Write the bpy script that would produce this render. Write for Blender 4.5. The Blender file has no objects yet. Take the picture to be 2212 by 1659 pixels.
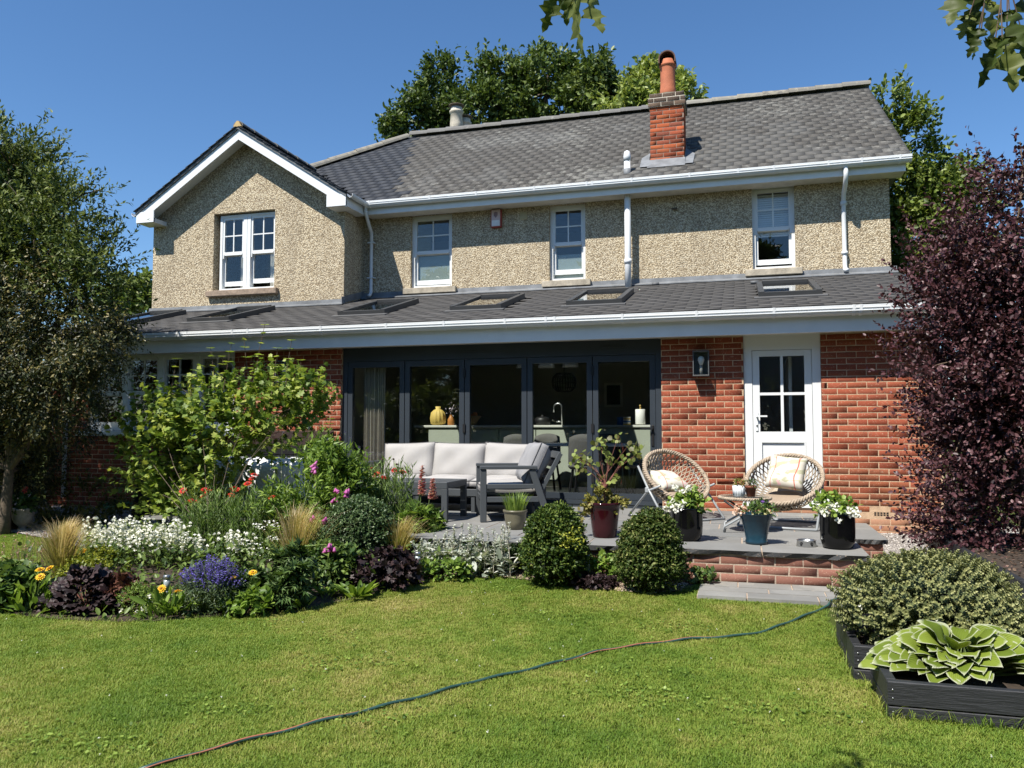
import bpy, math, random
import numpy as np
from mathutils import Matrix, Vector
from mathutils.geometry import tessellate_polygon

rng = np.random.default_rng(7)
random.seed(7)
R = math.radians
scene = bpy.context.scene
col = scene.collection

# ---------------------------------------------------------------- camera
EYE = np.array([0.0, 0.0, 1.40])
YAW, PITCH, FOC = R(16.05), R(3.28), 1720.0          # focal length in units of a 2212 px wide frame
cam_d = bpy.data.cameras.new('camera')
cam = bpy.data.objects.new('camera', cam_d)
col.objects.link(cam)
cam.location = EYE
cam.rotation_euler = (R(90) + PITCH, 0, YAW)
cam_d.sensor_fit = 'HORIZONTAL'
cam_d.angle = 2 * math.atan(1106 / FOC)
cam_d.clip_start = 0.05
cam_d.clip_end = 1500
scene.camera = cam

# ---------------------------------------------------------------- sky and sun
SUN = Vector((-0.5, -1.0, 1.55)).normalized()        # towards the sun
world = bpy.data.worlds.new('World')
scene.world = world
world.use_nodes = True
wn = world.node_tree
sky = wn.nodes.new('ShaderNodeTexSky')
sky.sky_type = 'NISHITA'
sky.sun_disc = False
sky.sun_elevation = math.asin(SUN.z)
sky.sun_rotation = math.atan2(SUN.x, SUN.y)
sky.altitude = 300
sky.air_density = 1.0
sky.dust_density = 0.1
sky.ozone_density = 5.0
bgn = wn.nodes['Background']
bgn.inputs['Strength'].default_value = 0.095
hsv = wn.nodes.new('ShaderNodeHueSaturation')
hsv.inputs['Saturation'].default_value = 1.12
wn.links.new(sky.outputs[0], hsv.inputs['Color'])
wn.links.new(hsv.outputs[0], bgn.inputs['Color'])
sun_d = bpy.data.lights.new('sun', 'SUN')
sun_d.energy = 5.0
sun_d.angle = R(0.53)
sun_d.color = (1.0, 0.945, 0.86)
sun = bpy.data.objects.new('sun', sun_d)
col.objects.link(sun)
sun.rotation_euler = (-SUN).to_track_quat('-Z', 'Y').to_euler()
sun.location = (-8, -16, 25)
scene.view_settings.view_transform = 'Standard'
scene.view_settings.look = 'None'
scene.view_settings.gamma = 1.0
scene.view_settings.use_curve_mapping = False
scene.view_settings.exposure = 0.75
scene.render.engine = 'CYCLES'
scene.cycles.max_bounces = 6
scene.cycles.transparent_max_bounces = 12
scene.cycles.caustics_reflective = False
scene.cycles.caustics_refractive = False

# ---------------------------------------------------------------- geometry helpers
_fw = np.array([-math.sin(YAW) * math.cos(PITCH), math.cos(YAW) * math.cos(PITCH), math.sin(PITCH)])
_rt = np.array([math.cos(YAW), math.sin(YAW), 0.0])
_up = np.cross(_rt, _fw)


def ray(x, y):
    return _fw * FOC + _rt * (x - 1106) + _up * (829.5 - y)


def at_y(x, y, Y):
    v = ray(x, y)
    return EYE + v * (Y / v[1])


def at_z(x, y, Z):
    v = ray(x, y)
    return EYE + v * ((Z - EYE[2]) / v[2])


def sstep(a, b, t):
    t = np.clip((t - a) / (b - a), 0, 1)
    return t * t * (3 - 2 * t)


def terrain(x, y):
    z = 0.085 * sstep(5.4, 7.1, y)
    z = z + 0.05 * sstep(8.0, 10.5, y)
    return z


def G(x, y, dz=0.0):
    """the ground point seen at a place in the picture"""
    z = 0.0
    for _ in range(6):
        p = at_z(x, y, z)
        z = float(terrain(p[0], p[1])) + dz
    return at_z(x, y, z)


def pxm(p):
    return FOC / float((np.asarray(p) - EYE) @ _fw)


class MB:
    """collects shapes for ONE mesh object"""

    def __init__(s):
        s.v, s.f, s.sm = [], [], []

    def add(s, verts, faces, smooth=False):
        o = len(s.v)
        s.v += [tuple(map(float, p)) for p in verts]
        s.f += [tuple(i + o for i in f) for f in faces]
        s.sm += [smooth] * len(faces)
        return s

    def box(s, x0, x1, y0, y1, z0, z1, m=None):
        vs = [(x0, y0, z0), (x1, y0, z0), (x1, y1, z0), (x0, y1, z0), (x0, y0, z1), (x1, y0, z1), (x1, y1, z1), (x0, y1, z1)]
        if m is not None:
            vs = [m @ Vector(p) for p in vs]
        s.add(vs, [(0, 3, 2, 1), (4, 5, 6, 7), (0, 1, 5, 4), (1, 2, 6, 5), (2, 3, 7, 6), (3, 0, 4, 7)])
        return s

    def bbox(s, x0, x1, y0, y1, z0, z1, b=0.01, m=None):
        """a box with chamfered edges"""
        c = [(x0 + x1) / 2, (y0 + y1) / 2, (z0 + z1) / 2]
        h = [(x1 - x0) / 2, (y1 - y0) / 2, (z1 - z0) / 2]
        b = min(b, min(h) * 0.9)
        vs, idx = [], {}
        for sx in (-1, 1):
            for sy in (-1, 1):
                for sz in (-1, 1):
                    for k in range(3):
                        p = [sx * (h[0] - b), sy * (h[1] - b), sz * (h[2] - b)]
                        p[k] = (sx, sy, sz)[k] * h[k]
                        idx[(sx, sy, sz, k)] = len(vs)
                        vs.append([p[i] + c[i] for i in range(3)])
        fs = []
        for k in range(3):
            a, d = [i for i in range(3) if i != k]
            for sg in (-1, 1):
                q = []
                for sa, sd in ((-1, -1), (1, -1), (1, 1), (-1, 1)):
                    t = [0, 0, 0]
                    t[k], t[a], t[d] = sg, sa, sd
                    q.append(idx[(*t, k)])
                if (sg > 0) != (k != 1):
                    q.reverse()
                fs.append(tuple(q))
        for k in range(3):                       # edges along k
            a, d = [i for i in range(3) if i != k]
            for sa in (-1, 1):
                for sd in (-1, 1):
                    def g(sk, f):
                        t = [0, 0, 0]
                        t[k], t[a], t[d] = sk, sa, sd
                        return idx[(*t, f)]
                    fs.append((g(-1, a), g(1, a), g(1, d), g(-1, d)))
        for sx in (-1, 1):
            for sy in (-1, 1):
                for sz in (-1, 1):
                    fs.append(tuple(idx[(sx, sy, sz, k)] for k in range(3)))
        if m is not None:
            vs = [m @ Vector(p) for p in vs]
        s.add(vs, fs)
        return s

    def bar(s, a, b, w, h, upv=(0, 0, 1), bev=0.0):
        a, b = Vector(a), Vector(b)
        d = (b - a)
        L = d.length
        d.normalize()
        sd = d.cross(Vector(upv))
        if sd.length < 1e-4:
            sd = d.cross(Vector((1, 0, 0)))
        sd.normalize()
        u = sd.cross(d)
        m = Matrix((sd, d, u)).transposed().to_4x4()
        m.translation = a
        if bev:
            s.bbox(-w / 2, w / 2, 0, L, -h / 2, h / 2, bev, m)
        else:
            s.box(-w / 2, w / 2, 0, L, -h / 2, h / 2, m)
        return s

    def tube(s, pts, r, n=8, caps=True, smooth=True):
        pts = [Vector(p) for p in pts]
        rs = r if isinstance(r, (list, tuple)) else [r] * len(pts)
        ring, prev = [], None
        for i, p in enumerate(pts):
            d = (pts[min(i + 1, len(pts) - 1)] - pts[max(i - 1, 0)])
            if d.length < 1e-9:
                d = Vector((0, 0, 1))
            d.normalize()
            if prev is None:
                ref = Vector((0, 0, 1)) if abs(d.z) < 0.9 else Vector((1, 0, 0))
                u = d.cross(ref).normalized()
            else:
                u = (prev - d * prev.dot(d))
                u = u.normalized() if u.length > 1e-6 else d.orthogonal().normalized()
            prev = u
            w = d.cross(u)
            ring.append([p + (u * math.cos(6.28319 * k / n) + w * math.sin(6.28319 * k / n)) * rs[i] for k in range(n)])
        vs = [q for g in ring for q in g]
        fs = []
        for i in range(len(pts) - 1):
            for k in range(n):
                a, b = i * n + k, i * n + (k + 1) % n
                fs.append((a, b, b + n, a + n))
        if caps:
            fs.append(tuple(range(n - 1, -1, -1)))
            fs.append(tuple(range((len(pts) - 1) * n, len(pts) * n)))
        s.add(vs, fs, smooth)
        return s

    def lathe(s, prof, c=(0, 0, 0), n=24, smooth=True, flute=None):
        vs, fs = [], []
        for (r, z) in prof:
            for k in range(n):
                a = 6.28319 * k / n
                q = r * (1 + (flute[0] * math.cos(flute[1] * a) if flute else 0))
                vs.append((c[0] + q * math.cos(a), c[1] + q * math.sin(a), c[2] + z))
        for i in range(len(prof) - 1):
            for k in range(n):
                a, b = i * n + k, i * n + (k + 1) % n
                fs.append((a, b, b + n, a + n))
        fs.append(tuple(range(n - 1, -1, -1)))
        fs.append(tuple(range((len(prof) - 1) * n, len(prof) * n)))
        s.add(vs, fs, smooth)
        return s

    def prism(s, poly, axis, a0, a1):
        """poly: points in the two other axes; extruded along axis from a0 to a1"""
        n = len(poly)
        o = [i for i in range(3) if i != axis]
        vs = []
        for a in (a0, a1):
            for p in poly:
                q = [0, 0, 0]
                q[axis] = a
                q[o[0]], q[o[1]] = p
                vs.append(q)
        fs = [tuple(range(n)), tuple(range(2 * n - 1, n - 1, -1))]
        fs += [(i, i + n, (i + 1) % n + n, (i + 1) % n) for i in range(n)]
        s.add(vs, fs)
        return s

    def mesh(s, name, fix=True):
        me = bpy.data.meshes.new(name)
        me.from_pydata(s.v, [], s.f)
        me.polygons.foreach_set('use_smooth', s.sm)
        if fix and len(s.f) < 20000:
            import bmesh
            bm = bmesh.new()
            bm.from_mesh(me)
            bmesh.ops.recalc_face_normals(bm, faces=bm.faces)
            bm.to_mesh(me)
            bm.free()
        me.update()
        return me

    def build(s, name, mat, parent=None, fix=True):
        return link(name, s.mesh(name, fix), mat, parent)


def link(name, me, mat=None, parent=None):
    o = bpy.data.objects.new(name, me)
    col.objects.link(o)
    if mat is not None and me is not None and hasattr(me, 'materials') and not len(me.materials):
        me.materials.append(mat)
    if parent is not None:
        o.parent = parent
        root = parent
        while root.parent:
            root = root.parent
        o.matrix_parent_inverse = Matrix() if root.get('local') else world_of(parent).inverted()
    return o


def world_of(o):
    m = o.matrix_basis.copy()
    if o.parent:
        m = world_of(o.parent) @ o.matrix_parent_inverse @ m
    return m


def tag(o, label=None, cat=None, group=None, kind=None):
    if label:
        o['label'] = label
    if cat:
        o['category'] = cat
    if group:
        o['group'] = group
    if kind:
        o['kind'] = kind
    return o


def thing(name, label, cat, loc=(0, 0, 0), rz=0.0, group=None, local=False):
    o = bpy.data.objects.new(name, None)
    col.objects.link(o)
    o.empty_display_size = 0.1
    o.location = [float(c) for c in loc]
    o.rotation_euler = (0, 0, rz)
    if local:
        o['local'] = 1
    return tag(o, label, cat, group)


def copy_tree(o, parent=None):
    c = o.copy()
    col.objects.link(c)
    if parent is not None:
        c.parent = parent
        c.matrix_parent_inverse = o.matrix_parent_inverse.copy()
    for ch in list(o.children):
        copy_tree(ch, c)
    return c


def np_mesh(name, V, F, rnd=None, smooth=False):
    V = np.asarray(V, dtype=np.float32)
    F = np.asarray(F, dtype=np.int32)
    me = bpy.data.meshes.new(name)
    n, k = F.shape
    me.vertices.add(len(V))
    me.vertices.foreach_set('co', V.ravel())
    me.loops.add(n * k)
    me.loops.foreach_set('vertex_index', F.ravel())
    me.polygons.add(n)
    me.polygons.foreach_set('loop_start', np.arange(0, n * k, k, dtype=np.int32))
    me.polygons.foreach_set('loop_total', np.full(n, k, dtype=np.int32))
    if smooth:
        me.polygons.foreach_set('use_smooth', np.ones(n, dtype=bool))
    if rnd is not None:
        a = me.attributes.new('rnd', 'FLOAT', 'FACE')
        a.data.foreach_set('value', np.asarray(rnd, dtype=np.float32))
    me.update(calc_edges=True)
    return me


def sheet(name, poly, mat, dz, parent=None):
    """a flat sheet following the terrain inside an outline"""
    pts = [Vector((p[0], p[1], 0)) for p in poly]
    tri = tessellate_polygon([pts])
    vs = [(p.x, p.y, float(terrain(p.x, p.y)) + dz) for p in pts]
    me = bpy.data.meshes.new(name)
    fs = []
    for t in tri:
        a, b, c = (pts[i] for i in t)
        fs.append(t if (b - a).cross(c - a).z > 0 else t[::-1])
    me.from_pydata(vs, [], fs)
    return link(name, me, mat, parent)


# ---------------------------------------------------------------- materials
MAT = {}


def _new(name):
    m = bpy.data.materials.new(name)
    m.use_nodes = True
    nt = m.node_tree
    return m, nt, nt.nodes['Principled BSDF']


def rgba(c):
    return (c[0], c[1], c[2], 1.0)


def N(nt, typ, **kw):
    n = nt.nodes.new(typ)
    for k, v in kw.items():
        if k in n.inputs.keys():
            n.inputs[k].default_value = v
        else:
            setattr(n, k, v)
    return n


def coords(nt, worldspace=False, scale=None):
    if worldspace:
        o = N(nt, 'ShaderNodeNewGeometry').outputs['Position']
    else:
        o = N(nt, 'ShaderNodeTexCoord').outputs['Object']
    if scale:
        mp = N(nt, 'ShaderNodeMapping')
        mp.inputs['Scale'].default_value = scale
        nt.links.new(o, mp.inputs['Vector'])
        o = mp.outputs[0]
    return o


def mixc(nt, fac, a, b, mode='MIX'):
    n = nt.nodes.new('ShaderNodeMix')
    n.data_type = 'RGBA'
    n.blend_type = mode
    for s, val in ((0, fac), (6, a), (7, b)):
        if isinstance(val, bpy.types.NodeSocket):
            nt.links.new(val, n.inputs[s])
        elif s == 0:
            n.inputs[0].default_value = val
        else:
            n.inputs[s].default_value = rgba(val)
    return n.outputs[2]


def math_n(nt, op, a, b=None):
    n = nt.nodes.new('ShaderNodeMath')
    n.operation = op
    for i, val in enumerate((a, b)):
        if val is None:
            continue
        if isinstance(val, bpy.types.NodeSocket):
            nt.links.new(val, n.inputs[i])
        else:
            n.inputs[i].default_value = val
    return n.outputs[0]


def ramp(nt, fac, stops):
    n = nt.nodes.new('ShaderNodeValToRGB')
    e = n.color_ramp.elements
    while len(e) < len(stops):
        e.new(0.5)
    for el, (p, c) in zip(e, stops):
        el.position = p
        el.color = rgba(c)
    nt.links.new(fac, n.inputs[0])
    return n.outputs[0]


def noise(nt, vec, scale, detail=4.0, rough=0.6):
    n = N(nt, 'ShaderNodeTexNoise', Scale=scale, Detail=detail, Roughness=rough)
    nt.links.new(vec, n.inputs['Vector'])
    return n.outputs['Fac']


def bumpn(nt, h, strength, dist=0.01):
    n = N(nt, 'ShaderNodeBump', Strength=strength, Distance=dist)
    nt.links.new(h, n.inputs['Height'])
    return n.outputs[0]


def rnd_piece(nt):
    """a random number for each separate piece (own object) or each joined piece (stored on its faces)"""
    a = N(nt, 'ShaderNodeAttribute', attribute_name='rnd')
    o = N(nt, 'ShaderNodeObjectInfo')
    return math_n(nt, 'FRACT', math_n(nt, 'ADD', a.outputs['Fac'], o.outputs['Random']))


def pbr(name, c, rough=0.6, var=0.12, vscale=6.0, bump=0.0, bscale=60.0, spec=0.4, metal=0.0, coat=0.0, c2=None, worldspace=False):
    if name in MAT:
        return MAT[name]
    m, nt, b = _new(name)
    v = coords(nt, worldspace)
    f = noise(nt, v, vscale)
    lo = [x * (1 - var) for x in c]
    hi = [min(1, x * (1 + var)) for x in c] if c2 is None else c2
    cc = ramp(nt, f, [(0.3, lo), (0.7, hi)])
    nt.links.new(cc, b.inputs['Base Color'])
    b.inputs['Roughness'].default_value = rough
    b.inputs['Specular IOR Level'].default_value = spec
    b.inputs['Metallic'].default_value = metal
    b.inputs['Coat Weight'].default_value = coat
    if bump:
        nt.links.new(bumpn(nt, noise(nt, v, bscale, 3), bump), b.inputs['Normal'])
    MAT[name] = m
    return m


def leafmat(name, cs, trans=0.35, rough=0.45, spec=0.35, edge=None):
    """cs: colours from dark old leaves to fresh ones, picked by leaf"""
    if name in MAT:
        return MAT[name]
    m, nt, b = _new(name)
    f = rnd_piece(nt)
    n = len(cs)
    g = 1.0 if name.startswith(('petal', 'pebble', 'pea_', 'leaf_heuchera', 'leaf_purple', 'leaf_hosta')) else 1.65
    cc = ramp(nt, f, [((i + 0.5) / n, [v * g for v in c]) for i, c in enumerate(cs)])
    if edge is not None:
        a = N(nt, 'ShaderNodeAttribute', attribute_name='rim')
        cc = mixc(nt, a.outputs['Fac'], cc, edge)
    nt.links.new(cc, b.inputs['Base Color'])
    b.inputs['Roughness'].default_value = rough
    b.inputs['Specular IOR Level'].default_value = spec
    t = N(nt, 'ShaderNodeBsdfTranslucent')
    tc = mixc(nt, 1.0, cc, (1.0, 1.0, 0.55), 'MULTIPLY')
    nt.links.new(tc, t.inputs['Color'])
    mx = N(nt, 'ShaderNodeMixShader')
    mx.inputs[0].default_value = trans
    nt.links.new(b.outputs[0], mx.inputs[1])
    nt.links.new(t.outputs[0], mx.inputs[2])
    nt.links.new(mx.outputs[0], nt.nodes['Material Output'].inputs['Surface'])
    MAT[name] = m
    return m


def glassmat(name, tint=(0.9, 0.93, 0.92), refl=1.0, wobble=0.0):
    if name in MAT:
        return MAT[name]
    m = bpy.data.materials.new(name)
    m.use_nodes = True
    nt = m.node_tree
    nt.nodes.clear()
    out = N(nt, 'ShaderNodeOutputMaterial')
    t = N(nt, 'ShaderNodeBsdfTransparent')
    t.inputs[0].default_value = rgba(tint)
    g = N(nt, 'ShaderNodeBsdfGlossy', Roughness=0.0)
    gm = N(nt, 'ShaderNodeNewGeometry')
    dt_ = N(nt, 'ShaderNodeVectorMath', operation='DOT_PRODUCT')
    nt.links.new(gm.outputs['Normal'], dt_.inputs[0])
    nt.links.new(gm.outputs['Incoming'], dt_.inputs[1])
    c_ = math_n(nt, 'SUBTRACT', 1.0, math_n(nt, 'ABSOLUTE', dt_.outputs['Value']))
    fr = math_n(nt, 'ADD', math_n(nt, 'MULTIPLY', math_n(nt, 'POWER', c_, 5.0), .94), .045)
    if wobble:
        bn = bumpn(nt, noise(nt, coords(nt), 1.6, 2), wobble, 0.01)
        nt.links.new(bn, g.inputs['Normal'])
    f = math_n(nt, 'MINIMUM', math_n(nt, 'MULTIPLY', fr, refl), .95)
    mx = N(nt, 'ShaderNodeMixShader')
    nt.links.new(f, mx.inputs[0])
    nt.links.new(t.outputs[0], mx.inputs[1])
    nt.links.new(g.outputs[0], mx.inputs[2])
    nt.links.new(mx.outputs[0], out.inputs['Surface'])
    MAT[name] = m
    return m


def brickmat(name, cs, dirt=(0.10, 0.05, 0.035)):
    m, nt, b = _new(name)
    f = rnd_piece(nt)
    n = len(cs)
    cc = ramp(nt, f, [((i + 0.5) / n, c) for i, c in enumerate(cs)])
    w = coords(nt, True)
    n1 = noise(nt, w, 22, 5, 0.7)
    cc = mixc(nt, math_n(nt, 'MULTIPLY', math_n(nt, 'GREATER_THAN', n1, 0.60), 0.35), cc, dirt)
    n2 = noise(nt, w, 1.1, 3)
    cc = mixc(nt, math_n(nt, 'MULTIPLY', n2, 0.35), cc, [x * 0.62 for x in cs[1]])
    n4 = noise(nt, w, 70, 3)
    cc = mixc(nt, math_n(nt, 'MULTIPLY', math_n(nt, 'GREATER_THAN', n4, 0.63), 0.35), cc, (0.5, 0.36, 0.26))
    nt.links.new(cc, b.inputs['Base Color'])
    b.inputs['Roughness'].default_value = 0.88
    b.inputs['Specular IOR Level'].default_value = 0.15
    nt.links.new(bumpn(nt, noise(nt, w, 120, 4), 0.5, 0.004), b.inputs['Normal'])
    MAT[name] = m
    return m


brickmat('brick_red', [(0.225, 0.056, 0.030), (0.262, 0.070, 0.037), (0.242, 0.062, 0.033), (0.28, 0.080, 0.042), (0.232, 0.065, 0.037)])
brickmat('brick_old', [(0.17, 0.066, 0.038), (0.28, 0.085, 0.04), (0.235, 0.08, 0.044), (0.30, 0.115, 0.062), (0.205, 0.072, 0.042)], dirt=(0.05, 0.04, 0.03))
brickmat('brick_pink', [(0.22, 0.105, 0.078), (0.27, 0.125, 0.092), (0.245, 0.112, 0.082), (0.29, 0.145, 0.11)], dirt=(0.16, 0.09, 0.07))
brickmat('brick_plinth', [(0.33, 0.16, 0.095), (0.38, 0.19, 0.11), (0.29, 0.13, 0.075), (0.40, 0.22, 0.14)], dirt=(0.14, 0.08, 0.05))
brickmat('brick_chimney', [(0.20, 0.05, 0.026), (0.36, 0.09, 0.035), (0.26, 0.062, 0.03), (0.14, 0.045, 0.03), (0.42, 0.115, 0.045)], dirt=(0.06, 0.035, 0.03))
pbr('mortar', (0.47, 0.33, 0.215), 0.95, 0.2, 9, 0.6, 90, worldspace=True)
pbr('mortar_grey', (0.38, 0.30, 0.23), 0.95, 0.25, 9, 0.6, 90, worldspace=True)
pbr('mortar_chimney', (0.24, 0.19, 0.15), 0.95, 0.4, 14, 0.6, 90, worldspace=True)
pbr('white_upvc', (0.66, 0.68, 0.69), 0.35, 0.03, 2)
pbr('white_frame', (0.68, 0.70, 0.70), 0.35, 0.02, 3)
pbr('fascia', (0.74, 0.75, 0.75), 0.45, 0.05, 3)
pbr('sill_stone', (0.36, 0.32, 0.25), 0.9, 0.3, 8, 0.5, 60)
pbr('sill_clay', (0.26, 0.20, 0.15), 0.9, 0.35, 12, 0.5, 60)
pbr('anthracite', (0.028, 0.036, 0.046), 0.42, 0.06, 3, spec=0.5)
pbr('charcoal_metal', (0.055, 0.062, 0.068), 0.5, 0.06, 3, spec=0.45)
pbr('black_metal', (0.012, 0.012, 0.013), 0.45, 0.1, 5)
pbr('lead', (0.17, 0.18, 0.19), 0.6, 0.3, 5, 0.25, 30, spec=0.4)
pbr('dark_lead', (0.11, 0.115, 0.12), 0.6, 0.25, 5, 0.2, 30)
pbr('steel', (0.42, 0.43, 0.43), 0.32, 0.06, 6, metal=0.9)
pbr('grey_tube', (0.30, 0.32, 0.33), 0.4, 0.1, 8, spec=0.6)
pbr('terracotta', (0.40, 0.13, 0.065), 0.8, 0.15, 9, 0.2, 60)
pbr('dark_clay', (0.10, 0.055, 0.04), 0.85, 0.2, 8)
pbr('cream_pot', (0.46, 0.42, 0.34), 0.8, 0.25, 10, 0.3, 40)
pbr('soil', (0.045, 0.032, 0.022), 0.95, 0.4, 18, 1.0, 60, worldspace=True)
pbr('bark_brown', (0.11, 0.085, 0.06), 0.9, 0.35, 18, 0.9, 60)
pbr('stem_green', (0.12, 0.17, 0.05), 0.7, 0.2, 12)
pbr('stem_brown', (0.13, 0.09, 0.06), 0.8, 0.3, 20)
pbr('stem_red', (0.20, 0.08, 0.06), 0.7, 0.3, 20)


def pebbledash():
    m, nt, b = _new('pebbledash')
    w = coords(nt, True)
    vo = N(nt, 'ShaderNodeTexVoronoi', Scale=50.0, Randomness=1.0)
    nt.links.new(w, vo.inputs['Vector'])
    sep = N(nt, 'ShaderNodeSeparateColor')
    nt.links.new(vo.outputs['Color'], sep.inputs[0])
    cc = ramp(nt, sep.outputs[0], [(0.0, (0.20, 0.15, 0.095)), (0.22, (0.42, 0.335, 0.215)), (0.5, (0.60, 0.505, 0.35)), (0.8, (0.76, 0.68, 0.51)), (1.0, (0.48, 0.405, 0.29))])
    ed = math_n(nt, 'GREATER_THAN', vo.outputs['Distance'], 0.56)
    cc = mixc(nt, math_n(nt, 'MULTIPLY', ed, 0.7), cc, (0.14, 0.105, 0.07))
    big = noise(nt, w, 0.9, 5, .65)
    cc = mixc(nt, math_n(nt, 'MULTIPLY', big, 0.34), cc, (0.36, 0.30, 0.20))
    strk = noise(nt, coords(nt, True, (5.0, 5.0, .35)), 1.0, 4, .6)
    cc = mixc(nt, math_n(nt, 'MULTIPLY', math_n(nt, 'SUBTRACT', strk, .42), 1.1), cc, (0.22, 0.185, 0.14))
    nt.links.new(cc, b.inputs['Base Color'])
    b.inputs['Roughness'].default_value = 0.9
    b.inputs['Specular IOR Level'].default_value = 0.15
    h = math_n(nt, 'SUBTRACT', 1.0, vo.outputs['Distance'])
    nt.links.new(bumpn(nt, h, 0.9, 0.011), b.inputs['Normal'])
    MAT['pebbledash'] = m


pebbledash()


def slatemat(name, cs, lichen=0.0, lich_c=(0.34, 0.34, 0.31)):
    m, nt, b = _new(name)
    f = rnd_piece(nt)
    n = len(cs)
    cc = ramp(nt, f, [((i + 0.5) / n, c) for i, c in enumerate(cs)])
    w = coords(nt, True)
    if lichen:
        n1 = noise(nt, w, 9, 6, 0.75)
        n2 = noise(nt, w, 0.55, 3)
        k = math_n(nt, 'GREATER_THAN', math_n(nt, 'ADD', n1, math_n(nt, 'MULTIPLY', n2, 0.5)), 0.94 - lichen)
        cc = mixc(nt, math_n(nt, 'MULTIPLY', k, 0.75), cc, lich_c)
        n3 = noise(nt, w, 3.0, 5, 0.7)
        cc = mixc(nt, math_n(nt, 'MULTIPLY', n3, 0.55), cc, (0.075, 0.066, 0.052))
        n4 = noise(nt, coords(nt, True, (1, 2.2, 3)), 22, 4, 0.7)
        cc = mixc(nt, math_n(nt, 'MULTIPLY', math_n(nt, 'GREATER_THAN', n4, 0.60), 0.55), cc, (0.19, 0.185, 0.17))
        n5 = noise(nt, w, 0.45, 4, .6)
        cc = mixc(nt, math_n(nt, 'MULTIPLY', math_n(nt, 'GREATER_THAN', n5, 0.53), 0.3), cc, (0.14, 0.14, 0.135))
    nt.links.new(cc, b.inputs['Base Color'])
    b.inputs['Roughness'].default_value = 0.75
    b.inputs['Specular IOR Level'].default_value = 0.3
    nt.links.new(bumpn(nt, noise(nt, w, 30, 4), 0.35, 0.006), b.inputs['Normal'])
    MAT[name] = m


slatemat('slate_old', [(0.066, 0.064, 0.061), (0.072, 0.070, 0.067), (0.068, 0.066, 0.063), (0.078, 0.077, 0.074), (0.070, 0.068, 0.065)], 0.085, (0.24, 0.24, 0.22))
slatemat('slate_new', [(0.030, 0.034, 0.042), (0.042, 0.047, 0.056), (0.035, 0.040, 0.050)])
slatemat('slate_ext', [(0.060, 0.058, 0.056), (0.065, 0.063, 0.061), (0.062, 0.060, 0.058), (0.070, 0.068, 0.066)], 0.0)
slatemat('stone_slab', [(0.20, 0.21, 0.21), (0.25, 0.255, 0.25), (0.225, 0.228, 0.22), (0.27, 0.268, 0.255)], 0.04, (0.31, 0.30, 0.27))
slatemat('stone_path', [(0.25, 0.25, 0.235), (0.32, 0.315, 0.29), (0.28, 0.28, 0.265)], 0.05, (0.36, 0.34, 0.29))
slatemat('ridge_tile', [(0.13, 0.13, 0.13), (0.17, 0.17, 0.165), (0.15, 0.148, 0.14)], 0.10)
slatemat('ridge_tile_old', [(0.20, 0.19, 0.165), (0.26, 0.25, 0.215), (0.17, 0.16, 0.14)], 0.16, (0.34, 0.31, 0.24))
GLASS = glassmat('window_glass', (0.93, 0.95, 0.95), 1.2, 0.02)
GLASS_DARK = glassmat('door_glass', (0.93, 0.95, 0.94), 0.85, 0.05)
ROOF_GLASS = glassmat('rooflight_glass', (0.93, 0.95, 0.95), 1.15)
# ================================================================ THE HOUSE
YE, YU, YG = 10.55, 13.65, 12.88          # faces of the extension, the upper wall and the gable
XR, XL = 2.30, -11.02
W = MAT
house = thing('house', 'pebbledashed two storey house with slate roof, brick extension and dark folding doors', 'house', (-4.4, YE, 0))


def wall_boxes(mb, x0, x1, z0, z1, y0, y1, holes):
    xs = sorted({x0, x1, *[h[0] for h in holes], *[h[1] for h in holes]})
    for a, b in zip(xs, xs[1:]):
        hs = sorted([h for h in holes if h[0] <= a + 1e-6 and h[1] >= b - 1e-6], key=lambda h: h[2])
        z = z0
        for h in hs:
            if h[2] > z + 1e-6:
                mb.box(a, b, y0, y1, z, h[2])
            z = h[3]
        if z1 > z + 1e-6:
            mb.box(a, b, y0, y1, z, z1)


# ---- brickwork
BT_V = np.array([(-.5, 1, -.5), (.5, 1, -.5), (.5, 1, .5), (-.5, 1, .5), (-.5, .15, -.5), (.5, .15, -.5), (.5, .15, .5), (-.5, .15, .5),
                 (-.5, 0, -.5), (.5, 0, -.5), (.5, 0, .5), (-.5, 0, .5)], dtype=float)
BT_F = np.array([(8, 9, 10, 11), (4, 5, 9, 8), (5, 6, 10, 9), (6, 7, 11, 10), (7, 4, 8, 11), (0, 1, 5, 4), (1, 2, 6, 5), (2, 3, 7, 6), (3, 0, 4, 7)])


def brick_verts(L, H, D, r):
    v = BT_V * np.array([L, D, H])
    v[4:8, 1] = .002
    v[8:, 0] -= np.sign(v[8:, 0]) * .002
    v[8:, 2] -= np.sign(v[8:, 2]) * .002
    v = v + r.normal(0, 1, v.shape) * np.array([.0022, .0004, .0016])
    return v


_bv = {}


def brick_mesh(mat, L=.215, H=.066, D=.05):
    key = (mat.name, round(L, 3), round(H, 3))
    if key not in _bv:
        _bv[key] = [np_mesh('brick', brick_verts(L, H, D, rng), BT_F) for _ in range(4)]
        for me in _bv[key]:
            me.materials.append(mat)
    return random.choice(_bv[key])


def lay(x0, x1, z0, z1, phase=0.0, pitch=.0755, step=.225, j=.010):
    """stretcher bond: (x, z, length, row) of each brick"""
    out = []
    row = 0
    z = z0
    while z + pitch * .6 < z1:
        off = phase + (step / 2 if row % 2 else 0)
        i = math.floor((x0 - off) / step)
        while off + i * step < x1:
            a, b = max(x0, off + i * step + j / 2), min(x1, off + (i + 1) * step - j / 2)
            if b - a > .03:
                out.append(((a + b) / 2, z + pitch / 2, b - a, row))
            i += 1
        row += 1
        z += pitch
    return out


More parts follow.
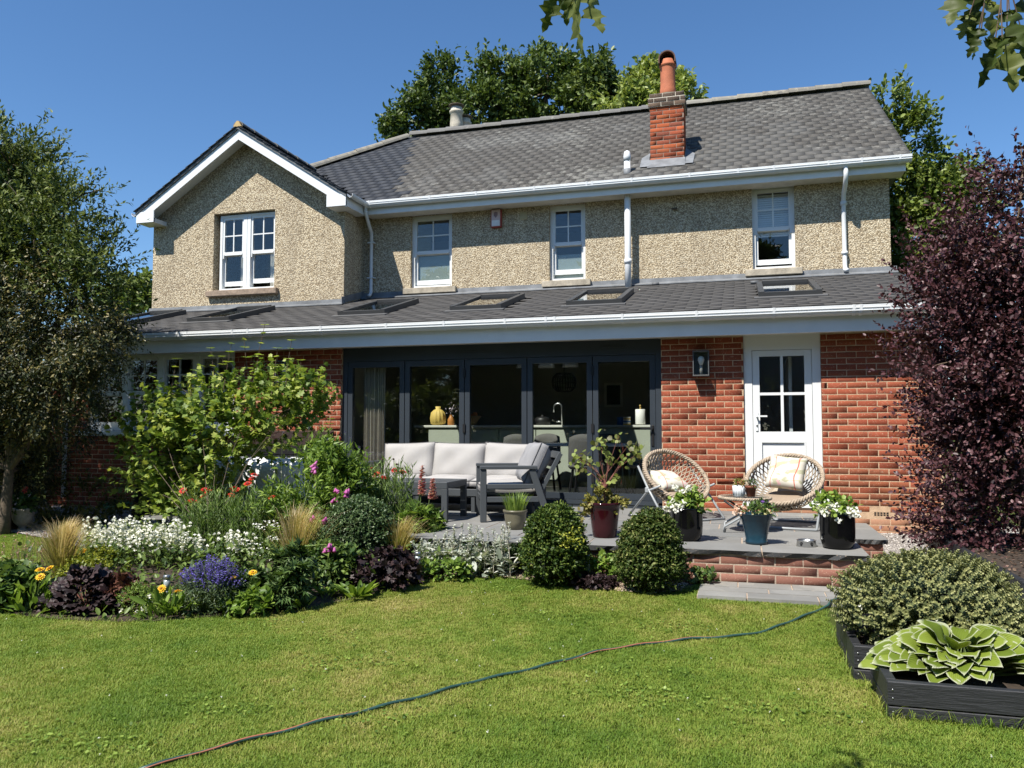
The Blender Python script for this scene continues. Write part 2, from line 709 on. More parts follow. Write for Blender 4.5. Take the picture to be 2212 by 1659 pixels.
def place_bricks(parent, bricks, y, mat, joined_name='bricks', single=None, H=.066, matfn=None):
    """bricks for which single(...) is true become objects of their own, the rest one joined part"""
    groups = {}
    for (x, z, L, row) in bricks:
        mm = matfn(x, z, row) if matfn else mat
        if single and single(x, z, L):
            o = link('brick', brick_mesh(mm, .215, H), None, parent)
            o.location = (x, y + random.uniform(-.0006, .0006), z)
            o.scale = (L / .215, 1, 1)
        else:
            groups.setdefault(mm.name, []).append((x, z, L))
    for mn, bs in groups.items():
        V, F, rn = [], [], []
        for k, (x, z, L) in enumerate(bs):
            V.append(brick_verts(L, H, .05, rng) + np.array([x, y + random.uniform(-.0006, .0006), z]))
            F.append(BT_F + 12 * k)
            rn += [random.random()] * len(BT_F)
        o = link(joined_name, np_mesh(joined_name, np.concatenate(V), np.concatenate(F), rn), MAT[mn], parent)
        tag(o, kind='stuff')


ZB = 0.0
TOP = 2.615
wall = MB()
for (a, b, z0, z1) in [(XL, -10.22, ZB, TOP), (-10.22, -7.47, ZB, 1.30), (-7.47, -5.66, ZB, TOP), (-1.0, .035, ZB, TOP), (.035, .965, ZB, .43), (.965, XR, ZB, TOP)]:
    wall.box(a, b, YE + .0016, YE + .28, z0, z1)
    if b == -5.66:
        ext_wall_left = wall.build('extension_wall', W['mortar'], house)
        wall = MB()
ext_wall = wall.build('extension_wall', W['mortar'], house)


def wall_brick_mat(x, z, row):
    if z < .42 and x > -1.2:
        return MAT['brick_plinth']
    if x > 1.0 and (z < .95 or x > 2.0):
        return MAT['brick_old'] if rng.random() < .8 else MAT['brick_red']
    return MAT['brick_red']


bl = []
for (a, b, z0, z1) in [(XL, -10.22, .02, TOP), (-10.22, -7.47, .02, 1.30), (-7.47, -5.66, .02, TOP), (-1.0, .035, .02, TOP), (.035, .965, .32, .42), (.965, XR, .02, TOP)]:
    if a == .035:
        bl += [(x, .372, L, r) for (x, z, L, r) in lay(a, b, .335, .40, .02)]
    else:
        bl += lay(a, b, z0, z1, .02)
AIR = (1.515, 1.705, .352, .412)
bl = [q for q in bl if not (AIR[0] - .05 < q[0] < AIR[1] + .05 and AIR[2] - .03 < q[1] < AIR[3] + .03)]
place_bricks(ext_wall_left, [q for q in bl if q[0] < -5], YE, None, matfn=wall_brick_mat)
place_bricks(ext_wall, [q for q in bl if q[0] > -5], YE, None, single=lambda x, z, L: (x > .96 and z > .1) or (-1.0 < x < .03 and z > 1.05 and L > .1), matfn=wall_brick_mat)
ab = MB().box(AIR[0], AIR[1], YE + .004, YE + .03, AIR[2], AIR[3]).build('air_brick', MAT['brick_plinth'], ext_wall)
hb = MB()
for r_ in range(2):
    for c_ in range(5):
        hb.box(AIR[0] + .014 + c_ * .034, AIR[0] + .038 + c_ * .034, YE - .001, YE + .006, AIR[2] + .009 + r_ * .024, AIR[2] + .026 + r_ * .024)
hb.build('vent_hole', W['black_metal'], ab)

for xa, xb in ((XL, XL + .25), (XR - .25, XR - .002)):
    MB().prism([(YE + .281, 0), (YU + .1, 0), (YU + .1, 3.72), (YE + .281, 2.85)], 0, xa, xb).build('side_wall', W['brick_old'], house)

# ---- upper walls, pebbledashed
WIN = {'a': (-5.90, -5.08, 4.03, 5.40), 'b': (-3.235, -2.585, 4.03, 5.39), 'c': (.225, .895, 4.04, 5.43)}
uw = MB()
wall_boxes(uw, -6.87, XR + .02, 3.55, 5.62, YU, YU + .25, list(WIN.values()))
uw.box(XR - .23, XR + .02, YU + .25, 20.3, 3.0, 5.62)
uw.prism([(YU + .1, 5.6), (20.3, 5.6), (17.0, 8.1)], 0, XR - .2, XR + .02)
upper = uw.build('upper_wall', W['pebbledash'], house)
GW = (-9.64, -8.31, 4.03, 5.55)
gw = MB()
wall_boxes(gw, XL, -6.87, 3.45, 5.52, YG, YG + .25, [GW])
gw.prism([(XL + .02, 5.52), (-6.89, 5.52), (-8.93, 6.93)], 1, YG + .001, YG + .24)
gw.box(-7.12, -6.87, YG + .25, YU + .2, 3.45, 5.52)
gw.box(XL, XL + .25, YG + .25, 19.5, 0.0, 5.52)
gable = gw.build('gable_wall', W['pebbledash'], house)

# ---- rooms behind the upper windows
rm = MB()
rm.box(-6.6, 2.0, 16.4, 16.5, 3.4, 5.6)
rm.box(-10.7, -7.2, 16.4, 16.5, 3.4, 5.6)
rm.build('inner_wall', pbr('room_paint', (0.5, 0.5, 0.47), 0.9, .05), house)
MB().box(-10.9, 2.1, 13.0, 18, 3.36, 3.42).build('upper_floor', pbr('room_floor', (0.2, 0.15, 0.1), 0.8), house)

# ---- sash windows
WF = W['white_frame']
BLIND = pbr('blind', (0.72, 0.73, 0.74), 0.7, .03)
CURT = pbr('net_curtain', (0.75, 0.74, 0.70), 0.9, .06)


def sash_light(win, x0, x1, z0, z1, y, gap=0.0, bars=True, zm=None, th=.042):
    """one sliding pair inside the frame; upper sash in front"""
    zm = zm if zm is not None else z0 + (z1 - z0) * .485
    u = MB()
    u.box(x0, x0 + th, y, y + .04, zm, z1)
    u.box(x1 - th, x1, y, y + .04, zm, z1)
    u.box(x0 + th, x1 - th, y, y + .04, z1 - th, z1)
    u.box(x0 + th, x1 - th, y - .004, y + .04, zm - .02, zm + .045)
    for xx in (x0, x1 - .028):
        u.box(xx, xx + .028, y, y + .04, zm - .075, zm)
    us = u.build('upper_sash', WF, win)
    xm, zc = (x0 + x1) / 2, (zm + .045 + z1 - th) / 2
    cells = [(x0 + th, x1 - th, zm + .045, z1 - th)]
    if bars:
        MB().box(xm - .011, xm + .011, y + .006, y + .03, zm + .045, z1 - th).build('glazing_bar', WF, us)
        MB().box(x0 + th, xm - .011, y + .006, y + .03, zc - .011, zc + .011).box(xm + .011, x1 - th, y + .006, y + .03, zc - .011, zc + .011).build('glazing_bar', WF, us)
        cells = [(a, b, c, d) for (a, b) in ((x0 + th, xm - .011), (xm + .011, x1 - th)) for (c, d) in ((zm + .045, zc - .011), (zc + .011, z1 - th))]
    for (a, b, c, d) in cells:
        MB().box(a, b, y + .016, y + .021, c, d).build('pane', GLASS, us)
    yl = y + .045
    zb = z0 + gap
    lo = MB()
    lo.box(x0, x0 + th, yl, yl + .04, zb, zm + .01)
    lo.box(x1 - th, x1, yl, yl + .04, zb, zm + .01)
    lo.box(x0 + th, x1 - th, yl, yl + .04, zb, zb + .085)
    lo.box(x0 + th, x1 - th, yl, yl + .04, zm - .03, zm + .01)
    ls = lo.build('lower_sash', WF, win)
    MB().box(x0 + th, x1 - th, yl + .016, yl + .021, zb + .085, zm - .03).build('pane', GLASS, ls)


def frame_box(x0, x1, z0, z1, y, t=.05, d=.12, cills=.05, posts=()):
    f = MB()
    f.box(x0, x0 + t, y, y + d, z0, z1)
    f.box(x1 - t, x1, y, y + d, z0, z1)
    f.box(x0 + t, x1 - t, y, y + d, z1 - t, z1)
    f.box(x0 + t, x1 - t, y - .02, y + d, z0, z0 + cills)
    for (a, b) in posts:
        f.box(a, b, y - .006, y + d, z0 + cills, z1 - t)
    return f


for key, gap, st in (('a', .03, 'sill_stone'), ('b', .085, 'sill_stone'), ('c', .05, 'sill_stone')):
    x0, x1, z0, z1 = WIN[key]
    y = YU + .075
    fr = frame_box(x0, x1, z0, z1, y).build('window', WF, house)
    sash_light(fr, x0 + .05, x1 - .05, z0 + .05, z1 - .05, y + .012, gap)
    MB().bbox(x0 - .12, x1 + .10, YU - .09, YU + .074, z0 - .115, z0 - .005, .008).build('sill', W[st], fr)
    if key == 'c':
        b_ = MB()
        for k in range(20):
            zz = z1 - .1 - k * .036
            b_.box(x0 + .06, x1 - .06, YU + .185, YU + .19, zz - .03, zz)
        b_.build('blind', BLIND, fr)
    else:
        MB().box(x0 + .05, x1 - .05, YU + .185, YU + .19, z0 + .06, z0 + (.64 if key == 'a' else .5)).build('frosted_screen', pbr('frosted', (.22, .27, .255), .5, .05), fr)
x0, x1, z0, z1 = GW
y = YG + .09
xm = (x0 + x1) / 2 + .01
fr = frame_box(x0 + .08, x1, z0, z1 - .05, y, posts=[(xm - .075, xm - .004), (xm + .004, xm + .075)]).build('window', WF, house)
sash_light(fr, x0 + .13, xm - .075, z0 + .05, z1 - .10, y + .012, .06)
sash_light(fr, xm + .075, x1 - .05, z0 + .05, z1 - .10, y + .012, .09)
for (a, b) in ((x0 + .25, xm - .2), (xm + .2, x1 - .18)):
    MB().box(a, b, y - .012, y, z1 - .088, z1 - .068).build('trickle_vent', WF, fr)
MB().bbox(x0 - .10, x1 + .10, YG - .09, YG + .089, z0 - .115, z0 - .004, .01).build('sill', W['sill_clay'], fr)
cu = MB()
for (a, b) in ((x1 - .30, x1 - .06), (xm - .30, xm - .1)):
    n_ = 14
    pts = [(a + (b - a) * i / n_, YG + .34 + .03 * math.sin(i * 2.4)) for i in range(n_ + 1)]
    for (p, q) in zip(pts, pts[1:]):
        cu.add([(p[0], p[1], z0), (q[0], q[1], z0), (q[0], q[1], z1 - .75), (p[0], p[1], z1 - .75)], [(0, 1, 2, 3)], True)
cu.build('curtain', CURT, fr, fix=False)

# ground floor window of four lights
x0, x1, z0, z1 = -10.22, -7.47, 1.385, 2.60
y = YE + .05
xs = [-10.17, -9.53, -8.86, -8.19, -7.52]
fr = frame_box(x0, x1, z0, z1, y, posts=[(x - .045, x + .045) for x in xs[1:-1]]).build('window', pbr('pale_frame', (.70, .74, .75), .4, .03), house)
for a, b in zip(xs, xs[1:]):
    sash_light(fr, a + (.045 if a != xs[0] else 0), b - (.045 if b != xs[-1] else 0), z0 + .05, z1 - .05, y + .012, .0)
MB().bbox(x0 - .16, x1 + .1, YE - .10, YE + .049, z0 - .085, z0 - .003, .012).build('sill', pbr('pale_frame', (0, 0, 0)), fr)
MB().box(-10.9, -7.3, 13.2, 13.3, .3, 2.6).box(-7.35, -7.25, 10.9, 13.2, .3, 2.6).build('inner_wall', W['room_paint'], house)

# ---- extension roof
EZ, EY, TZ, TY = 2.885, 10.13, 3.875, YU
ES = math.atan2(TZ - EZ, TY - EY)


def slate_set(o, ux, vx, nx, cells, matname, parent, single=None, joined='slates', thick=.010):
    """cells: (u0,u1,v0,v1); o origin, ux/vx/nx the axes of the roof slope"""
    o, ux, vx, nx = (np.asarray(a, float) for a in (o, ux, vx, nx))
    T = np.array([(0, 0), (1, 0), (1, 1), (0, 1)], float)
    FQ = np.array([(4, 5, 6, 7), (0, 1, 5, 4), (1, 2, 6, 5), (3, 0, 4, 7), (0, 3, 2, 1)])
    V, F, rn = [], [], []
    cache = {}
    for (u0, u1, v0, v1) in cells:
        lift = thick * 1.3 + rng.uniform(-.001, .002)
        tilt = rng.uniform(-.0015, .0015)
        c0, c1 = rng.uniform(-.004, .004, 2)
        loc = []
        for top in (0, 1):
            for (a, b) in T:
                loc.append((u0 + (u1 - u0) * a, v0 + (v1 - v0) * b + (c0 if a == 0 else c1) * (b == 0), (lift if b == 0 else .002) + tilt * a - (0 if top else thick)))
        loc = np.array(loc)
        P = o + loc[:, :1] * ux + loc[:, 1:2] * vx + loc[:, 2:] * nx
        if single and single((u0 + u1) / 2, (v0 + v1) / 2):
            c = P.mean(0)
            ob = link('slate', np_mesh('slate', P - c, FQ), MAT[matname], parent)
            ob.location = c
        else:
            F.append(FQ + 8 * len(V))
            V.append(P)
            rn += [random.random()] * 5
    if V:
        ob = link(joined, np_mesh(joined, np.concatenate(V), np.concatenate(F), rn), MAT[matname], parent)
        tag(ob, kind='stuff')


def slate_cells(u0, u1, v0, v1, w, g, keep=None, jit=.006):
    cells = []
    r_ = 0
    v = v0
    while v < v1 - .02:
        u = u0 - (w / 2 if r_ % 2 else 0)
        while u < u1:
            a, b = max(u, u0) + .0015, min(u + w, u1) - .0015
            if b - a > .04 and (keep is None or keep((a + b) / 2, v + g / 2)):
                cells.append((a, b, v + rng.uniform(-jit, jit), min(v + g * 1.25, v1 + .02)))
            u += w
        v += g
        r_ += 1
    return cells


EL = math.hypot(TZ - EZ, TY - EY)
e_o, e_u, e_v = (XL - .30, EY, EZ), (1, 0, 0), (0, math.cos(ES), math.sin(ES))
e_n = (0, -math.sin(ES), math.cos(ES))
dk = MB()
dk.add([(XL - .3, EY + .02, EZ - .03), (XR + .12, EY + .02, EZ - .03), (XR + .12, TY, TZ - .03), (XL - .3, TY, TZ - .03),
        (XL - .3, EY + .02, EZ - .10), (XR + .12, EY + .02, EZ - .10), (XR + .12, TY, TZ - .10), (XL - .3, TY, TZ - .10)],
       [(0, 1, 2, 3), (7, 6, 5, 4), (0, 4, 5, 1), (1, 5, 6, 2), (2, 6, 7, 3), (3, 7, 4, 0)])
ext_roof = dk.build('extension_roof', W['dark_lead'], house)


def ext_pt(u, v, n=0.0):
    return Vector(e_o) + Vector(e_u) * u + Vector(e_v) * v + Vector(e_n) * n


def on_ext(x, y):
    v = ray(x, y)
    n = np.array(e_n)
    p = EYE + v * ((n @ (np.array(e_o) - EYE)) / (n @ v))
    d = p - np.array(e_o)
    return d @ np.array(e_u), d @ np.array(e_v)


# six roof windows: (left, width) along the eaves, (bottom, top) up the slope
SKY = []
for (bl_, br_, tr_, tl_) in [((257, 697), (340, 700), (453, 669), (349, 671)), ((425, 692), (538, 692), (636, 662), (527, 664)), ((746, 679), (866, 677), (944, 645), (832, 646)),
                             ((978, 670), (1106, 668), (1159, 635), (1041, 639)), ((1221, 661), (1360, 655), (1388, 623), (1264, 628)), ((1617, 641), (1778, 632), (1758, 600), (1628, 603))]:
    q = [on_ext(*p) for p in (bl_, br_, tr_, tl_)]
    uc = sum(p[0] for p in q) / 4
    SKY.append(uc)
SV0, SV1, SWD = 1.02, 2.42, .80


def in_sky(u, v):
    return any(abs(u - c) < SWD / 2 + .0 and SV0 - .02 < v < SV1 + .06 for c in SKY)


cells = slate_cells(0, XR + .42 - XL, 0, EL - .02, .30, .185, keep=lambda u, v: not in_sky(u, v), jit=.003)
slate_set(e_o, e_u, e_v, e_n, cells, 'slate_ext', ext_roof, joined='slates', thick=.007)
for c in SKY:
    def P4(u0, u1, v0, v1, n0, n1):
        return [ext_pt(u, v, n) for n in (n0, n1) for (u, v) in ((u0, v0), (u1, v0), (u1, v1), (u0, v1))]
    BX = [(0, 3, 2, 1), (4, 5, 6, 7), (0, 1, 5, 4), (1, 2, 6, 5), (2, 3, 7, 6), (3, 0, 4, 7)]
    f = MB()
    u0, u1 = c - SWD / 2, c + SWD / 2
    t = .075
    f.add(P4(u0, u0 + t, SV0, SV1, -.02, .085), BX)
    f.add(P4(u1 - t, u1, SV0, SV1, -.02, .085), BX)
    f.add(P4(u0 + t, u1 - t, SV1 - .11, SV1, -.02, .10), BX)
    f.add(P4(u0 + t, u1 - t, SV0, SV0 + t, -.02, .075), BX)
    rw = f.build('roof_window', W['anthracite_grey'] if 'anthracite_grey' in W else pbr('anthracite_grey', (.05, .052, .054), .5, .08), house)
    MB().add(P4(u0 + t, u1 - t, SV0 + t, SV1 - .11, .055, .060), BX)
    g = MB()
    g.add(P4(u0 + t, u1 - t, SV0 + t, SV1 - .11, .052, .060), BX)
    g.build('pane', ROOF_GLASS, rw)
    g = MB()
    g.add(P4(u0 + t, u1 - t, SV0 + t, SV1 - .11, -.02, -.01), BX)
    g.build('blind', pbr('dark_blind', (.05, .05, .05), .8), rw)  # dark board added under the glass, stands in for the unlit space below
    g = MB()
    g.add(P4(u0 - .06, u1 + .06, SV0 - .13, SV0 - .002, .004, .022), BX)
    g.build('flashing', pbr('flash_grey', (.10, .10, .10), .6, .1), rw)
# lead flashing where the roof meets the walls
fl = MB()
fl.prism([(YU - .13, TZ - .018), (YU - .003, TZ + .025), (YU - .003, TZ + .11), (YU - .012, TZ + .11), (YU - .016, TZ + .04), (YU - .13, TZ - .002)], 0, -6.86, XR + .1)
gz = EZ + (YG - EY) * math.tan(ES)
fl.prism([(YG - .13, gz - .018), (YG - .003, gz + .02), (YG - .003, gz + .10), (YG - .012, gz + .10), (YG - .016, gz + .035), (YG - .13, gz)], 0, XL - .05, -6.84)
fl.prism([(YG - .1, gz + .0), (YU, TZ + .03), (YU, TZ + .15), (YG - .1, gz + .12)], 0, -6.868, -6.855)
fl.build('flashing', W['lead'], ext_roof)
sd = MB()
for (px_, py_) in ((1416, 603), (1630, 600)):
    u, v = on_ext(px_, py_ + 14)
    sd.tube([ext_pt(u - .06, v, .03), ext_pt(u + .06, v, .03)], .03, 6)
sd.build('roof_vent', W['dark_lead'], ext_roof)

# fascia, soffit, gutter of the extension
FY = 10.20
MB().box(XL - .3, XR + .02, FY, FY + .02, 2.575, 2.85).box(XR - 5.6, XR - 5.58, FY - .003, FY, 2.58, 2.85).build('fascia', W['fascia'], house)
MB().box(XL - .3, XR + .02, FY + .02, YE + .03, 2.60, 2.612).build('soffit', pbr('soffit', (.62, .60, .55), .6), house)


def gutter(name, x0, x1, y, z, parent, joints, r=.058, fall=0.0):
    """half-round run open at the top, with brackets"""
    mb = MB()
    n = 8
    prof = [(y - r * math.cos(math.pi * k / n), z - .045 - r * math.sin(math.pi * k / n) * 1.05) for k in range(n + 1)]
    prof = [(y - r - .006, z + .004), (y - r - .006, z - .006)] + prof + [(y + r, z)]
    inn = [(y + r - .006, z)] + [(y + (r - .006) * math.cos(math.pi * k / n), z - .045 - (r - .006) * math.sin(math.pi * k / n)) for k in range(n + 1)] + [(y - r, z + .004)]
    mb.prism(prof + inn, 0, x0, x1)
    # a moulded rib along the front
    mb.box(x0, x1, y - r - .010, y - r - .001, z - .034, z - .024)
    mb.box(x0, x1, y - r - .008, y - r + .002, z - .066, z - .058)
    g = mb.build(name, W['white_upvc'], parent)
    for xx in joints:
        j = MB()
        wd = .03
        pr = [(y - (r + .008) * math.cos(math.pi * k / n), z - .045 - (r + .008) * math.sin(math.pi * k / n) * 1.05) for k in range(n + 1)]
        j.prism([(y - r - .014, z + .007)] + pr + [(y + r, z + .002)], 0, xx - wd / 2, xx + wd / 2)
        j.build('gutter_bracket', W['white_upvc'], g)
    return g


jx = [atx for atx in (at_y(px_, 700, 10.1)[0] for px_ in (390, 505, 538, 695, 836, 960, 1092, 1180, 1199, 1345, 1505, 1672, 1845, 1860, 1925))]
gutter('gutter', XL - .3, XR + .05, FY - .075, 2.865, house, jx, .062)

# ---- main roof
MY, MZ, RY, RZ = 13.16, 5.60, 17.0, 8.27
MS = math.atan2(RZ - MZ, RY - MY)
ML = math.hypot(RZ - MZ, RY - MY)
HX = -7.34                                   # left end of the ridge; a hip falls from here
rk = MB()
xl = HX - (RY - MY)
BY = 2 * RY - MY
rk.add([(xl, MY + .02, MZ - .02), (XR + .24, MY + .02, MZ - .02), (XR + .24, RY, RZ - .02), (HX, RY, RZ - .02), (XR + .24, BY, MZ - .02), (xl, BY, MZ - .02)],
       [(0, 1, 2, 3), (3, 2, 4, 5), (0, 3, 5), (0, 5, 4, 1)])
main_roof = rk.build('main_roof', W['dark_lead'], house)
m_o, m_u, m_v = (0, MY, MZ), (1, 0, 0), (0, math.cos(MS), math.sin(MS))
m_n = (0, -math.sin(MS), math.cos(MS))
GX0, GX1, GAZ, GEZ = -11.10, -6.68, 7.03, 5.60          # gable roof: eaves x, apex and eaves heights
GXC = (GX0 + GX1) / 2
GT = (GAZ - GEZ) / (GX1 - GXC)


def roof_keep(u, v):
    Y, z = MY + v * math.cos(MS), MZ + v * math.sin(MS)
    if u < HX - (RY - Y) + .05:
        return False
    if GXC < u < GX1 + .3 and z < GEZ + (GX1 - u) * GT - .02:
        return False
    if u <= GXC and z < GAZ:
        return False
    if -1.50 < u < -.84 and 13.72 < Y < 14.36:
        return False
    return True


CEL = slate_cells(xl, XR + .26, 0, ML, .25, .205, keep=roof_keep, jit=.007)


def is_new(c):
    return c[0] < -6.15 - .26 * c[2] + .16 * math.sin(c[2] * 9.0)


old = [c for c in CEL if not is_new(c)]
new = [c for c in CEL if is_new(c)]
big = sorted(old, key=lambda c: -(c[0] * .55 - c[2] * .6))[:300]
lim = {(round(c[0], 4), round(c[2], 4)) for c in big}
sing = [c for c in old if (round(c[0], 4), round(c[2], 4)) in lim]
rest = [c for c in old if (round(c[0], 4), round(c[2], 4)) not in lim]
slate_set(m_o, m_u, m_v, m_n, sing, 'slate_old', main_roof, single=lambda u, v: True, thick=.006)
slate_set(m_o, m_u, m_v, m_n, rest, 'slate_old', main_roof, thick=.006)
slate_set(m_o, m_u, m_v, m_n, new, 'slate_new', main_roof, joined='new_slates')


def ridge(a, b, n, parent, mat, r=.15, drop=.05, over=.01):
    """half-round capping tiles laid end to end"""
    a, b = Vector(a), Vector(b)
    d = (b - a) / n
    for i in range(n):
        p, q = a + d * i - d.normalized() * over, a + d * (i + 1) + d.normalized() * over
        sd_ = d.cross(Vector((0, 0, 1))).normalized()
        upv = sd_.cross(d).normalized()
        mb = MB()
        vs, fs = [], []
        K = 8
        rr = r * random.uniform(.97, 1.04)
        for e, (pt, ro) in enumerate(((p, rr * 1.06), (p + d * .12, rr * 1.04), (q, rr * .92))):
            for k in range(K + 1):
                t = math.pi * k / K
                vs.append(pt + sd_ * (math.cos(t) * ro) + upv * (math.sin(t) * ro * .85 - drop * .4))
            for k in range(K + 1):
                t = math.pi * k / K
                vs.append(pt + sd_ * (math.cos(t) * (ro - .02)) + upv * (math.sin(t) * (ro - .02) * .85 - drop * .4 - .004))
        S = 2 * (K + 1)
        for e in range(2):
            for k in range(K):
                x = e * S + k
                fs.append((x, x + 1, x + 1 + S, x + S))
                x = e * S + K + 1 + k
                fs.append((x, x + S, x + 1 + S, x + 1))
        for e in (0, 2):
            for k in range(K):
                x = e * S + k
                fs.append((x, x + K + 1, x + K + 2, x + 1))
        mb.add(vs, fs, False)
        mb.build('ridge_tile', mat, parent)


ridge((HX, RY, RZ + .02), (-1.5, RY, RZ + .02), 13, main_roof, MAT['ridge_tile'])
ridge((-1.5, RY, RZ + .02), (XR + .28, RY, RZ + .03), 8, main_roof, MAT['ridge_tile_old'])
hipv = Vector((-1, -1, -math.tan(MS)))
hip0 = Vector((HX - .08, RY - .08, RZ - .03))
ridge(hip0 + hipv * 2.6, hip0, 6, main_roof, MAT['ridge_tile_old'], .14)
# verge board at the right end
MB().add([(XR + .245, MY, MZ - .05), (XR + .255, MY, MZ - .05), (XR + .255, RY, RZ - .05), (XR + .245, RY, RZ - .05), (XR + .245, MY, MZ + .0), (XR + .255, MY, MZ + .0), (XR + .255, RY, RZ), (XR + .245, RY, RZ)],
         [(0, 3, 2, 1), (4, 5, 6, 7), (0, 1, 5, 4), (1, 2, 6, 5), (2, 3, 7, 6), (3, 0, 4, 7)]).build('verge', W['mortar_grey'], main_roof)

MB().box(-6.70, XR + .2, 13.28, 13.30, 5.385, 5.57).build('fascia', W['fascia'], house)
MB().box(-6.70, XR + .2, 13.30, YU + .03, 5.40, 5.412).build('soffit', W['soffit'], house)
jx = [at_y(px_, 400, 13.2)[0] for px_ in (800, 930, 1030, 1155, 1268, 1280, 1365, 1490, 1595, 1672, 1790, 1862, 1945)]
gutter('gutter', -6.62, XR + .27, 13.21, 5.60, house, jx, .062)

# ---- gable roof
gy0, gy1 = 12.50, 15.4
gb = MB()
for sx, xe in ((-1, GX0), (1, GX1)):
    gb.add([(xe + sx * .03, gy0, GEZ - .03), (xe + sx * .03, gy1, GEZ - .03), (GXC, gy1, GAZ - .01), (GXC, gy0, GAZ - .01),
            (xe + sx * .03, gy0, GEZ - .08), (xe + sx * .03, gy1, GEZ - .08), (GXC, gy1, GAZ - .06), (GXC, gy0, GAZ - .06)],
           [(0, 1, 2, 3), (7, 6, 5, 4), (0, 3, 7, 4), (1, 5, 6, 2), (0, 4, 5, 1), (3, 2, 6, 7)])
groof = gb.build('gable_roof', W['dark_lead'], house)
sl = math.hypot(GX1 - GXC, GAZ - GEZ)
for sx, xe in ((1, GX1), (-1, GX0)):
    u_, v_ = np.array((0., 1., 0.)), np.array((-sx * (GX1 - GXC) / sl, 0, (GAZ - GEZ) / sl))
    n_ = np.array((sx * (GAZ - GEZ) / sl, 0, (GX1 - GXC) / sl))
    gc = slate_cells(gy0 - .03, gy1, 0, sl, .255, .197, keep=lambda u, v, s=sx: s < 0 or (u - MY) * math.tan(MS) + MZ < GEZ + v * (GAZ - GEZ) / sl + .1)
    slate_set((xe + sx * .05, 0, GEZ - .03), u_, v_, n_, gc, 'slate_new', groof, joined='slates', thick=.014)
ridge((GXC, gy0 + .02, GAZ + .02), (GXC, 15.2, GAZ + .02), 7, groof, MAT['ridge_tile'], .10)
MB().prism([(GXC - .085, GAZ - .02), (GXC + .085, GAZ - .02), (GXC + .02, GAZ + .085), (GXC - .02, GAZ + .085)], 1, gy0 - .015, gy0 + .03).build('ridge_end', pbr('sand_mortar', (.42, .30, .14), .9, .2), groof)
# bargeboards
bg = MB()
bd = .19
for sx, xe in ((-1, GX0), (1, GX1)):
    bg.add([(GXC, gy0 + .03, GAZ - .06), (xe + sx * .02, gy0 + .03, GEZ - .075), (xe + sx * .02, gy0 + .03, GEZ - .075 - bd), (GXC, gy0 + .03, GAZ - .06 - bd),
            (GXC, gy0 + .055, GAZ - .06), (xe + sx * .02, gy0 + .055, GEZ - .075), (xe + sx * .02, gy0 + .055, GEZ - .075 - bd), (GXC, gy0 + .055, GAZ - .06 - bd)],
           [(0, 1, 2, 3), (7, 6, 5, 4), (0, 4, 5, 1), (1, 5, 6, 2), (2, 6, 7, 3), (3, 7, 4, 0)])
bg.build('bargeboard', W['white_upvc'], groof)
bx = MB()
bx.box(GX0 - .02, GX0 + .38, gy0 + .02, YG - .002, 5.36, 5.44).box(GX0 - .02, GX0 + .38, gy0 + .015, gy0 + .045, 5.36, 5.57)
bx.build('box_end', W['white_upvc'], groof)
bx = MB()
bx.box(GX1 - .36, GX1 + .02, gy0 + .02, YG - .002, 5.36, 5.44).box(GX1 - .36, GX1 + .02, gy0 + .015, gy0 + .045, 5.36, 5.57)
bx.box(GX1 - .01, GX1 + .015, gy0 + .05, 13.3, 5.37, 5.56)
bx.box(-6.86, GX1 - .011, YG - .002, 13.3, 5.37, 5.385)
bx.build('box_end', W['white_upvc'], groof)
st = MB()
for sx, xe in ((-1, GX0), (1, GX1)):
    st.add([(GXC, gy0 + .056, GAZ - .13), (xe, gy0 + .056, GEZ - .145), (xe, YG - .001, GEZ - .145), (GXC, YG - .001, GAZ - .13),
            (GXC, gy0 + .056, GAZ - .14), (xe, gy0 + .056, GEZ - .155), (xe, YG - .001, GEZ - .155), (GXC, YG - .001, GAZ - .14)],
           [(0, 1, 2, 3), (7, 6, 5, 4), (0, 4, 5, 1), (1, 5, 6, 2), (2, 6, 7, 3), (3, 7, 4, 0)])
st.build('soffit', W['white_upvc'], groof)


def gutter_y(x, y0, y1, z, sx):
    n, r = 8, .058
    prof = [(x + sx * (-r * math.cos(math.pi * k / n)), z - .012 - r * math.sin(math.pi * k / n)) for k in range(n + 1)]
    prof = [(x - sx * r, z)] + prof + [(x + sx * r, z), (x + sx * (r - .006), z)] + [(x + sx * (r - .006) * math.cos(math.pi * k / n), z - .012 - (r - .006) * math.sin(math.pi * k / n)) for k in range(n + 1)] + [(x - sx * (r - .006), z)]
    return MB().prism(prof, 1, y0, y1).build('gutter', W['white_upvc'], groof)


gutter_y(GX1 + .09, gy0 + .03, 13.16, 5.57, 1)
gutter_y(GX0 - .09, gy0 + .03, 15, 5.57, -1)

# ---- chimney
ch_x0, ch_x1, ch_y0, ch_y1 = -1.455, -.875, 13.80, 14.32
core = MB().box(ch_x0 + .003, ch_x1 - .003, ch_y0 + .003, ch_y1 - .003, 5.7, 7.03)
chim = core.build('chimney', W['mortar_chimney'], house)
MB().box(ch_x0 - .025, ch_x1 + .025, ch_y0 - .025, ch_y1 + .025, 7.031, 7.19).box(ch_x0 - .004, ch_x1 + .004, ch_y0 - .004, ch_y1 + .004, 7.191, 7.27).build('corbel', pbr('pale_mortar', (.52, .48, .40), .9, .2), chim)
brick_dark = brickmat('brick_weathered', [(.075, .055, .042), (.10, .072, .055), (.06, .046, .036), (.13, .09, .065)], (.03, .028, .022))
for (x, z, L, row) in lay(ch_x0, ch_x1, 5.98, 7.03, ch_x0 + (.0), .0755):
    o = link('brick', brick_mesh(MAT['brick_chimney']), None, chim)
    o.location, o.scale = (x, ch_y0, z), (L / .215, 1, 1)
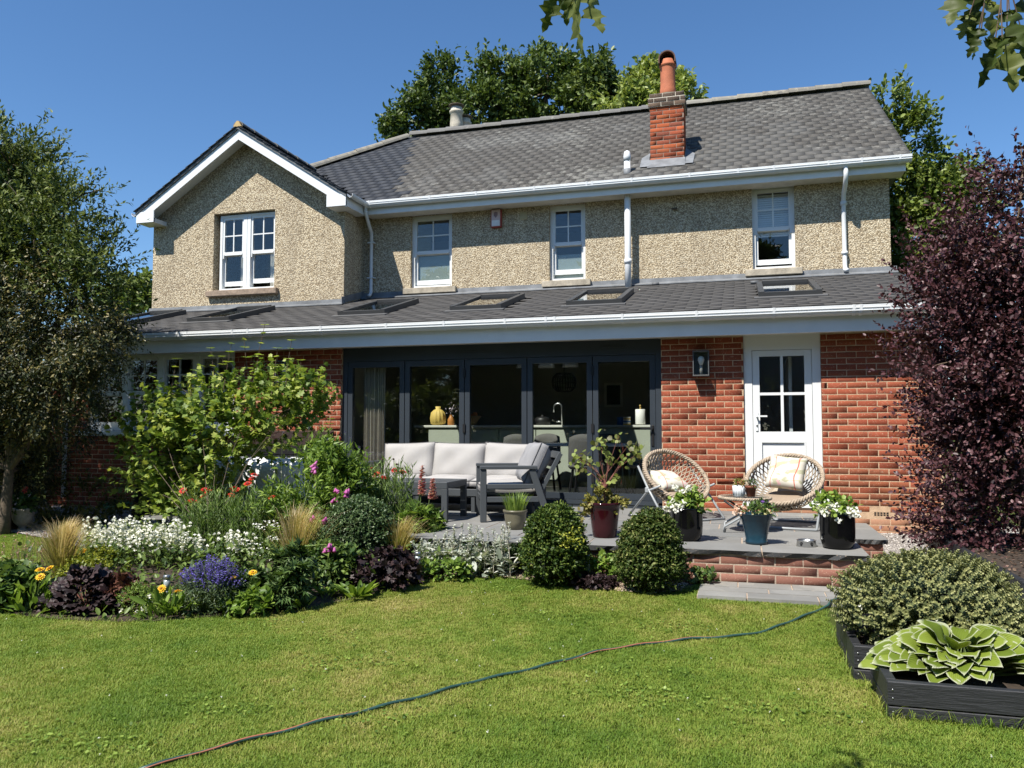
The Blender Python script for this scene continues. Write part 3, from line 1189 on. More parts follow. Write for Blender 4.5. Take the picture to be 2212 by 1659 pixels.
for (y_, z, L, row) in lay(ch_y0 + .004, ch_y1, 5.98, 7.03, ch_y0 + .11, .0755):
    o = link('brick', brick_mesh(MAT['brick_chimney']), None, chim)
    o.location, o.scale, o.rotation_euler = (ch_x1, y_, z), (L / .215, 1, 1), (0, 0, R(90))
for k, (z0, ex) in enumerate(((7.032, .03), (7.107, .03), (7.195, .008))):
    for (x, z, L, row) in lay(ch_x0 - ex, ch_x1 + ex, z0, z0 + .07, ch_x0 - ex + .1 * (k % 2), .0755):
        o = link('brick', brick_mesh(brick_dark), None, chim)
        o.location, o.scale = (x, ch_y0 - ex, z), (L / .215, 1, 1)
    for (y_, z, L, row) in lay(ch_y0 - ex + .004, ch_y1 + ex, z0, z0 + .07, ch_y0 + .1, .0755):
        o = link('brick', brick_mesh(brick_dark), None, chim)
        o.location, o.scale, o.rotation_euler = (ch_x1 + ex, y_, z), (L / .215, 1, 1), (0, 0, R(90))
cxm, cym = -1.16, 14.05
MB().lathe([(.25, 7.265), (.22, 7.30), (.15, 7.33)], (cxm, cym, 0), 16).build('flaunching', pbr('moss_mortar', (.10, .085, .05), .95, .5, 12, 1.0, 40), chim)
cp = MB().lathe([(.135, 7.31), (.142, 7.33), (.14, 7.42), (.132, 7.46), (.128, 7.80), (.132, 7.83), (.15, 7.845), (.15, 7.87), (.132, 7.88), (.130, 7.95)], (cxm, cym, 0), 24)
pot = cp.build('chimney_pot', W['terracotta'], chim)
hood = MB()
K = 12
prof = []
for rr in (.150, .128):
    seq = [(rr * math.cos(math.pi * k / K), 7.93 + rr * math.sin(math.pi * k / K) * 1.0) for k in range(K + 1)]
    prof += seq if rr > .14 else seq[::-1]
prof = [(cxm + a, b) for a, b in prof]
hood.prism([(cxm + .150, 7.86)] + prof[:K + 1] + [(cxm - .150, 7.86), (cxm - .128, 7.86)] + prof[K + 1:] + [(cxm + .128, 7.86)], 1, cym - .16, cym + .14)
hood.build('hood', W['dark_clay'], pot)
MB().box(cxm - .13, cxm + .13, cym + .125, cym + .14, 7.86, 8.05).build('hood_back', W['black_metal'], pot)
lf = MB()
lf.add([(ch_x0 - .02, ch_y0 - .012, 6.0), (ch_x1 + .02, ch_y0 - .012, 6.0), (ch_x1 + .03, 13.52, 5.875), (ch_x0 - .03, 13.52, 5.875), (ch_x0 - .02, ch_y0 - .012, 6.10), (ch_x1 + .02, ch_y0 - .012, 6.10)],
       [(0, 1, 2, 3), (0, 4, 5, 1), (3, 2, 5, 4)])
for sx, xx in ((-1, ch_x0), (1, ch_x1)):
    pts = []
    for (du, Y) in ((0, 13.56), (sx * .16, 13.56), (sx * .17, 14.0), (0, 14.3)):
        pts.append((xx + du, Y, MZ + (Y - MY) * math.tan(MS) + .034))
    lf.add(pts, [(0, 1, 2, 3)])
    lf.add([(xx + sx * .012, 13.78, 6.0), (xx + sx * .012, 14.32, 6.4), (xx + sx * .012, 14.32, 6.52), (xx + sx * .012, 13.78, 6.14)], [(0, 1, 2, 3)])
lf.build('flashing', W['lead'], chim, fix=False)

# two pots on the rear stack
rp = MB().box(-7.2, -6.5, 18.7, 19.3, 7.2, 8.9).build('rear_chimney', W['mortar_chimney'], house)
for (px_, d_, hh) in ((986, 0, 9.78), (1004, .35, 9.6)):
    c_ = at_y(px_, 250, 19.0 + d_)
    pp = MB().lathe([(.17, 8.9), (.165, 9.3), (.15, hh - .22), (.18, hh - .2), (.18, hh - .15), (.15, hh - .13), (.15, hh - .06)], (c_[0], 19.0 + d_, 0), 18).build('chimney_pot', W['cream_pot'], rp)
    MB().lathe([(.13, hh - .06), (.13, hh - .03), (.21, hh - .02), (.2, hh), (.05, hh + .03)], (c_[0], 19.0 + d_, 0), 18).build('cowl', W['bark_brown'], pp)

# ---- pipes
WP = W['white_upvc']
dp = MB().tube([(-6.62, 13.21, 5.50), (-6.62, 13.22, 5.40), (-6.66, 13.45, 5.22), (-6.68, YU - .06, 5.12), (-6.68, YU - .06, 3.98), (-6.68, YU - .10, 3.93), (-6.67, YU - .16, 3.91)], .034, 10)
dp.build('downpipe', WP, house)
MB().box(-6.75, -6.61, YU - .1, YU - .0, 4.92, 4.94).box(-6.75, -6.61, YU - .1, YU, 4.25, 4.27).build('pipe_clip', WP, house)
xs_ = at_y(1356, 500, 13.5)[0]
YP = 13.44
xs_ = at_y(1356, 500, YP)[0]
sp = MB().tube([(xs_, YP, 3.78), (xs_, YP, 4.30), (xs_, YP, 6.10)], .055, 14)
so = sp.build('soil_pipe', WP, house)
MB().lathe([(.066, 4.22), (.066, 4.30)], (xs_, YP, 0), 14).build('pipe_collar', WP, so)
MB().lathe([(.064, 6.00), (.064, 6.08), (.05, 6.16), (.02, 6.18)], (xs_, YP, 0), 14).build('vent_cap', WP, so)
MB().lathe([(.060, 5.70), (.061, 5.86)], (xs_, YP, 0), 14).build('weather_slate', W['lead'], so)
xr = at_y(1822, 480, YU)[0]
dp2 = MB().tube([(xr, 13.21, 5.53), (xr, 13.21, 5.36), (xr - .0, 13.30, 5.26), (xr, YU - .12, 5.18), (xr, YU - .055, 5.05), (xr, YU - .055, 4.02), (xr, YU - .09, 3.95), (xr + .02, YU - .15, 3.93)], .036, 10)
d2 = dp2.build('downpipe', WP, house)
for z_ in ((5.0, 5.06), (4.2, 4.25)):
    MB().lathe([(.05, z_[0]), (.05, z_[1])], (xr, YU - .055, 0), 12).build('pipe_collar', WP, d2)
MB().tube([(-10.55, FY - .07, 2.76), (-10.55, FY + .0, 2.6), (-10.6, YE - .06, 2.4), (-10.6, YE - .06, .3)], .034, 10).build('downpipe', WP, house)

# ---- folding doors
AN = W['anthracite']
bx0, bx1, bz0, bz1 = -5.655, -1.005, .44, 2.60
by = YE + .06
f = MB()
f.box(bx0, bx0 + .075, by, by + .09, bz0, bz1).box(bx1 - .075, bx1, by, by + .09, bz0, bz1)
f.box(bx0 + .075, bx1 - .075, by, by + .09, bz1 - .20, bz1)
f.box(bx0 + .075, bx1 - .075, by - .06, by + .09, bz0 - .03, bz0 + .02)
f.box(bx0, bx1, by - .05, by - .002, bz0 - .08, bz0 - .032)
bif = f.build('folding_doors', AN, house)
for px_ in (1020, 1325):
    xx = at_y(px_, 750, YE)[0]
    MB().box(xx - .16, xx + .16, by - .012, by, bz1 - .10, bz1 - .08).build('trickle_vent', AN, bif)
ms = [bx0 + .075, -4.67, -3.755, -2.84, -1.925, bx1 - .075]
for i, (a, b) in enumerate(zip(ms, ms[1:])):
    a, b = a + .006, b - .006
    z0, z1 = bz0 + .025, bz1 - .205
    y0 = by + .008
    st, rt_ = .072, .085
    l = MB().box(a, a + st, y0, y0 + .07, z0, z1).box(b - st, b, y0, y0 + .07, z0, z1)
    l.box(a + st, b - st, y0, y0 + .07, z0, z0 + rt_).box(a + st, b - st, y0, y0 + .07, z1 - rt_, z1)
    leaf = l.build('door_leaf', AN, bif)
    MB().box(a + st, b - st, y0 + .03, y0 + .036, z0 + rt_, z1 - rt_).build('pane', GLASS_DARK, leaf)
    if i in (1, 3):
        for zz in (.75, 1.42, 2.2):
            MB().box(b - .012, b + .024, y0 - .02, y0 - .001, zz - .06, zz + .06).build('hinge', W['black_metal'], leaf)
    if i == 4:
        hd = MB().bbox(b - .055, b - .02, y0 - .014, y0 - .001, 1.18, 1.46, .006).bar((b - .04, y0 - .045, 1.41), (b - .19, y0 - .045, 1.41), .016, .02).bar((b - .04, y0, 1.41), (b - .04, y0 - .05, 1.41), .018, .018)
        hd.build('handle', W['black_metal'], leaf)

# ---- the white door
dx0, dx1, dz0, dz1 = .04, .96, .435, 2.60
y = YE + .03
f = MB().box(dx0, dx0 + .10, y, y + .08, dz0, dz1 - .10).box(dx1 - .10, dx1, y, y + .08, dz0, dz1 - .10).box(dx0, dx1, y, y + .08, dz1 - .10, dz1)
f.box(dx0 + .10, dx1 - .10, y, y + .08, dz1 - .19, dz1 - .10).box(dx0 + .10, dx1 - .10, y - .05, y + .08, dz0, dz0 + .04)
door = f.build('back_door', W['white_frame'], house)
a, b = dx0 + .105, dx1 - .105
z0, z1 = dz0 + .045, dz1 - .195
y0 = y + .012
gx0, gx1, gz0, gz1 = a + .085, b - .085, 1.375, z1 - .075
l = MB().box(a, gx0, y0, y0 + .05, z0, z1).box(gx1, b, y0, y0 + .05, z0, z1).box(gx0, gx1, y0, y0 + .05, gz1, z1)
l.box(gx0, gx1, y0, y0 + .05, gz0 - .12, gz0).box(gx0, gx1, y0, y0 + .05, z0, z0 + .13).box(gx0, gx1, y0 + .018, y0 + .04, z0 + .13, gz0 - .12)
for (p, q, r_, s_) in ((gx0, gx0 + .018, z0 + .13, gz0 - .12), (gx1 - .018, gx1, z0 + .13, gz0 - .12)):
    l.box(p, q, y0 - .006, y0 + .017, r_, s_)
l.box(gx0 + .018, gx1 - .018, y0 - .006, y0 + .017, gz0 - .138, gz0 - .12)
leaf = l.build('door_leaf', W['white_frame'], door)
gxm, gzm = (gx0 + gx1) / 2, (gz0 + gz1) / 2
MB().box(gxm - .017, gxm + .017, y0 + .004, y0 + .03, gz0, gz1).box(gx0, gxm - .017, y0 + .004, y0 + .03, gzm - .017, gzm + .017).box(gxm + .017, gx1, y0 + .004, y0 + .03, gzm - .017, gzm + .017).build('glazing_bar', W['white_frame'], leaf)
for (p, q) in ((gx0, gxm - .017), (gxm + .017, gx1)):
    for (r_, s_) in ((gz0, gzm - .017), (gzm + .017, gz1)):
        MB().box(p, q, y0 + .02, y0 + .026, r_, s_).build('pane', GLASS, leaf)
MB().bbox(a + .03, a + .062, y0 - .012, y0, 1.38, 1.62, .005).bar((a + .045, y0, 1.57), (a + .045, y0 - .05, 1.57), .018, .018).bar((a + .04, y0 - .05, 1.57), (a + .17, y0 - .05, 1.57), .016, .02).build('handle', W['white_frame'], leaf)
MB().lathe([(.009, 0), (.009, .02)], (a + .046, y0 - .013, 1.44), 8).build('keyhole', W['black_metal'], leaf)
# ---- roof deck is open under the roof windows, so the sun reaches the kitchen (rebuild of the plain deck)
dk = MB()
UT = XR + .42 - XL
us_ = sorted({0, UT, *[c - SWD / 2 + .07 for c in SKY[2:]], *[c + SWD / 2 - .07 for c in SKY[2:]]})
for a, b in zip(us_, us_[1:]):
    hole = any(abs((a + b) / 2 - c) < SWD / 2 for c in SKY[2:])
    for (v0, v1) in (((.03, SV0 + .07), (SV1 - .1, EL)) if hole else ((.03, EL),)):
        dk.add([ext_pt(u, v, n) for n in (-.10, -.022) for (u, v) in ((a, v0), (b, v0), (b, v1), (a, v1))],
               [(0, 3, 2, 1), (4, 5, 6, 7), (0, 1, 5, 4), (1, 2, 6, 5), (2, 3, 7, 6), (3, 0, 4, 7)])
ext_roof.data = dk.mesh('extension_roof')
ext_roof.data.materials.append(W['dark_lead'])
for o in list(col.objects):
    if o.name.startswith('blind') and o.parent and o.parent.name.startswith('roof_window') and o.parent.name not in ('roof_window', 'roof_window.001'):
        bpy.data.objects.remove(o)

# ================================================================ INSIDE THE KITCHEN
kp = pbr('kitchen_paint', (.42, .40, .36), .9, .04)
MB().box(-7.2, -.72, 10.84, 16.6, .38, .45).box(-.72, 2.2, 10.84, 14, .38, .45).build('kitchen_floor', pbr('floor_tile', (.23, .22, .20), .5, .1, 3), house)
kw = MB().box(-7.25, -.7, 16.5, 16.6, .45, 3.0).box(-7.25, -7.15, 10.84, 16.5, .45, 3.0).box(-.80, -.70, 11.7, 16.5, .45, 3.0).box(-7.2, -.7, 13.95, 16.6, 2.78, 2.85)
kw.box(-.70, 2.2, 13.5, 13.6, .45, 3.0)
kw.build('kitchen_wall', kp, house)
SAGE = pbr('sage_paint', (.40, .43, .35), .5, .03)
TOPM = pbr('worktop', (.62, .62, .56), .35, .05)
isl = thing('kitchen_island', 'sage green kitchen island with pale worktop seen through the folding doors', 'kitchen island', (-3.4, 13.2, .45))
MB().bbox(-5.50, -1.30, 12.93, 13.9, 1.435, 1.475, .006).build('worktop', TOPM, isl)
MB().box(-5.25, -1.36, 12.98, 13.8, .55, 1.434).box(-5.25, -1.36, 13.05, 13.8, .45, .55).build('carcass', SAGE, isl)
for k in range(6):
    a = -5.24 + k * .645
    MB().bbox(a, a + .63, 12.958, 12.979, .57, 1.40, .004).build('cupboard_door', SAGE, isl)
pn = thing('white_partition', 'white wall end beside the right-hand folding door', 'partition', (-1.0, 11.9, .45))
MB().box(-1.06, -.92, 11.75, 12.0, .45, 2.78).box(-1.15, -.90, 11.72, 12.02, 2.35, 2.75).build('post', pbr('white_wall', (.75, .74, .68), .8, .02), pn)
v = thing('ribbed_vase', 'yellow ribbed vase on the kitchen island', 'vase', (-5.12, 13.1, 1.476), local=True)
MB().lathe([(.08, 0), (.125, .03), (.135, .12), (.12, .22), (.07, .27), (.04, .285), (.045, .33), (.042, .33)], (0, 0, 0), 48, flute=(.06, 12)).build('body', pbr('mustard', (.62, .45, .12), .6, .08), v)
v = thing('small_vase', 'orange bottle vase holding pale flowers on the kitchen island', 'vase', (-4.86, 13.05, 1.476), local=True)
MB().lathe([(.05, 0), (.06, .02), (.06, .10), (.03, .15), (.022, .17), (.026, .18)], (0, 0, 0), 20).build('body', pbr('amber', (.45, .19, .05), .4, .08), v)
fm = MB()
for k in range(46):
    p = np.array([rng.normal(0.03, .06), rng.normal(0, .05), .30 + rng.normal(0, .05)])
    d = rng.normal(0, 1, 3)
    d /= np.linalg.norm(d)
    e = np.cross(d, [0, 0, 1.])
    e /= np.linalg.norm(e) + 1e-6
    fm.add([p, p + d * .03 + e * .012, p + d * .04, p + d * .03 - e * .012], [(0, 1, 2, 3)])
fm.build('blossom', pbr('lilac_white', (.68, .6, .66), .7, .08), v, fix=False)
v = thing('fruit_bowl', 'wooden bowl of fruit on the kitchen island', 'bowl', (-4.45, 13.05, 1.476), local=True)
MB().lathe([(.05, 0), (.10, .1), (.14, .16), (.13, .16), (.09, .1)], (0, 0, 0), 18).build('bowl', pbr('pale_wood', (.45, .30, .15), .6), v)
MB().lathe([(.01, .13), (.04, .15), (.05, .18), (.04, .21), (.01, .225)], (.03, 0, 0), 12).lathe([(.01, .12), (.04, .13), (.05, .16), (.03, .2)], (-.06, .02, 0), 12).build('fruit', pbr('orange_fruit', (.6, .22, .08), .5), v)
v = thing('kitchen_tap', 'tall curved chrome tap on the kitchen island', 'tap', (-2.93, 13.25, 1.476), local=True)
pts = [(0, 0, 0), (0, 0, .30)] + [(-.07 + .07 * math.cos(t), 0, .30 + .07 * math.sin(t)) for t in np.linspace(.3, math.pi, 8)] + [(-.14, 0, .22)]
MB().tube(pts, .012, 8).tube([(0, 0, .06), (-.10, 0, .06)], .012, 8).build('spout', W['steel'], v)
v = thing('paper_towel', 'white paper towel roll on a holder near the right door', 'paper towel', (-1.58, 13.05, 1.476), local=True)
MB().lathe([(.075, .01), (.08, .02), (.08, .25), (.075, .255)], (0, 0, 0), 20).build('roll', pbr('paper', (.85, .84, .80), .9, .02), v)
MB().lathe([(.012, .25), (.014, .30), (.02, .31), (.012, .33)], (0, 0, 0), 10).build('holder', pbr('brass', (.5, .35, .12), .4, metal=.8), v)
v = thing('striped_mug', 'blue and yellow striped jar on the kitchen island', 'jar', (-1.80, 13.05, 1.476), local=True)
for k, cc in enumerate([(.7, .5, .1), (.8, .78, .7), (.03, .12, .35), (.8, .78, .7), (.65, .45, .1), (.8, .78, .7)]):
    MB().lathe([(.06, .022 * k), (.06, .022 * k + .022)], (0, 0, 0), 18).build('stripe', pbr('stripe%d' % k, cc, .4), v)
MB().lathe([(.06, 0), (.06, .13)], (-.11, .05, 0), 14).build('blue_jar', pbr('blue_jar', (.03, .14, .35), .35), v)
v = thing('casserole', 'dark casserole dish on the kitchen island', 'pot', (-3.32, 13.45, 1.476), local=True)
MB().lathe([(.11, 0), (.14, .03), (.14, .11), (.10, .14), (.02, .155), (.02, .18)], (0, 0, 0), 20).build('body', W['black_metal'], v)
# pendant lamps
DOME = pbr('dome_grey', (.55, .55, .53), .5, .03)
for k, (xx, lab) in enumerate(((-3.38, 'middle of three grey dome pendant lamps behind the folding doors'), (-2.94, 'right-hand grey dome pendant lamp above the woven globe lamp'), (-3.79, 'grey dome pendant lamp half hidden by a door frame'))):
    pl = thing('pendant_lamp', lab, 'pendant lamp', (xx, 14.0, 2.52), group='dome pendant lamps in the kitchen', local=True)
    MB().lathe([(.15, 0), (.145, .05), (.11, .10), (.05, .13), (.02, .14), (.02, .17)], (0, 0, 0), 24).build('shade', DOME, pl)
    MB().tube([(0, 0, .16), (0, 0, .26)], .004, 5).build('cord', W['black_metal'], pl)
gl = thing('woven_lamp', 'dark woven globe pendant lamp hanging over the dining table', 'pendant lamp', (-2.66, 12.2, 2.0), local=True)
w_ = MB()
for k in range(26):
    a = 6.283 * k / 26
    w_.tube([(.19 * math.cos(a) * s_, .19 * math.sin(a) * s_, z_) for s_, z_ in ((.62, 0), (.92, .06), (1, .14), (.92, .22), (.62, .28))], .006, 4)
for z_, s_ in ((0, .62), (.06, .92), (.14, 1), (.22, .92), (.28, .62)):
    w_.tube([(.19 * s_ * math.cos(t), .19 * s_ * math.sin(t), z_) for t in np.linspace(0, 6.283, 25)], .006, 4)
w_.build('shade', pbr('dark_rattan', (.03, .024, .02), .8), gl)
MB().tube([(0, 0, .2), (0, 0, 1.2)], .005, 5).build('cord', W['black_metal'], gl)
# curtain
cu = MB()
c0, c1 = at_y(786, 900, 10.79)[0], at_y(832, 900, 10.79)[0]
n_ = 60
pts = [(c0 + (c1 - c0) * i / n_, 10.79 + .03 * math.sin(i * 1.15) + .01 * math.sin(i * .37)) for i in range(n_ + 1)]
for p, q in zip(pts, pts[1:]):
    cu.add([(p[0], p[1], .48), (q[0], q[1], .48), (q[0], q[1], 2.42), (p[0], p[1], 2.42)], [(0, 1, 2, 3)], True)
ct = cu.build('curtain', pbr('linen', (.40, .365, .32), .95, .06), None, fix=False)
tag(ct, 'pleated beige curtain behind the leftmost folding door', 'curtain')
MB().box(.60, .64, 10.95, 11.75, .46, 2.35).build('inner_door', W['white_frame'], house)
# pictures
for (px_, py_, Y_, hw, hh, lab) in ((1325, 853, 16.45, .19, .25, 'white framed dark picture on the far kitchen wall'), (818, 835, 14.5, .10, .30, 'narrow framed picture in the dark corner by the curtain')):
    c = at_y(px_, py_, Y_)
    pf = thing('picture', lab, 'picture', (c[0], Y_, c[2]), local=True)
    t = .05
    MB().box(-hw, -hw + t, 0, .03, -hh, hh).box(hw - t, hw, 0, .03, -hh, hh).box(-hw + t, hw - t, 0, .03, -hh, -hh + t).box(-hw + t, hw - t, 0, .03, hh - t, hh).build('frame', pbr('picture_frame', (.62, .6, .54), .6), pf)
    MB().box(-hw + t, hw - t, .012, .02, -hh + t, hh - t).build('print', pbr('dark_print', (.02, .025, .03), .5), pf)
# dining table and chairs
dt = thing('dining_table', 'pale grey dining table inside the folding doors', 'dining table', (-2.5, 11.65, .45), local=True)
MB().bbox(-.95, .95, -.42, .42, .71, .75, .008).build('table_top', pbr('pale_table', (.42, .44, .45), .3, .03), dt)
for sx in (-1, 1):
    for sy in (-1, 1):
        MB().bar((sx * .85, sy * .34, 0), (sx * .80, sy * .30, .71), .05, .05).build('leg', W['black_metal'], dt)


def dining_chair(x, y_, rz, lab):
    c = thing('dining_chair', lab, 'dining chair', (x, y_, .45), rz, 'dining chairs in the kitchen', local=True)
    fab = pbr('grey_velvet', (.10, .095, .09), .9, .1)
    MB().bbox(-.23, .23, -.23, .22, .40, .48, .03).build('seat', fab, c)
    b_ = MB()
    vs, fs = [], []
    for j in range(6):
        for i in range(7):
            a = (i - 3) / 3
            t = j / 5
            vs.append((a * (.23 - .03 * t * t), .20 + .07 * t - .06 * a * a, .47 + .42 * t - .05 * a * a * t))
    for off, d in ((0, 0), (42, .035)):
        pass
    V2 = [(a, b + .035, c_) for a, b, c_ in vs]
    for j in range(5):
        for i in range(6):
            k = j * 7 + i
            fs.append((k, k + 1, k + 8, k + 7))
            fs.append((k + 42, k + 49, k + 50, k + 43))
    for i in range(6):
        fs.append((35 + i, 36 + i, 78 + i, 77 + i))
    for j in range(5):
        fs.append((j * 7, j * 7 + 7, j * 7 + 49, j * 7 + 42))
        fs.append((j * 7 + 6, j * 7 + 48, j * 7 + 55, j * 7 + 13))
    b_.add(vs + V2, fs, True)
    b_.build('backrest', fab, c)
    for sx in (-1, 1):
        for sy in (-1, 1):
            MB().bar((sx * .22, sy * .21, 0), (sx * .17, sy * .16, .41), .025, .025).build('leg', W['black_metal'], c)


dining_chair(-3.05, 11.12, R(180), 'grey dining chair on the near side of the table, left one')
dining_chair(-2.1, 11.12, R(180), 'grey dining chair on the near side of the table, right one')
dining_chair(-3.0, 12.25, 0, 'grey dining chair on the far side of the table, left one')
dining_chair(-2.05, 12.25, 0, 'grey dining chair on the far side of the table, right one')
dining_chair(-1.35, 11.65, R(-90), 'grey dining chair at the right-hand end of the table')

# ================================================================ WALL FITTINGS
def wall_lamp(x, z, lab):
    t = thing('wall_lamp', lab, 'wall lamp', (x, YE, z), group='glass box wall lamps', local=True)
    zc = W['lampzinc'] if 'lampzinc' in W else pbr('lampzinc', (.10, .105, .105), .5, .15, 20, metal=.3)
    w2, h2, d_ = .095, .16, .16
    MB().box(-w2, w2, -.012, -.001, -h2, h2).build('back_plate', zc, t)
    f_ = MB()
    for sx in (-1, 1):
        for yy in (-d_, -.024):
            f_.box(sx * w2 - .006, sx * w2 + .006, yy, yy + .012, -h2 + .013, h2 - .013)
    f_.bbox(-w2 - .008, w2 + .008, -d_ - .008, -.012, h2 - .012, h2 + .004, .004).bbox(-w2 - .008, w2 + .008, -d_ - .008, -.012, -h2 - .004, -h2 + .012, .004)
    f_.build('frame', zc, t)
    MB().box(-w2 + .006, w2 - .006, -d_ + .004, -d_ + .007, -h2 + .012, h2 - .012).build('pane', GLASS, t)
    for sx in (-1, 1):
        MB().box(sx * w2 - .0015, sx * w2 + .0015, -d_ + .012, -.024, -h2 + .012, h2 - .012).build('pane', GLASS, t)
    MB().lathe([(.02, -h2 + .012), (.022, -.05), (.018, -.02)], (0, -.08, 0), 12).build('socket', pbr('socket', (.35, .35, .34), .4), t)
    MB().lathe([(.016, -.02), (.03, .01), (.042, .045), (.036, .08), (.015, .097)], (0, -.08, 0), 16).build('bulb', pbr('opal', (.86, .85, .80), .3, .01), t)


wall_lamp(-.485, 2.245, 'grey box wall lamp with white bulb between the folding doors and white door')
wall_lamp(-6.56, 2.265, 'grey box wall lamp on the brick wall behind the tall green shrub')
al = thing('alarm_box', 'red and white burglar alarm box under the upper gutter', 'alarm box', (-4.21, YU, 5.22), local=True)
MB().bbox(-.10, .10, -.075, -.001, -.165, .165, .012).build('case', pbr('alarm_red', (.30, .05, .045), .5, .05), al)
MB().bbox(-.082, .082, -.083, -.0755, -.15, .155, .003).build('cover', pbr('alarm_face', (.55, .42, .42), .5, .06), al)
MB().bbox(-.075, .075, -.088, -.084, -.145, -.04, .002).build('panel', pbr('alarm_white', (.75, .73, .72), .5), al)
em = MB()
em.prism([(-.035, .10), (0, .115), (.035, .10), (.035, .045), (0, .0), (-.035, .045)], 1, -.088, -.084)
em.build('emblem', pbr('alarm_mark', (.25, .16, .18), .5), al)
av = thing('wall_vent', 'small square cream vent plate under the upper gutter', 'vent', (-3.71, YU, 5.24), local=True)
MB().bbox(-.07, .07, -.02, -.001, -.07, .07, .006).build('plate', pbr('cream_vent', (.42, .36, .22), .6), av)
sl_ = MB()
for k in range(5):
    sl_.box(-.055, .055, -.024, -.0205, -.05 + k * .022, -.042 + k * .022)
sl_.build('slat', pbr('cream_vent', (0, 0, 0)), av)
hk = thing('cable_outlet', 'small dark cable outlet high on the pebbledash near the chimney', 'outlet', (-1.04, YU, 5.17), local=True)
MB().tube([(-.03, -.002, .0), (0, -.05, -.02), (.05, -.05, -.01)], .02, 6).build('stub', W['bark_brown'], hk)

# ================================================================ PATIO AND HARD LANDSCAPE
PZ = .37
patio = MB()
patio.prism([(-6.9, 8.6), (-4.4, 8.25), (-2.5, 7.42), (-2.2, 7.17), (.985, 7.17), (.985, YE - .012), (-6.9, YE - .012)], 2, -.05, PZ - .006)
patio = patio.build('patio', W['mortar_grey'], None)
tag(patio, kind='structure')
fc = brickmat('slab_edge', [(.05, .052, .055), (.075, .078, .08), (.06, .062, .064)], (.03, .03, .03))


def slab(x0, x1, y0, y1, zt, parent, rough_front=False, mat='stone_slab', th=.04, name='paving_slab'):
    """a stone slab; riven, uneven front edge when it is a coping"""
    n = 10 if rough_front else 1
    xs = np.linspace(x0, x1, n + 1)
    vs, fs = [], []
    for i, x in enumerate(xs):
        e = rng.uniform(-.012, .010) if rough_front else 0
        e2 = rng.uniform(-.02, .02) if rough_front else 0
        vs += [(x, y0 + e, zt - .004 * rough_front), (x, y1, zt), (x, y1, zt - th), (x, y0 + .015 * rough_front + e2, zt - th - (rng.uniform(0, .012) if rough_front else 0))]
    for i in range(n):
        k = 4 * i
        fs += [(k, k + 4, k + 5, k + 1), (k + 1, k + 5, k + 6, k + 2), (k + 2, k + 6, k + 7, k + 3), (k + 3, k + 7, k + 4, k)]
    fs += [(0, 1, 2, 3), (4 * n + 3, 4 * n + 2, 4 * n + 1, 4 * n)]
    mb = MB()
    mb.add(vs, fs)
    me = mb.mesh(name)
    me.materials.append(MAT[mat])
    if rough_front:
        me.materials.append(fc)
        for p in me.polygons:
            if p.normal.y < -.5:
                p.material_index = 1
    o = bpy.data.objects.new(name, me)
    col.objects.link(o)
    o.parent = parent
    o.matrix_parent_inverse = world_of(parent).inverted()
    return o


def left_edge(y_):
    if y_ < 7.42:
        return -2.5 + (7.42 - y_) * 1.2
    if y_ < 8.25:
        return -4.4 + (8.25 - y_) / (8.25 - 7.42) * 1.9
    return -6.9


rows = [7.12, 7.56, 8.02, 8.62, 9.08, 9.68, 10.10, 10.53]
for i, (a, b) in enumerate(zip(rows, rows[1:])):
    x = 1.0 - (0, .0)[0]
    first = True
    while x > -6.9:
        L = random.choice((.6, .75, .9, .6)) if i else random.choice((.62, .66, .85))
        if first and i % 2:
            L *= .55
        first = False
        x0 = x - L
        if x0 < -6.9:
            x0 = -6.9
        if x > left_edge(b) - .05:
            slab(x0 + .007, x - .007, a + .006, b - .006, PZ + random.uniform(-.003, .003), patio, rough_front=(i == 0))
        x -= L
# the side step
st_ = MB().box(1.003, 1.27, 8.28, 9.6, .0, PZ - .045).build('side_step', W['mortar_grey'], patio)
slab(1.008, 1.31, 8.24, 9.0, PZ - .004, patio, True)
slab(1.008, 1.31, 9.01, 9.62, PZ - .004, patio)
place_bricks(st_, lay(1.003, 1.27, .10, .33, 1.05), 8.275, MAT['brick_pink'], single=lambda x, z, L: True)

rw = thing('retaining_wall', 'low pink brick retaining wall holding up the stone patio', 'wall', (-.6, 7.2, 0))
core = MB().box(-2.2, .98, 7.1665, 7.30, -.1, PZ - .05).build('wall_core', W['mortar_grey'], rw)
place_bricks(core, lay(-2.2, .98, PZ - .05 - 5 * .075, PZ - .05, .03, .075), 7.165, MAT['brick_pink'], single=lambda x, z, L: z > .03)

gp = MB()
gp.prism([(-.36, 6.53), (1.0, 6.60), (1.0, 7.17), (-.36, 7.17)], 2, -.05, .088)
path = gp.build('garden_path', W['mortar_grey'], None)
tag(path, kind='structure')
for (y0, y1, cuts) in ((6.53, 6.73, (-.36, .02, .55, 1.0)), (6.745, 6.93, (-.36, .19, .62, 1.0)), (6.945, 7.16, (-.36, -.05, .38, 1.0))):
    for a, b in zip(cuts, cuts[1:]):
        slab(a + .006, b - .006, y0, y1, .098 + random.uniform(-.003, .003), path, mat='stone_path')

# ================================================================ GARDEN FURNITURE
CH = W['charcoal_metal']
FAB = pbr('cushion_fabric', (.365, .355, .345), .95, .05, 3, .35, 400, spec=.1)
FABG = pbr('cushion_grey', (.27, .27, .28), .95, .06, 3, .35, 400, spec=.1)
PIPING = pbr('piping', (.09, .09, .095), .9)


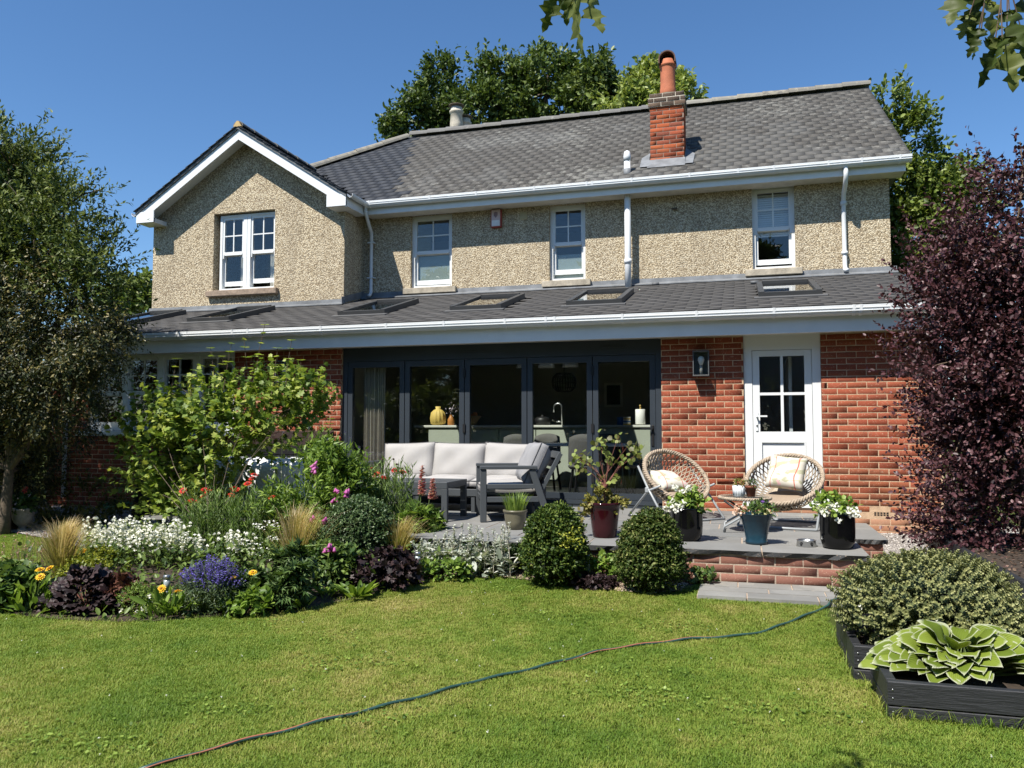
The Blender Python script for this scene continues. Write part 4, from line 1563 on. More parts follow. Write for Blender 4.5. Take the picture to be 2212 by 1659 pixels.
def cushion(L, H, T, name='cushion', mat=FAB, parent=None, m=None, pipe=True, puff=.06, seed=0, wr=1.0):
    """a soft box cushion L wide, H tall, T thick, centred, with pinched corners and piping"""
    r_ = np.random.default_rng(seed)
    n, k = 14, 12
    ph = r_.uniform(0, 6.28, 6)
    top, rim = [], []

    def prof(a, b):
        e = (1 - abs(a) ** 4) * (1 - abs(b) ** 4)
        return e ** .5

    def shrink(a, b):
        return 1 - .035 * (1 - b * b), 1 - .035 * (1 - a * a)
    vs, fs = [], []
    for side in (1, -1):
        for j in range(k + 1):
            for i in range(n + 1):
                a, b = -1 + 2 * i / n, -1 + 2 * j / k
                sa, sb = shrink(a, b)
                w1 = (.004 * math.sin(7 * a + 3 * b + ph[0]) + .005 * math.sin(4 * b - 5 * a + ph[1])) * wr
                w1 += .012 * wr * math.sin(16 * (a + b) + ph[2]) * max(0, abs(a * b) - .35)
                z = (T / 2 * .45 + (T / 2 * .55 + puff * .3) * prof(a, b) + w1 * prof(a, b)) * side
                vs.append((a * L / 2 * sa, z, b * H / 2 * sb))
    M1 = (n + 1) * (k + 1)
    for side in (0, 1):
        for j in range(k):
            for i in range(n):
                q = side * M1 + j * (n + 1) + i
                f = (q, q + 1, q + n + 2, q + n + 1)
                fs.append(f if side else f[::-1])
    ring = [i for i in range(n + 1)] + [j * (n + 1) + n for j in range(1, k + 1)] + [k * (n + 1) + i for i in range(n - 1, -1, -1)] + [j * (n + 1) for j in range(k - 1, 0, -1)]
    for a, b in zip(ring, ring[1:] + ring[:1]):
        fs.append((a, b, b + M1, a + M1))
    if m is not None:
        vs = [m @ Vector(p) for p in vs]
    mb = MB()
    mb.add(vs, fs, True)
    o = mb.build(name, mat, parent)
    if pipe:
        for off in (0, M1):
            pts = [vs[i + off] for i in ring] + [vs[ring[0] + off]]
            MB().tube(pts, .006, 5, caps=False).build('piping', PIPING, o)
    return o


# sofa
sx0, sx1, sy0, sy1 = -4.80, -2.46, 9.42, 10.22
sofa = thing('outdoor_sofa', 'charcoal metal garden sofa with pale grey cushions in front of the folding doors', 'sofa', ((sx0 + sx1) / 2, sy0, PZ))
for xx, nm in ((sx0, 'arm'), (sx1 - .07, 'arm')):
    a_ = MB()
    a_.bbox(xx, xx + .07, sy0, sy0 + .07, PZ, PZ + .57, .006).bbox(xx, xx + .07, sy1 - .13, sy1 - .06, PZ, PZ + .57, .006)
    a_.bbox(xx - .005, xx + .075, sy0 - .004, sy1 - .03, PZ + .571, PZ + .61, .006).bbox(xx + .01, xx + .06, sy0 + .071, sy1 - .131, PZ + .40, PZ + .45, .005)
    a_.build('arm', CH, sofa)
MB().bbox(sx0 + .071, sx1 - .071, sy0 + .02, sy0 + .06, PZ + .20, PZ + .29, .005).bbox(sx0 + .071, sx1 - .071, sy1 - .12, sy1 - .08, PZ + .20, PZ + .29, .005).bbox(sx0 + .071, sx1 - .071, sy0 + .061, sy1 - .121, PZ + .235, PZ + .262, .004).build('seat_frame', CH, sofa)
for xx in (-4.0, -3.25):
    MB().bbox(xx, xx + .05, sy0 + .03, sy0 + .08, PZ, PZ + .20, .004).build('leg', CH, sofa)
bk = MB()
for zz in (.44, .58, .72):
    bk.bar((sx0 + .07, sy1 - .10 + (zz - .44) * .25, PZ + zz), (sx1 - .07, sy1 - .10 + (zz - .44) * .25, PZ + zz), .07, .025, (0, 1, .2))
for xx in (sx0 + .09, sx1 - .09):
    bk.bar((xx, sy1 - .13, PZ + .27), (xx, sy1 + .0, PZ + .78), .05, .04, (0, 1, 0))
bk.build('backrest', CH, sofa)
cw = (sx1 - sx0 - .20) / 3
for k in range(3):
    xc = sx0 + .10 + cw * (k + .5)
    cushion(cw - .012, .62, .14, 'seat_cushion', FAB, sofa, Matrix.Translation((xc, sy0 + .33, PZ + .36)) @ Matrix.Rotation(R(90), 4, 'X'), seed=k, puff=.05)
for k in range(3):
    xc = sx0 + .12 + cw * (k + .5)
    cushion(cw + .02, .50, .17, 'back_cushion', FAB, sofa, Matrix.Translation((xc, sy0 + .60, PZ + .60)) @ Matrix.Rotation(R(-13), 4, 'X') @ Matrix.Rotation(R((-2, 1, 2)[k]), 4, 'Y'), seed=10 + k, puff=.14, wr=2.2)

# coffee table
tx0, tx1, ty0, ty1 = -4.42, -3.18, 8.42, 9.10
tb = thing('coffee_table', 'charcoal metal slatted coffee table in front of the sofa', 'coffee table', (-3.8, 8.75, PZ))
tz = PZ + .44
f_ = MB().bbox(tx0, tx1, ty0, ty0 + .05, tz - .075, tz, .004).bbox(tx0, tx1, ty1 - .05, ty1, tz - .075, tz, .004).bbox(tx0, tx0 + .06, ty0 + .051, ty1 - .051, tz - .075, tz, .004).bbox(tx1 - .06, tx1, ty0 + .051, ty1 - .051, tz - .075, tz, .004)
f_.build('table_frame', CH, tb)
ns = 8
for k in range(ns):
    yy = ty0 + .06 + (ty1 - ty0 - .12) * k / ns
    MB().box(tx0 + .061, tx1 - .061, yy, yy + (ty1 - ty0 - .12) / ns - .014, tz - .022, tz - .003).build('slat', CH, tb)
for xx in (tx0, tx1 - .07):
    for yy in (ty0 + .002, ty1 - .052):
        MB().bbox(xx, xx + .07, yy, yy + .05, PZ, tz - .076, .004).build('leg', CH, tb)

# armchair, facing the coffee table (local: x forward)
ac = thing('garden_armchair', 'charcoal metal armchair with grey cushions seen from its side', 'armchair', (-2.62, 8.98, PZ), R(180 + 22), local=True)
hw, fd = .37, .36
for sy in (-1, 1):
    y_ = sy * hw
    a_ = MB()
    a_.bbox(fd - .07, fd, y_ - .03, y_ + .03, 0, .585, .006)
    a_.bar((-fd - .06, y_, .0), (-fd + .14, y_, .585), .06, .075, (1, 0, 0), .006)
    a_.bbox(-fd + .08, fd + .004, y_ - .045, y_ + .045, .586, .625, .006)
    a_.bbox(-fd + .10, fd - .071, y_ - .02, y_ + .02, .37, .42, .004)
    a_.bbox(-fd + .06, fd - .071, y_ - .02, y_ + .02, .22, .28, .004)
    a_.build('arm', CH, ac)
MB().bbox(fd - .05, fd - .015, -hw + .031, hw - .031, .22, .28, .004).bbox(-fd + .03, -fd + .065, -hw + .031, hw - .031, .22, .28, .004).bbox(-fd + .066, fd - .051, -hw + .04, hw - .04, .245, .265, .004).build('seat_frame', CH, ac)
b_ = MB()
for sy in (-1, 1):
    b_.bar((-fd + .05, sy * (hw - .055), .30), (-fd - .20, sy * (hw - .055), .76), .035, .05, (1, 0, 0), .004)
for t in (.30, .52, .74, .95):
    b_.bar((-fd + .05 - .25 * t, -hw + .074, .30 + .46 * t), (-fd + .05 - .25 * t, hw - .074, .30 + .46 * t), .02, .085, (-.4, 0, 1), .004)
b_.build('backrest', CH, ac)
cushion(.62, .66, .15, 'seat_cushion', FAB, ac, Matrix.Translation((.02, 0, .355)) @ Matrix.Rotation(R(90), 4, 'Z') @ Matrix.Rotation(R(90), 4, 'X'), seed=31)
cushion(.64, .50, .20, 'back_cushion', FABG, ac, Matrix.Translation((-fd + .08, 0, .635)) @ Matrix.Rotation(R(-24), 4, 'Y') @ Matrix.Rotation(R(90), 4, 'Z'), seed=32, puff=.12, wr=2)


# wicker bowl chairs (local: front is -y)
WICK = pbr('wicker', (.38, .315, .24), .75, .22, 30, .3, 200)
WICKD = pbr('wicker_rim', (.36, .29, .215), .75, .3, 40, .4, 200)


def bowl_chair(lab, loc, rz, tilt=36, cushion_rz=0, cush_off=(0, 0), flat=False):
    t = thing('wicker_chair', lab, 'wicker chair', loc, rz, 'round wicker bowl chairs on the patio', local=True)
    Rm, dp = .395, .26
    c = Vector((0, 0, .50))
    M = Matrix.Translation(c) @ Matrix.Rotation(R(tilt), 4, 'X')

    def bowl(a, s):                       # s: 0 rim to 1 centre
        r_ = Rm * math.cos(s * math.pi / 2) ** .8 if s < 1 else 0
        return M @ Vector((r_ * math.cos(a), r_ * math.sin(a), -dp * math.sin(s * math.pi / 2)))
    rim = MB()
    for k in range(3):
        rim.tube([M @ Vector(((Rm + .016 * math.cos(a * 26 + k * 2.09)) * math.cos(a), (Rm + .016 * math.cos(a * 26 + k * 2.09)) * math.sin(a), .016 * math.sin(a * 26 + k * 2.09))) for a in np.linspace(0, 6.28319, 157)], .013, 5, caps=False)
    rim.build('rim', WICKD, t)
    lat = MB()
    K = 44
    for fam in (1, -1):
        for k in range(K):
            a0 = 6.28319 * k / K
            pts = [bowl(a0 + fam * .55 * s, s) for s in np.linspace(0, .74, 9)]
            lat.tube(pts, .0068, 4, caps=False)
    lat.build('lattice', WICK, t)
    base = MB()
    vs, fs = [], []
    n, m_ = 24, 4
    for j in range(m_ + 1):
        for i in range(n):
            vs.append(bowl(6.28319 * i / n, .70 + .297 * j / m_))
    for j in range(m_):
        for i in range(n):
            fs.append((j * n + i, j * n + (i + 1) % n, (j + 1) * n + (i + 1) % n, (j + 1) * n + i))
    fs.append(tuple(m_ * n + i for i in range(n)))
    base.add(vs, fs, True)
    base.build('woven_base', WICK, t)
    GT_ = W['grey_tube']
    for sx in (-1, 1):
        x = sx * .40
        MB().tube([(x, -.36, .012), (x * .98, .0, .36), (x * .9, .25, .60)], .013, 8).build('leg', GT_, t)
        MB().tube([(x, .40, .012), (x * .98, .0, .33), (x * .93, -.22, .40)], .013, 8).build('leg', GT_, t)
        MB().bbox(x - .018, x + .018, -.02, .03, .31, .37, .008).build('joint', GT_, t)
    MB().tube([(-.40, -.36, .013), (.40, -.36, .013)], .013, 8).build('stretcher', GT_, t)
    MB().tube([(-.40, .40, .013), (.40, .40, .013)], .013, 8).build('stretcher', GT_, t)
    sc = MB()
    sc.lathe([(.05, -.015), (.19, -.02), (.215, 0), (.205, .03), (.16, .04), (.05, .035)], (0, 0, 0), 28)
    pad = sc.build('seat_pad', pbr('pad_tan', (.28, .215, .155), .9, .08), t)
    pad.matrix_basis = Matrix.Translation((0, -.07, .285)) @ Matrix.Rotation(R(14), 4, 'X')
    return t


def floral_mat():
    m, nt, b = _new('floral')
    v_ = coords(nt)
    base = (.56, .53, .45)
    n1 = noise(nt, coords(nt, scale=(1, 1, 2.2)), 9, 2, .4)
    leaf = math_n(nt, 'GREATER_THAN', n1, .535)
    cc = mixc(nt, math_n(nt, 'MULTIPLY', leaf, .8), base, (.36, .36, .22))
    vo = N(nt, 'ShaderNodeTexVoronoi', Scale=11.0)
    nt.links.new(v_, vo.inputs['Vector'])
    fl_ = math_n(nt, 'LESS_THAN', vo.outputs['Distance'], .21)
    cc = mixc(nt, math_n(nt, 'MULTIPLY', fl_, .7), cc, (.70, .38, .40))
    wv = N(nt, 'ShaderNodeTexWave', Scale=1.3, Distortion=3.5)
    wv.inputs['Detail Scale'].default_value = 1.2
    nt.links.new(v_, wv.inputs['Vector'])
    st_ = math_n(nt, 'GREATER_THAN', wv.outputs['Fac'], .9965)
    cc = mixc(nt, st_, cc, (.45, .12, .08))
    nt.links.new(cc, b.inputs['Base Color'])
    b.inputs['Roughness'].default_value = .95
    MAT['floral'] = m
    return m


FLOR = floral_mat()
bowl_chair('round wicker chair turned sideways beside the folding doors', (-.74, 9.5, PZ), R(40), 44)
bowl_chair('round wicker chair facing the garden in front of the white door', (.43, 9.12, PZ), R(-16), 38)
for (lab, loc, rz, tz_, sd_) in (('floral scatter cushion lying in the sideways wicker chair', (-.84, 9.50, PZ + .43), R(48), -66, 5), ('floral scatter cushion propped up in the wicker chair by the white door', (.46, 9.12, PZ + .565), R(-10), -32, 6)):
    sc_ = thing('scatter_cushion', lab, 'cushion', loc, rz, local=True)
    cushion(.38, .38, .10, 'cover', FLOR, sc_, Matrix.Rotation(R(tz_), 4, 'X') @ Matrix.Rotation(R(6), 4, 'Y'), pipe=False, puff=.10, seed=sd_)

# folding side table
tcx, tcy, tcz = 0.02, 8.50, .72
ft = thing('side_table', 'small round wicker edged folding table between the two wicker chairs', 'side table', (tcx, tcy, PZ), local=True)
h_ = tcz - PZ
rr = .25
rim = MB()
for k in range(3):
    rim.tube([((rr + .010 * math.cos(a * 22 + k * 2.09)) * math.cos(a), (rr + .010 * math.cos(a * 22 + k * 2.09)) * math.sin(a), h_ - .012 + .010 * math.sin(a * 22 + k * 2.09)) for a in np.linspace(0, 6.28319, 121)], .010, 5, caps=False)
rim.build('rim', WICKD, ft)
MB().lathe([(.235, h_ - .024), (.235, h_ - .014)], (0, 0, 0), 32).build('woven_top', WICK, ft)
MB().lathe([(.245, h_ - .002), (.245, h_ + .004)], (0, 0, 0), 32).build('glass_top', glassmat('table_glass', (.75, .8, .8), 1.5), ft)
for sx in (-1, 1):
    MB().tube([(-.2 * sx, -.19, h_ - .03), (0, -.19, h_ * .52), (.20 * sx, -.19, .06), (.205 * sx, -.17, .016), (.205 * sx, .17, .016), (.20 * sx, .19, .06), (0, .19, h_ * .52), (-.2 * sx, .19, h_ - .03)], .011, 8).build('leg', W['grey_tube'] if sx < 0 else W['black_metal'], ft)
# ================================================================ GROUND
def lawn_mat():
    m, nt, b = _new('lawn_soil')
    w = coords(nt, True)
    c = ramp(nt, noise(nt, w, 2.2, 6, .7), [(.3, (.05, .07, .015)), (.55, (.075, .095, .02)), (.75, (.12, .12, .04))])
    nt.links.new(c, b.inputs['Base Color'])
    b.inputs['Roughness'].default_value = .95
    b.inputs['Specular IOR Level'].default_value = .1
    nt.links.new(bumpn(nt, noise(nt, w, 160, 3), .8, .02), b.inputs['Normal'])
    return m


LM = lawn_mat()
gnd = MB().box(-300, 300, -300, 400, -.8, -.25).build('ground', LM)
tag(gnd, kind='structure')
gx, gy = np.meshgrid(np.linspace(-16, 9, 101), np.linspace(-12, 14, 105))
gzz = terrain(gx, gy)
V = np.stack([gx.ravel(), gy.ravel(), gzz.ravel()], 1)
nx_ = gx.shape[1]
ii = (np.arange(gx.shape[0] - 1)[:, None] * nx_ + np.arange(nx_ - 1)[None]).ravel()
lawn = link('lawn', np_mesh('lawn', V, np.stack([ii, ii + 1, ii + nx_ + 1, ii + nx_], 1), smooth=True), LM)
tag(lawn, kind='structure')

front = [(-160, 1318), (0, 1328), (60, 1334), (120, 1340), (190, 1344), (250, 1346), (330, 1345), (430, 1337), (560, 1330), (640, 1326), (690, 1315), (720, 1306), (770, 1295), (800, 1288), (860, 1276), (900, 1264), (950, 1256), (1000, 1252), (1080, 1250), (1150, 1257), (1250, 1269), (1330, 1279), (1400, 1284), (1450, 1282), (1490, 1273)]
BED = [G(*p)[:2] for p in front] + [np.array((-.37, 7.165)), np.array((-2.25, 7.18)), np.array((-2.55, 7.45)), np.array((-4.4, 8.30))] + [G(*p)[:2] for p in ((500, 1120), (400, 1142), (300, 1165), (190, 1190), (120, 1222), (0, 1240), (-160, 1245))]
bed = sheet('flower_bed', BED, W['soil'], .012)
tag(bed, kind='structure')
bed_edge = [np.array(G(*p)) for p in front]


def gravel_mat():
    m, nt, b = _new('gravel')
    w = coords(nt, True)
    vo = N(nt, 'ShaderNodeTexVoronoi', Scale=48.0)
    nt.links.new(w, vo.inputs['Vector'])
    sep = N(nt, 'ShaderNodeSeparateColor')
    nt.links.new(vo.outputs['Color'], sep.inputs[0])
    c = ramp(nt, sep.outputs[0], [(0, (.20, .18, .16)), (.4, (.40, .37, .34)), (.75, (.55, .52, .48)), (1, (.30, .27, .24))])
    c = mixc(nt, math_n(nt, 'MULTIPLY', math_n(nt, 'GREATER_THAN', vo.outputs['Distance'], .55), .8), c, (.08, .07, .06))
    nt.links.new(c, b.inputs['Base Color'])
    b.inputs['Roughness'].default_value = .9
    nt.links.new(bumpn(nt, math_n(nt, 'SUBTRACT', 1.0, vo.outputs['Distance']), 1.0, .02), b.inputs['Normal'])
    MAT['gravel'] = m
    return m


GM = gravel_mat()
GR1 = [G(*p)[:2] for p in ((110, 1168), (190, 1190), (300, 1165), (400, 1142), (500, 1120))] + [np.array(p) for p in ((-4.4, 8.3), (-6.9, 8.62), (-6.9, YE), (-11.6, YE), (-11.4, 9.0))]
GR2 = [np.array(p) for p in ((.985, 7.0), (1.35, 6.9), (2.1, 7.0), (3.0, 7.6), (3.6, 9), (3.4, 12.0), (XR, 12.0), (XR, YE), (.985, YE))]
for nm_, pg in (('gravel', GR1), ('gravel', GR2)):
    g_ = sheet('gravel_path', pg, GM, .02)
    tag(g_, kind='structure')


def inside(poly, P):
    poly = np.asarray(poly)
    x, y = P[:, 0], P[:, 1]
    r_ = np.zeros(len(P), bool)
    j = len(poly) - 1
    for i in range(len(poly)):
        xi, yi = poly[i]
        xj, yj = poly[j]
        c = ((yi > y) != (yj > y)) & (x < (xj - xi) * (y - yi) / (yj - yi + 1e-12) + xi)
        r_ ^= c
        j = i
    return r_


def seen(P, marg=.04):
    Q = P - EYE
    z = Q @ _fw
    return (z > .3) & (np.abs(Q @ _rt) < z * (1106 / FOC + marg)) & (np.abs(Q @ _up) < z * (829.5 / FOC + marg))


# pebbles lying on the gravel, one mass
def pebbles(poly, n, name, mat, s0=.008, s1=.02, dz=.02, parent=None):
    poly = np.asarray(poly)
    lo, hi = poly.min(0), poly.max(0)
    P = rng.uniform(lo, hi, (n, 2))
    P = P[inside(poly, P)]
    z = terrain(P[:, 0], P[:, 1]) + dz
    P = np.column_stack([P, z])
    P = P[seen(P)]
    O = np.array([(1, 0, 0), (-1, 0, 0), (0, 1, 0), (0, -1, 0), (0, 0, 1), (0, 0, -1)], float)
    T = np.array([(0, 2, 4), (2, 1, 4), (1, 3, 4), (3, 0, 4), (2, 0, 5), (1, 2, 5), (3, 1, 5), (0, 3, 5)])
    s = rng.uniform(s0, s1, (len(P), 1, 1)) * rng.uniform(.6, 1.1, (len(P), 6, 1)) * np.array([1, 1, .6])
    a = rng.uniform(0, 6.28, len(P))
    ca, sa = np.cos(a)[:, None], np.sin(a)[:, None]
    X = O[None] * s
    X = np.stack([X[..., 0] * ca - X[..., 1] * sa, X[..., 0] * sa + X[..., 1] * ca, X[..., 2]], -1) + P[:, None]
    F = (T[None] + 6 * np.arange(len(P))[:, None, None]).reshape(-1, 3)
    o = link(name, np_mesh(name, X.reshape(-1, 3), F, np.repeat(rng.random(len(P)), 8)), mat, parent)
    return tag(o, kind='stuff')


PEB = leafmat('pebble', [(.20, .18, .16), (.42, .39, .36), (.55, .52, .48), (.33, .30, .27)], trans=.0, rough=.9)
PEBW = leafmat('pea_shingle', [(.30, .22, .15), (.42, .33, .24), (.52, .43, .33), (.24, .18, .13)], trans=.0, rough=.9)
pebbles(GR2, 9000, 'gravel', PEB)
pebbles(GR1, 16000, 'gravel', PEB)
SH1 = [G(*p)[:2] for p in ((1085, 1249), (1150, 1256), (1180, 1258), (1180, 1215), (1120, 1225))]
SH2 = [G(*p)[:2] for p in ((1160, 1259), (1250, 1270), (1330, 1280), (1410, 1285), (1470, 1279), (1490, 1262), (1320, 1262), (1180, 1245))]
pebbles(SH1, 1500, 'shingle', PEBW, .006, .014, .015)
pebbles(SH2, 2600, 'shingle', PEBW, .006, .014, .015)

# ================================================================ PLANT HELPERS
def unit(a):
    return a / (np.linalg.norm(a, axis=-1, keepdims=True) + 1e-9)


LEAF = {
    'lance': (np.array([(0, 0, 0), (.38, .11, .03), (1, 0, -.06), (.38, -.11, .03)]), np.array([(0, 1, 2), (0, 2, 3)])),
    'oval': (np.array([(0, 0, 0), (.28, .25, .05), (.68, .24, .03), (1, 0, -.08), (.68, -.24, .03), (.28, -.25, .05)]), np.array([(0, 1, 2), (0, 2, 3), (0, 3, 4), (0, 4, 5)])),
    'round': (np.array([(0, 0, 0), (.12, .36, .05), (.55, .48, .02), (1, 0, -.10), (.55, -.48, .02), (.12, -.36, .05)]), np.array([(0, 1, 2), (0, 2, 3), (0, 3, 4), (0, 4, 5)])),
    'lobed': (np.array([(0, 0, 0), (-.05, .22, .04), (.12, .46, .02), (.34, .30, .04), (.62, .44, -.02), (.66, .18, .02), (1, 0, -.10), (.66, -.18, .02), (.62, -.44, -.02), (.34, -.30, .04), (.12, -.46, .02), (-.05, -.22, .04)]),
              np.array([(0, 1, 2), (0, 2, 3), (0, 3, 5), (3, 4, 5), (0, 5, 6), (0, 6, 7), (0, 7, 9), (7, 8, 9), (0, 9, 10), (0, 10, 11)])),
    'palm': (np.array([(0, 0, 0), (.25, .10, .03), (.35, .85, -.05), (.40, .22, .03), (.85, .55, -.05), (.55, .12, .03), (1.05, 0, -.08), (.55, -.12, .03), (.85, -.55, -.05), (.40, -.22, .03), (.35, -.85, -.05), (.25, -.10, .03)]),
             np.array([(0, 1, 2), (0, 2, 3), (0, 3, 4), (0, 4, 5), (0, 5, 6), (0, 6, 7), (0, 7, 8), (0, 8, 9), (0, 9, 10), (0, 10, 11)])),
}


def leaf_geo(P, D, Nn, L, Wd, kind):
    """leaves at P pointing along D with faces towards Nn"""
    T, F = LEAF[kind]
    D = unit(D)
    S = unit(np.cross(Nn, D))
    U = np.cross(D, S)
    L = np.broadcast_to(np.asarray(L, float), (len(P),))
    Wd = np.broadcast_to(np.asarray(Wd, float), (len(P),))
    X = P[:, None] + T[None, :, :1] * (L[:, None, None] * D[:, None]) + T[None, :, 1:2] * ((L * Wd)[:, None, None] * S[:, None]) + T[None, :, 2:] * (L[:, None, None] * U[:, None])
    FF = (F[None] + len(T) * np.arange(len(P))[:, None, None]).reshape(-1, 3)
    return X.reshape(-1, 3), FF, len(F)


class Foliage:
    def __init__(s):
        s.V, s.F, s.R, s.n = [], [], [], 0

    def add(s, V, F, R_):
        if not len(V):
            return
        s.V.append(V)
        s.F.append(F + s.n)
        s.R.append(R_)
        s.n += len(V)

    def leaves(s, P, D, Nn, L, Wd=1.0, kind='oval', rnd=None):
        if not len(P):
            return
        V, F, k = leaf_geo(P, D, Nn, L, Wd, kind)
        r_ = rng.random(len(P)) if rnd is None else rnd
        s.add(V, F, np.repeat(r_, k))

    def blades(s, P, D, H, w, bend, rnd=None):
        """arching grass blades: P bases, D lean directions"""
        n = len(P)
        D = unit(D)
        S = unit(np.cross(D, np.array([.0, .0, 1.0])) + 1e-6)
        H = np.broadcast_to(np.asarray(H, float), (n,))[:, None]
        w = np.broadcast_to(np.asarray(w, float), (n,))[:, None]
        bend = np.broadcast_to(np.asarray(bend, float), (n,))[:, None]
        upv = np.array([0, 0, 1.])
        hor = unit(D * np.array([1, 1, 0]) + 1e-6)
        m1 = P + D * H * .45
        m2 = P + D * H * .8 + hor * bend * H * .25
        tip = P + D * H + hor * bend * H * .6 - upv * bend * H * .15
        V = np.stack([P - S * w / 2, P + S * w / 2, m1 - S * w / 2, m1 + S * w / 2, m2 - S * w * .35, m2 + S * w * .35, tip], 1).reshape(-1, 3)
        T = np.array([(0, 1, 3), (0, 3, 2), (2, 3, 5), (2, 5, 4), (4, 5, 6)])
        F = (T[None] + 7 * np.arange(n)[:, None, None]).reshape(-1, 3)
        s.add(V, F, np.repeat(rng.random(n) if rnd is None else rnd, 5))

    def build(s, name, mat, parent=None):
        me = np_mesh(name, np.concatenate(s.V), np.concatenate(s.F), np.concatenate(s.R))
        return link(name, me, mat, parent)


def sphere(n):
    return unit(rng.normal(size=(n, 3)))


def crown(fol, lobes, n, k, twig, leaf, wd=1.0, kind='oval', upb=.35, inner=.5, spread=.6, jag=.25, clumps=0, flat=.55, tone=True, down=.0, droop=0.0):
    """leafy twigs through the shell of several lobes: (centre, radii, weight)"""
    ws = np.array([l[2] for l in lobes], float)
    ws /= ws.sum()
    C = np.array([l[0] for l in lobes], float)
    Rr = np.array([l[1] for l in lobes], float)
    pick = rng.choice(len(lobes), n, p=ws)
    u = sphere(n)
    low = u[:, 2] < -.3 + down
    u[low & (rng.random(n) < .6), 2] *= -1
    rad = inner + (1 - inner) * rng.random(n) ** .6
    if clumps:
        cu_ = sphere(clumps * len(lobes)).reshape(len(lobes), clumps, 3)
        near = cu_[pick, rng.integers(0, clumps, n)]
        u = unit(near + rng.normal(0, .20, (n, 3)))
        rad = rad * (1 + .16 * np.sin(near[:, 0] * 9 + near[:, 1] * 7 + pick))
    rad = rad * (1 + jag * (rng.random(n) ** 4))
    P = C[pick] + u * rad[:, None] * Rr[pick]
    D = unit(u * (Rr[pick].mean(1, keepdims=True) / Rr[pick]) + np.array([0, 0, upb]) + rng.normal(0, spread, (n, 3)))
    if droop:
        D = unit(D - np.array([0, 0, droop]))
    t = (np.arange(k) + .5) / k
    tw = twig * rng.uniform(.6, 1.3, n)
    LP = P[:, None] + D[:, None] * (t[None, :, None] * tw[:, None, None])
    LD = D[:, None] * .55 + rng.normal(0, .62, (n, k, 3)) + np.array([0, 0, .05 - droop * .5])
    LN = np.array([0, 0, 1.0]) * flat + rng.normal(0, .45, (n, k, 3)) + u[:, None] * .45
    L = leaf * rng.uniform(.65, 1.25, (n, k))
    rn = np.clip(rng.random(n)[:, None] * .55 + rng.random((n, k)) * .45, 0, .999)
    fol.leaves(LP.reshape(-1, 3), LD.reshape(-1, 3), LN.reshape(-1, 3), L.ravel(), wd, kind, rn.ravel())
    return P, D


def limbs(mb, base, tips, r0, r1=.008, n=5, sag=0.0):
    base = Vector(base)
    for t in tips:
        t = Vector(t)
        mid = base.lerp(t, .5) + Vector((random.uniform(-.1, .1), random.uniform(-.1, .1), .12)) * (t - base).length * .6
        q1, q3 = base.lerp(mid, .55), mid.lerp(t, .55)
        mb.tube([base, q1, mid, q3, t], [r0, r0 * .8, r0 * .55, (r0 * .35 + r1) / 1.4, r1], n, caps=False)


def ytop(base, y_px):
    """height above the base that reaches a given height in the picture"""
    return max(.02, (1.40 - (y_px - 928) / pxm(base) - base[2]))


def disc_pts(c, r, n, squash=1.0):
    a, q = rng.uniform(0, 6.283, n), np.sqrt(rng.random(n)) * r
    x, y = c[0] + q * np.cos(a), c[1] + q * np.sin(a) * squash
    return np.column_stack([x, y, terrain(x, y) + .0])
# ================================================================ TREES AND LARGE SHRUBS
def lob(x, y, Y, r, w=1.0):
    """a lobe of a crown centred where the picture shows it at distance Y; r in metres (x, y, z)"""
    r = (r, r, r) if not isinstance(r, tuple) else r
    return (at_y(x, y, Y), r, w * (r[0] * r[2] + .05))


def tree(name, label, cat, base, lobes, n, k, twig, leaf, mat, kind='oval', wd=1.0, trunk=.12, group=None, bark='bark_brown', nl=26, low=False, **kw):
    base = np.array(base, float)
    t = thing(name, label, cat, base, group=group)
    f = Foliage()
    P, D = crown(f, lobes, n, k, twig, leaf, wd, kind, **kw)
    f.build('crown', mat, t)
    tk = MB()
    top = np.mean([l[0] for l in lobes], 0)
    mid = base * .55 + top * .45
    mid[:2] = base[:2] * .75 + top[:2] * .25
    if low:
        mid = base + np.array([0, 0, .15])
    tk.tube([base - np.array([0, 0, .1]), base * .7 + mid * .3, mid, mid * .4 + top * .6], [trunk * 1.25, trunk, trunk * .75, trunk * .4], 9)
    tr = tk.build('trunk', MAT[bark], t)
    lm = MB()
    idx = rng.choice(len(P), min(nl, len(P)), replace=False)
    for l in lobes:
        limbs(lm, mid, [l[0]], trunk * .5, trunk * .12)
    for i in idx:
        j = int(np.argmin([np.linalg.norm(P[i] - l[0]) for l in lobes]))
        limbs(lm, lobes[j][0], [P[i] + D[i] * twig * .8], trunk * .18, .006, 4)
    lm.build('limbs', MAT[bark], t)
    return t


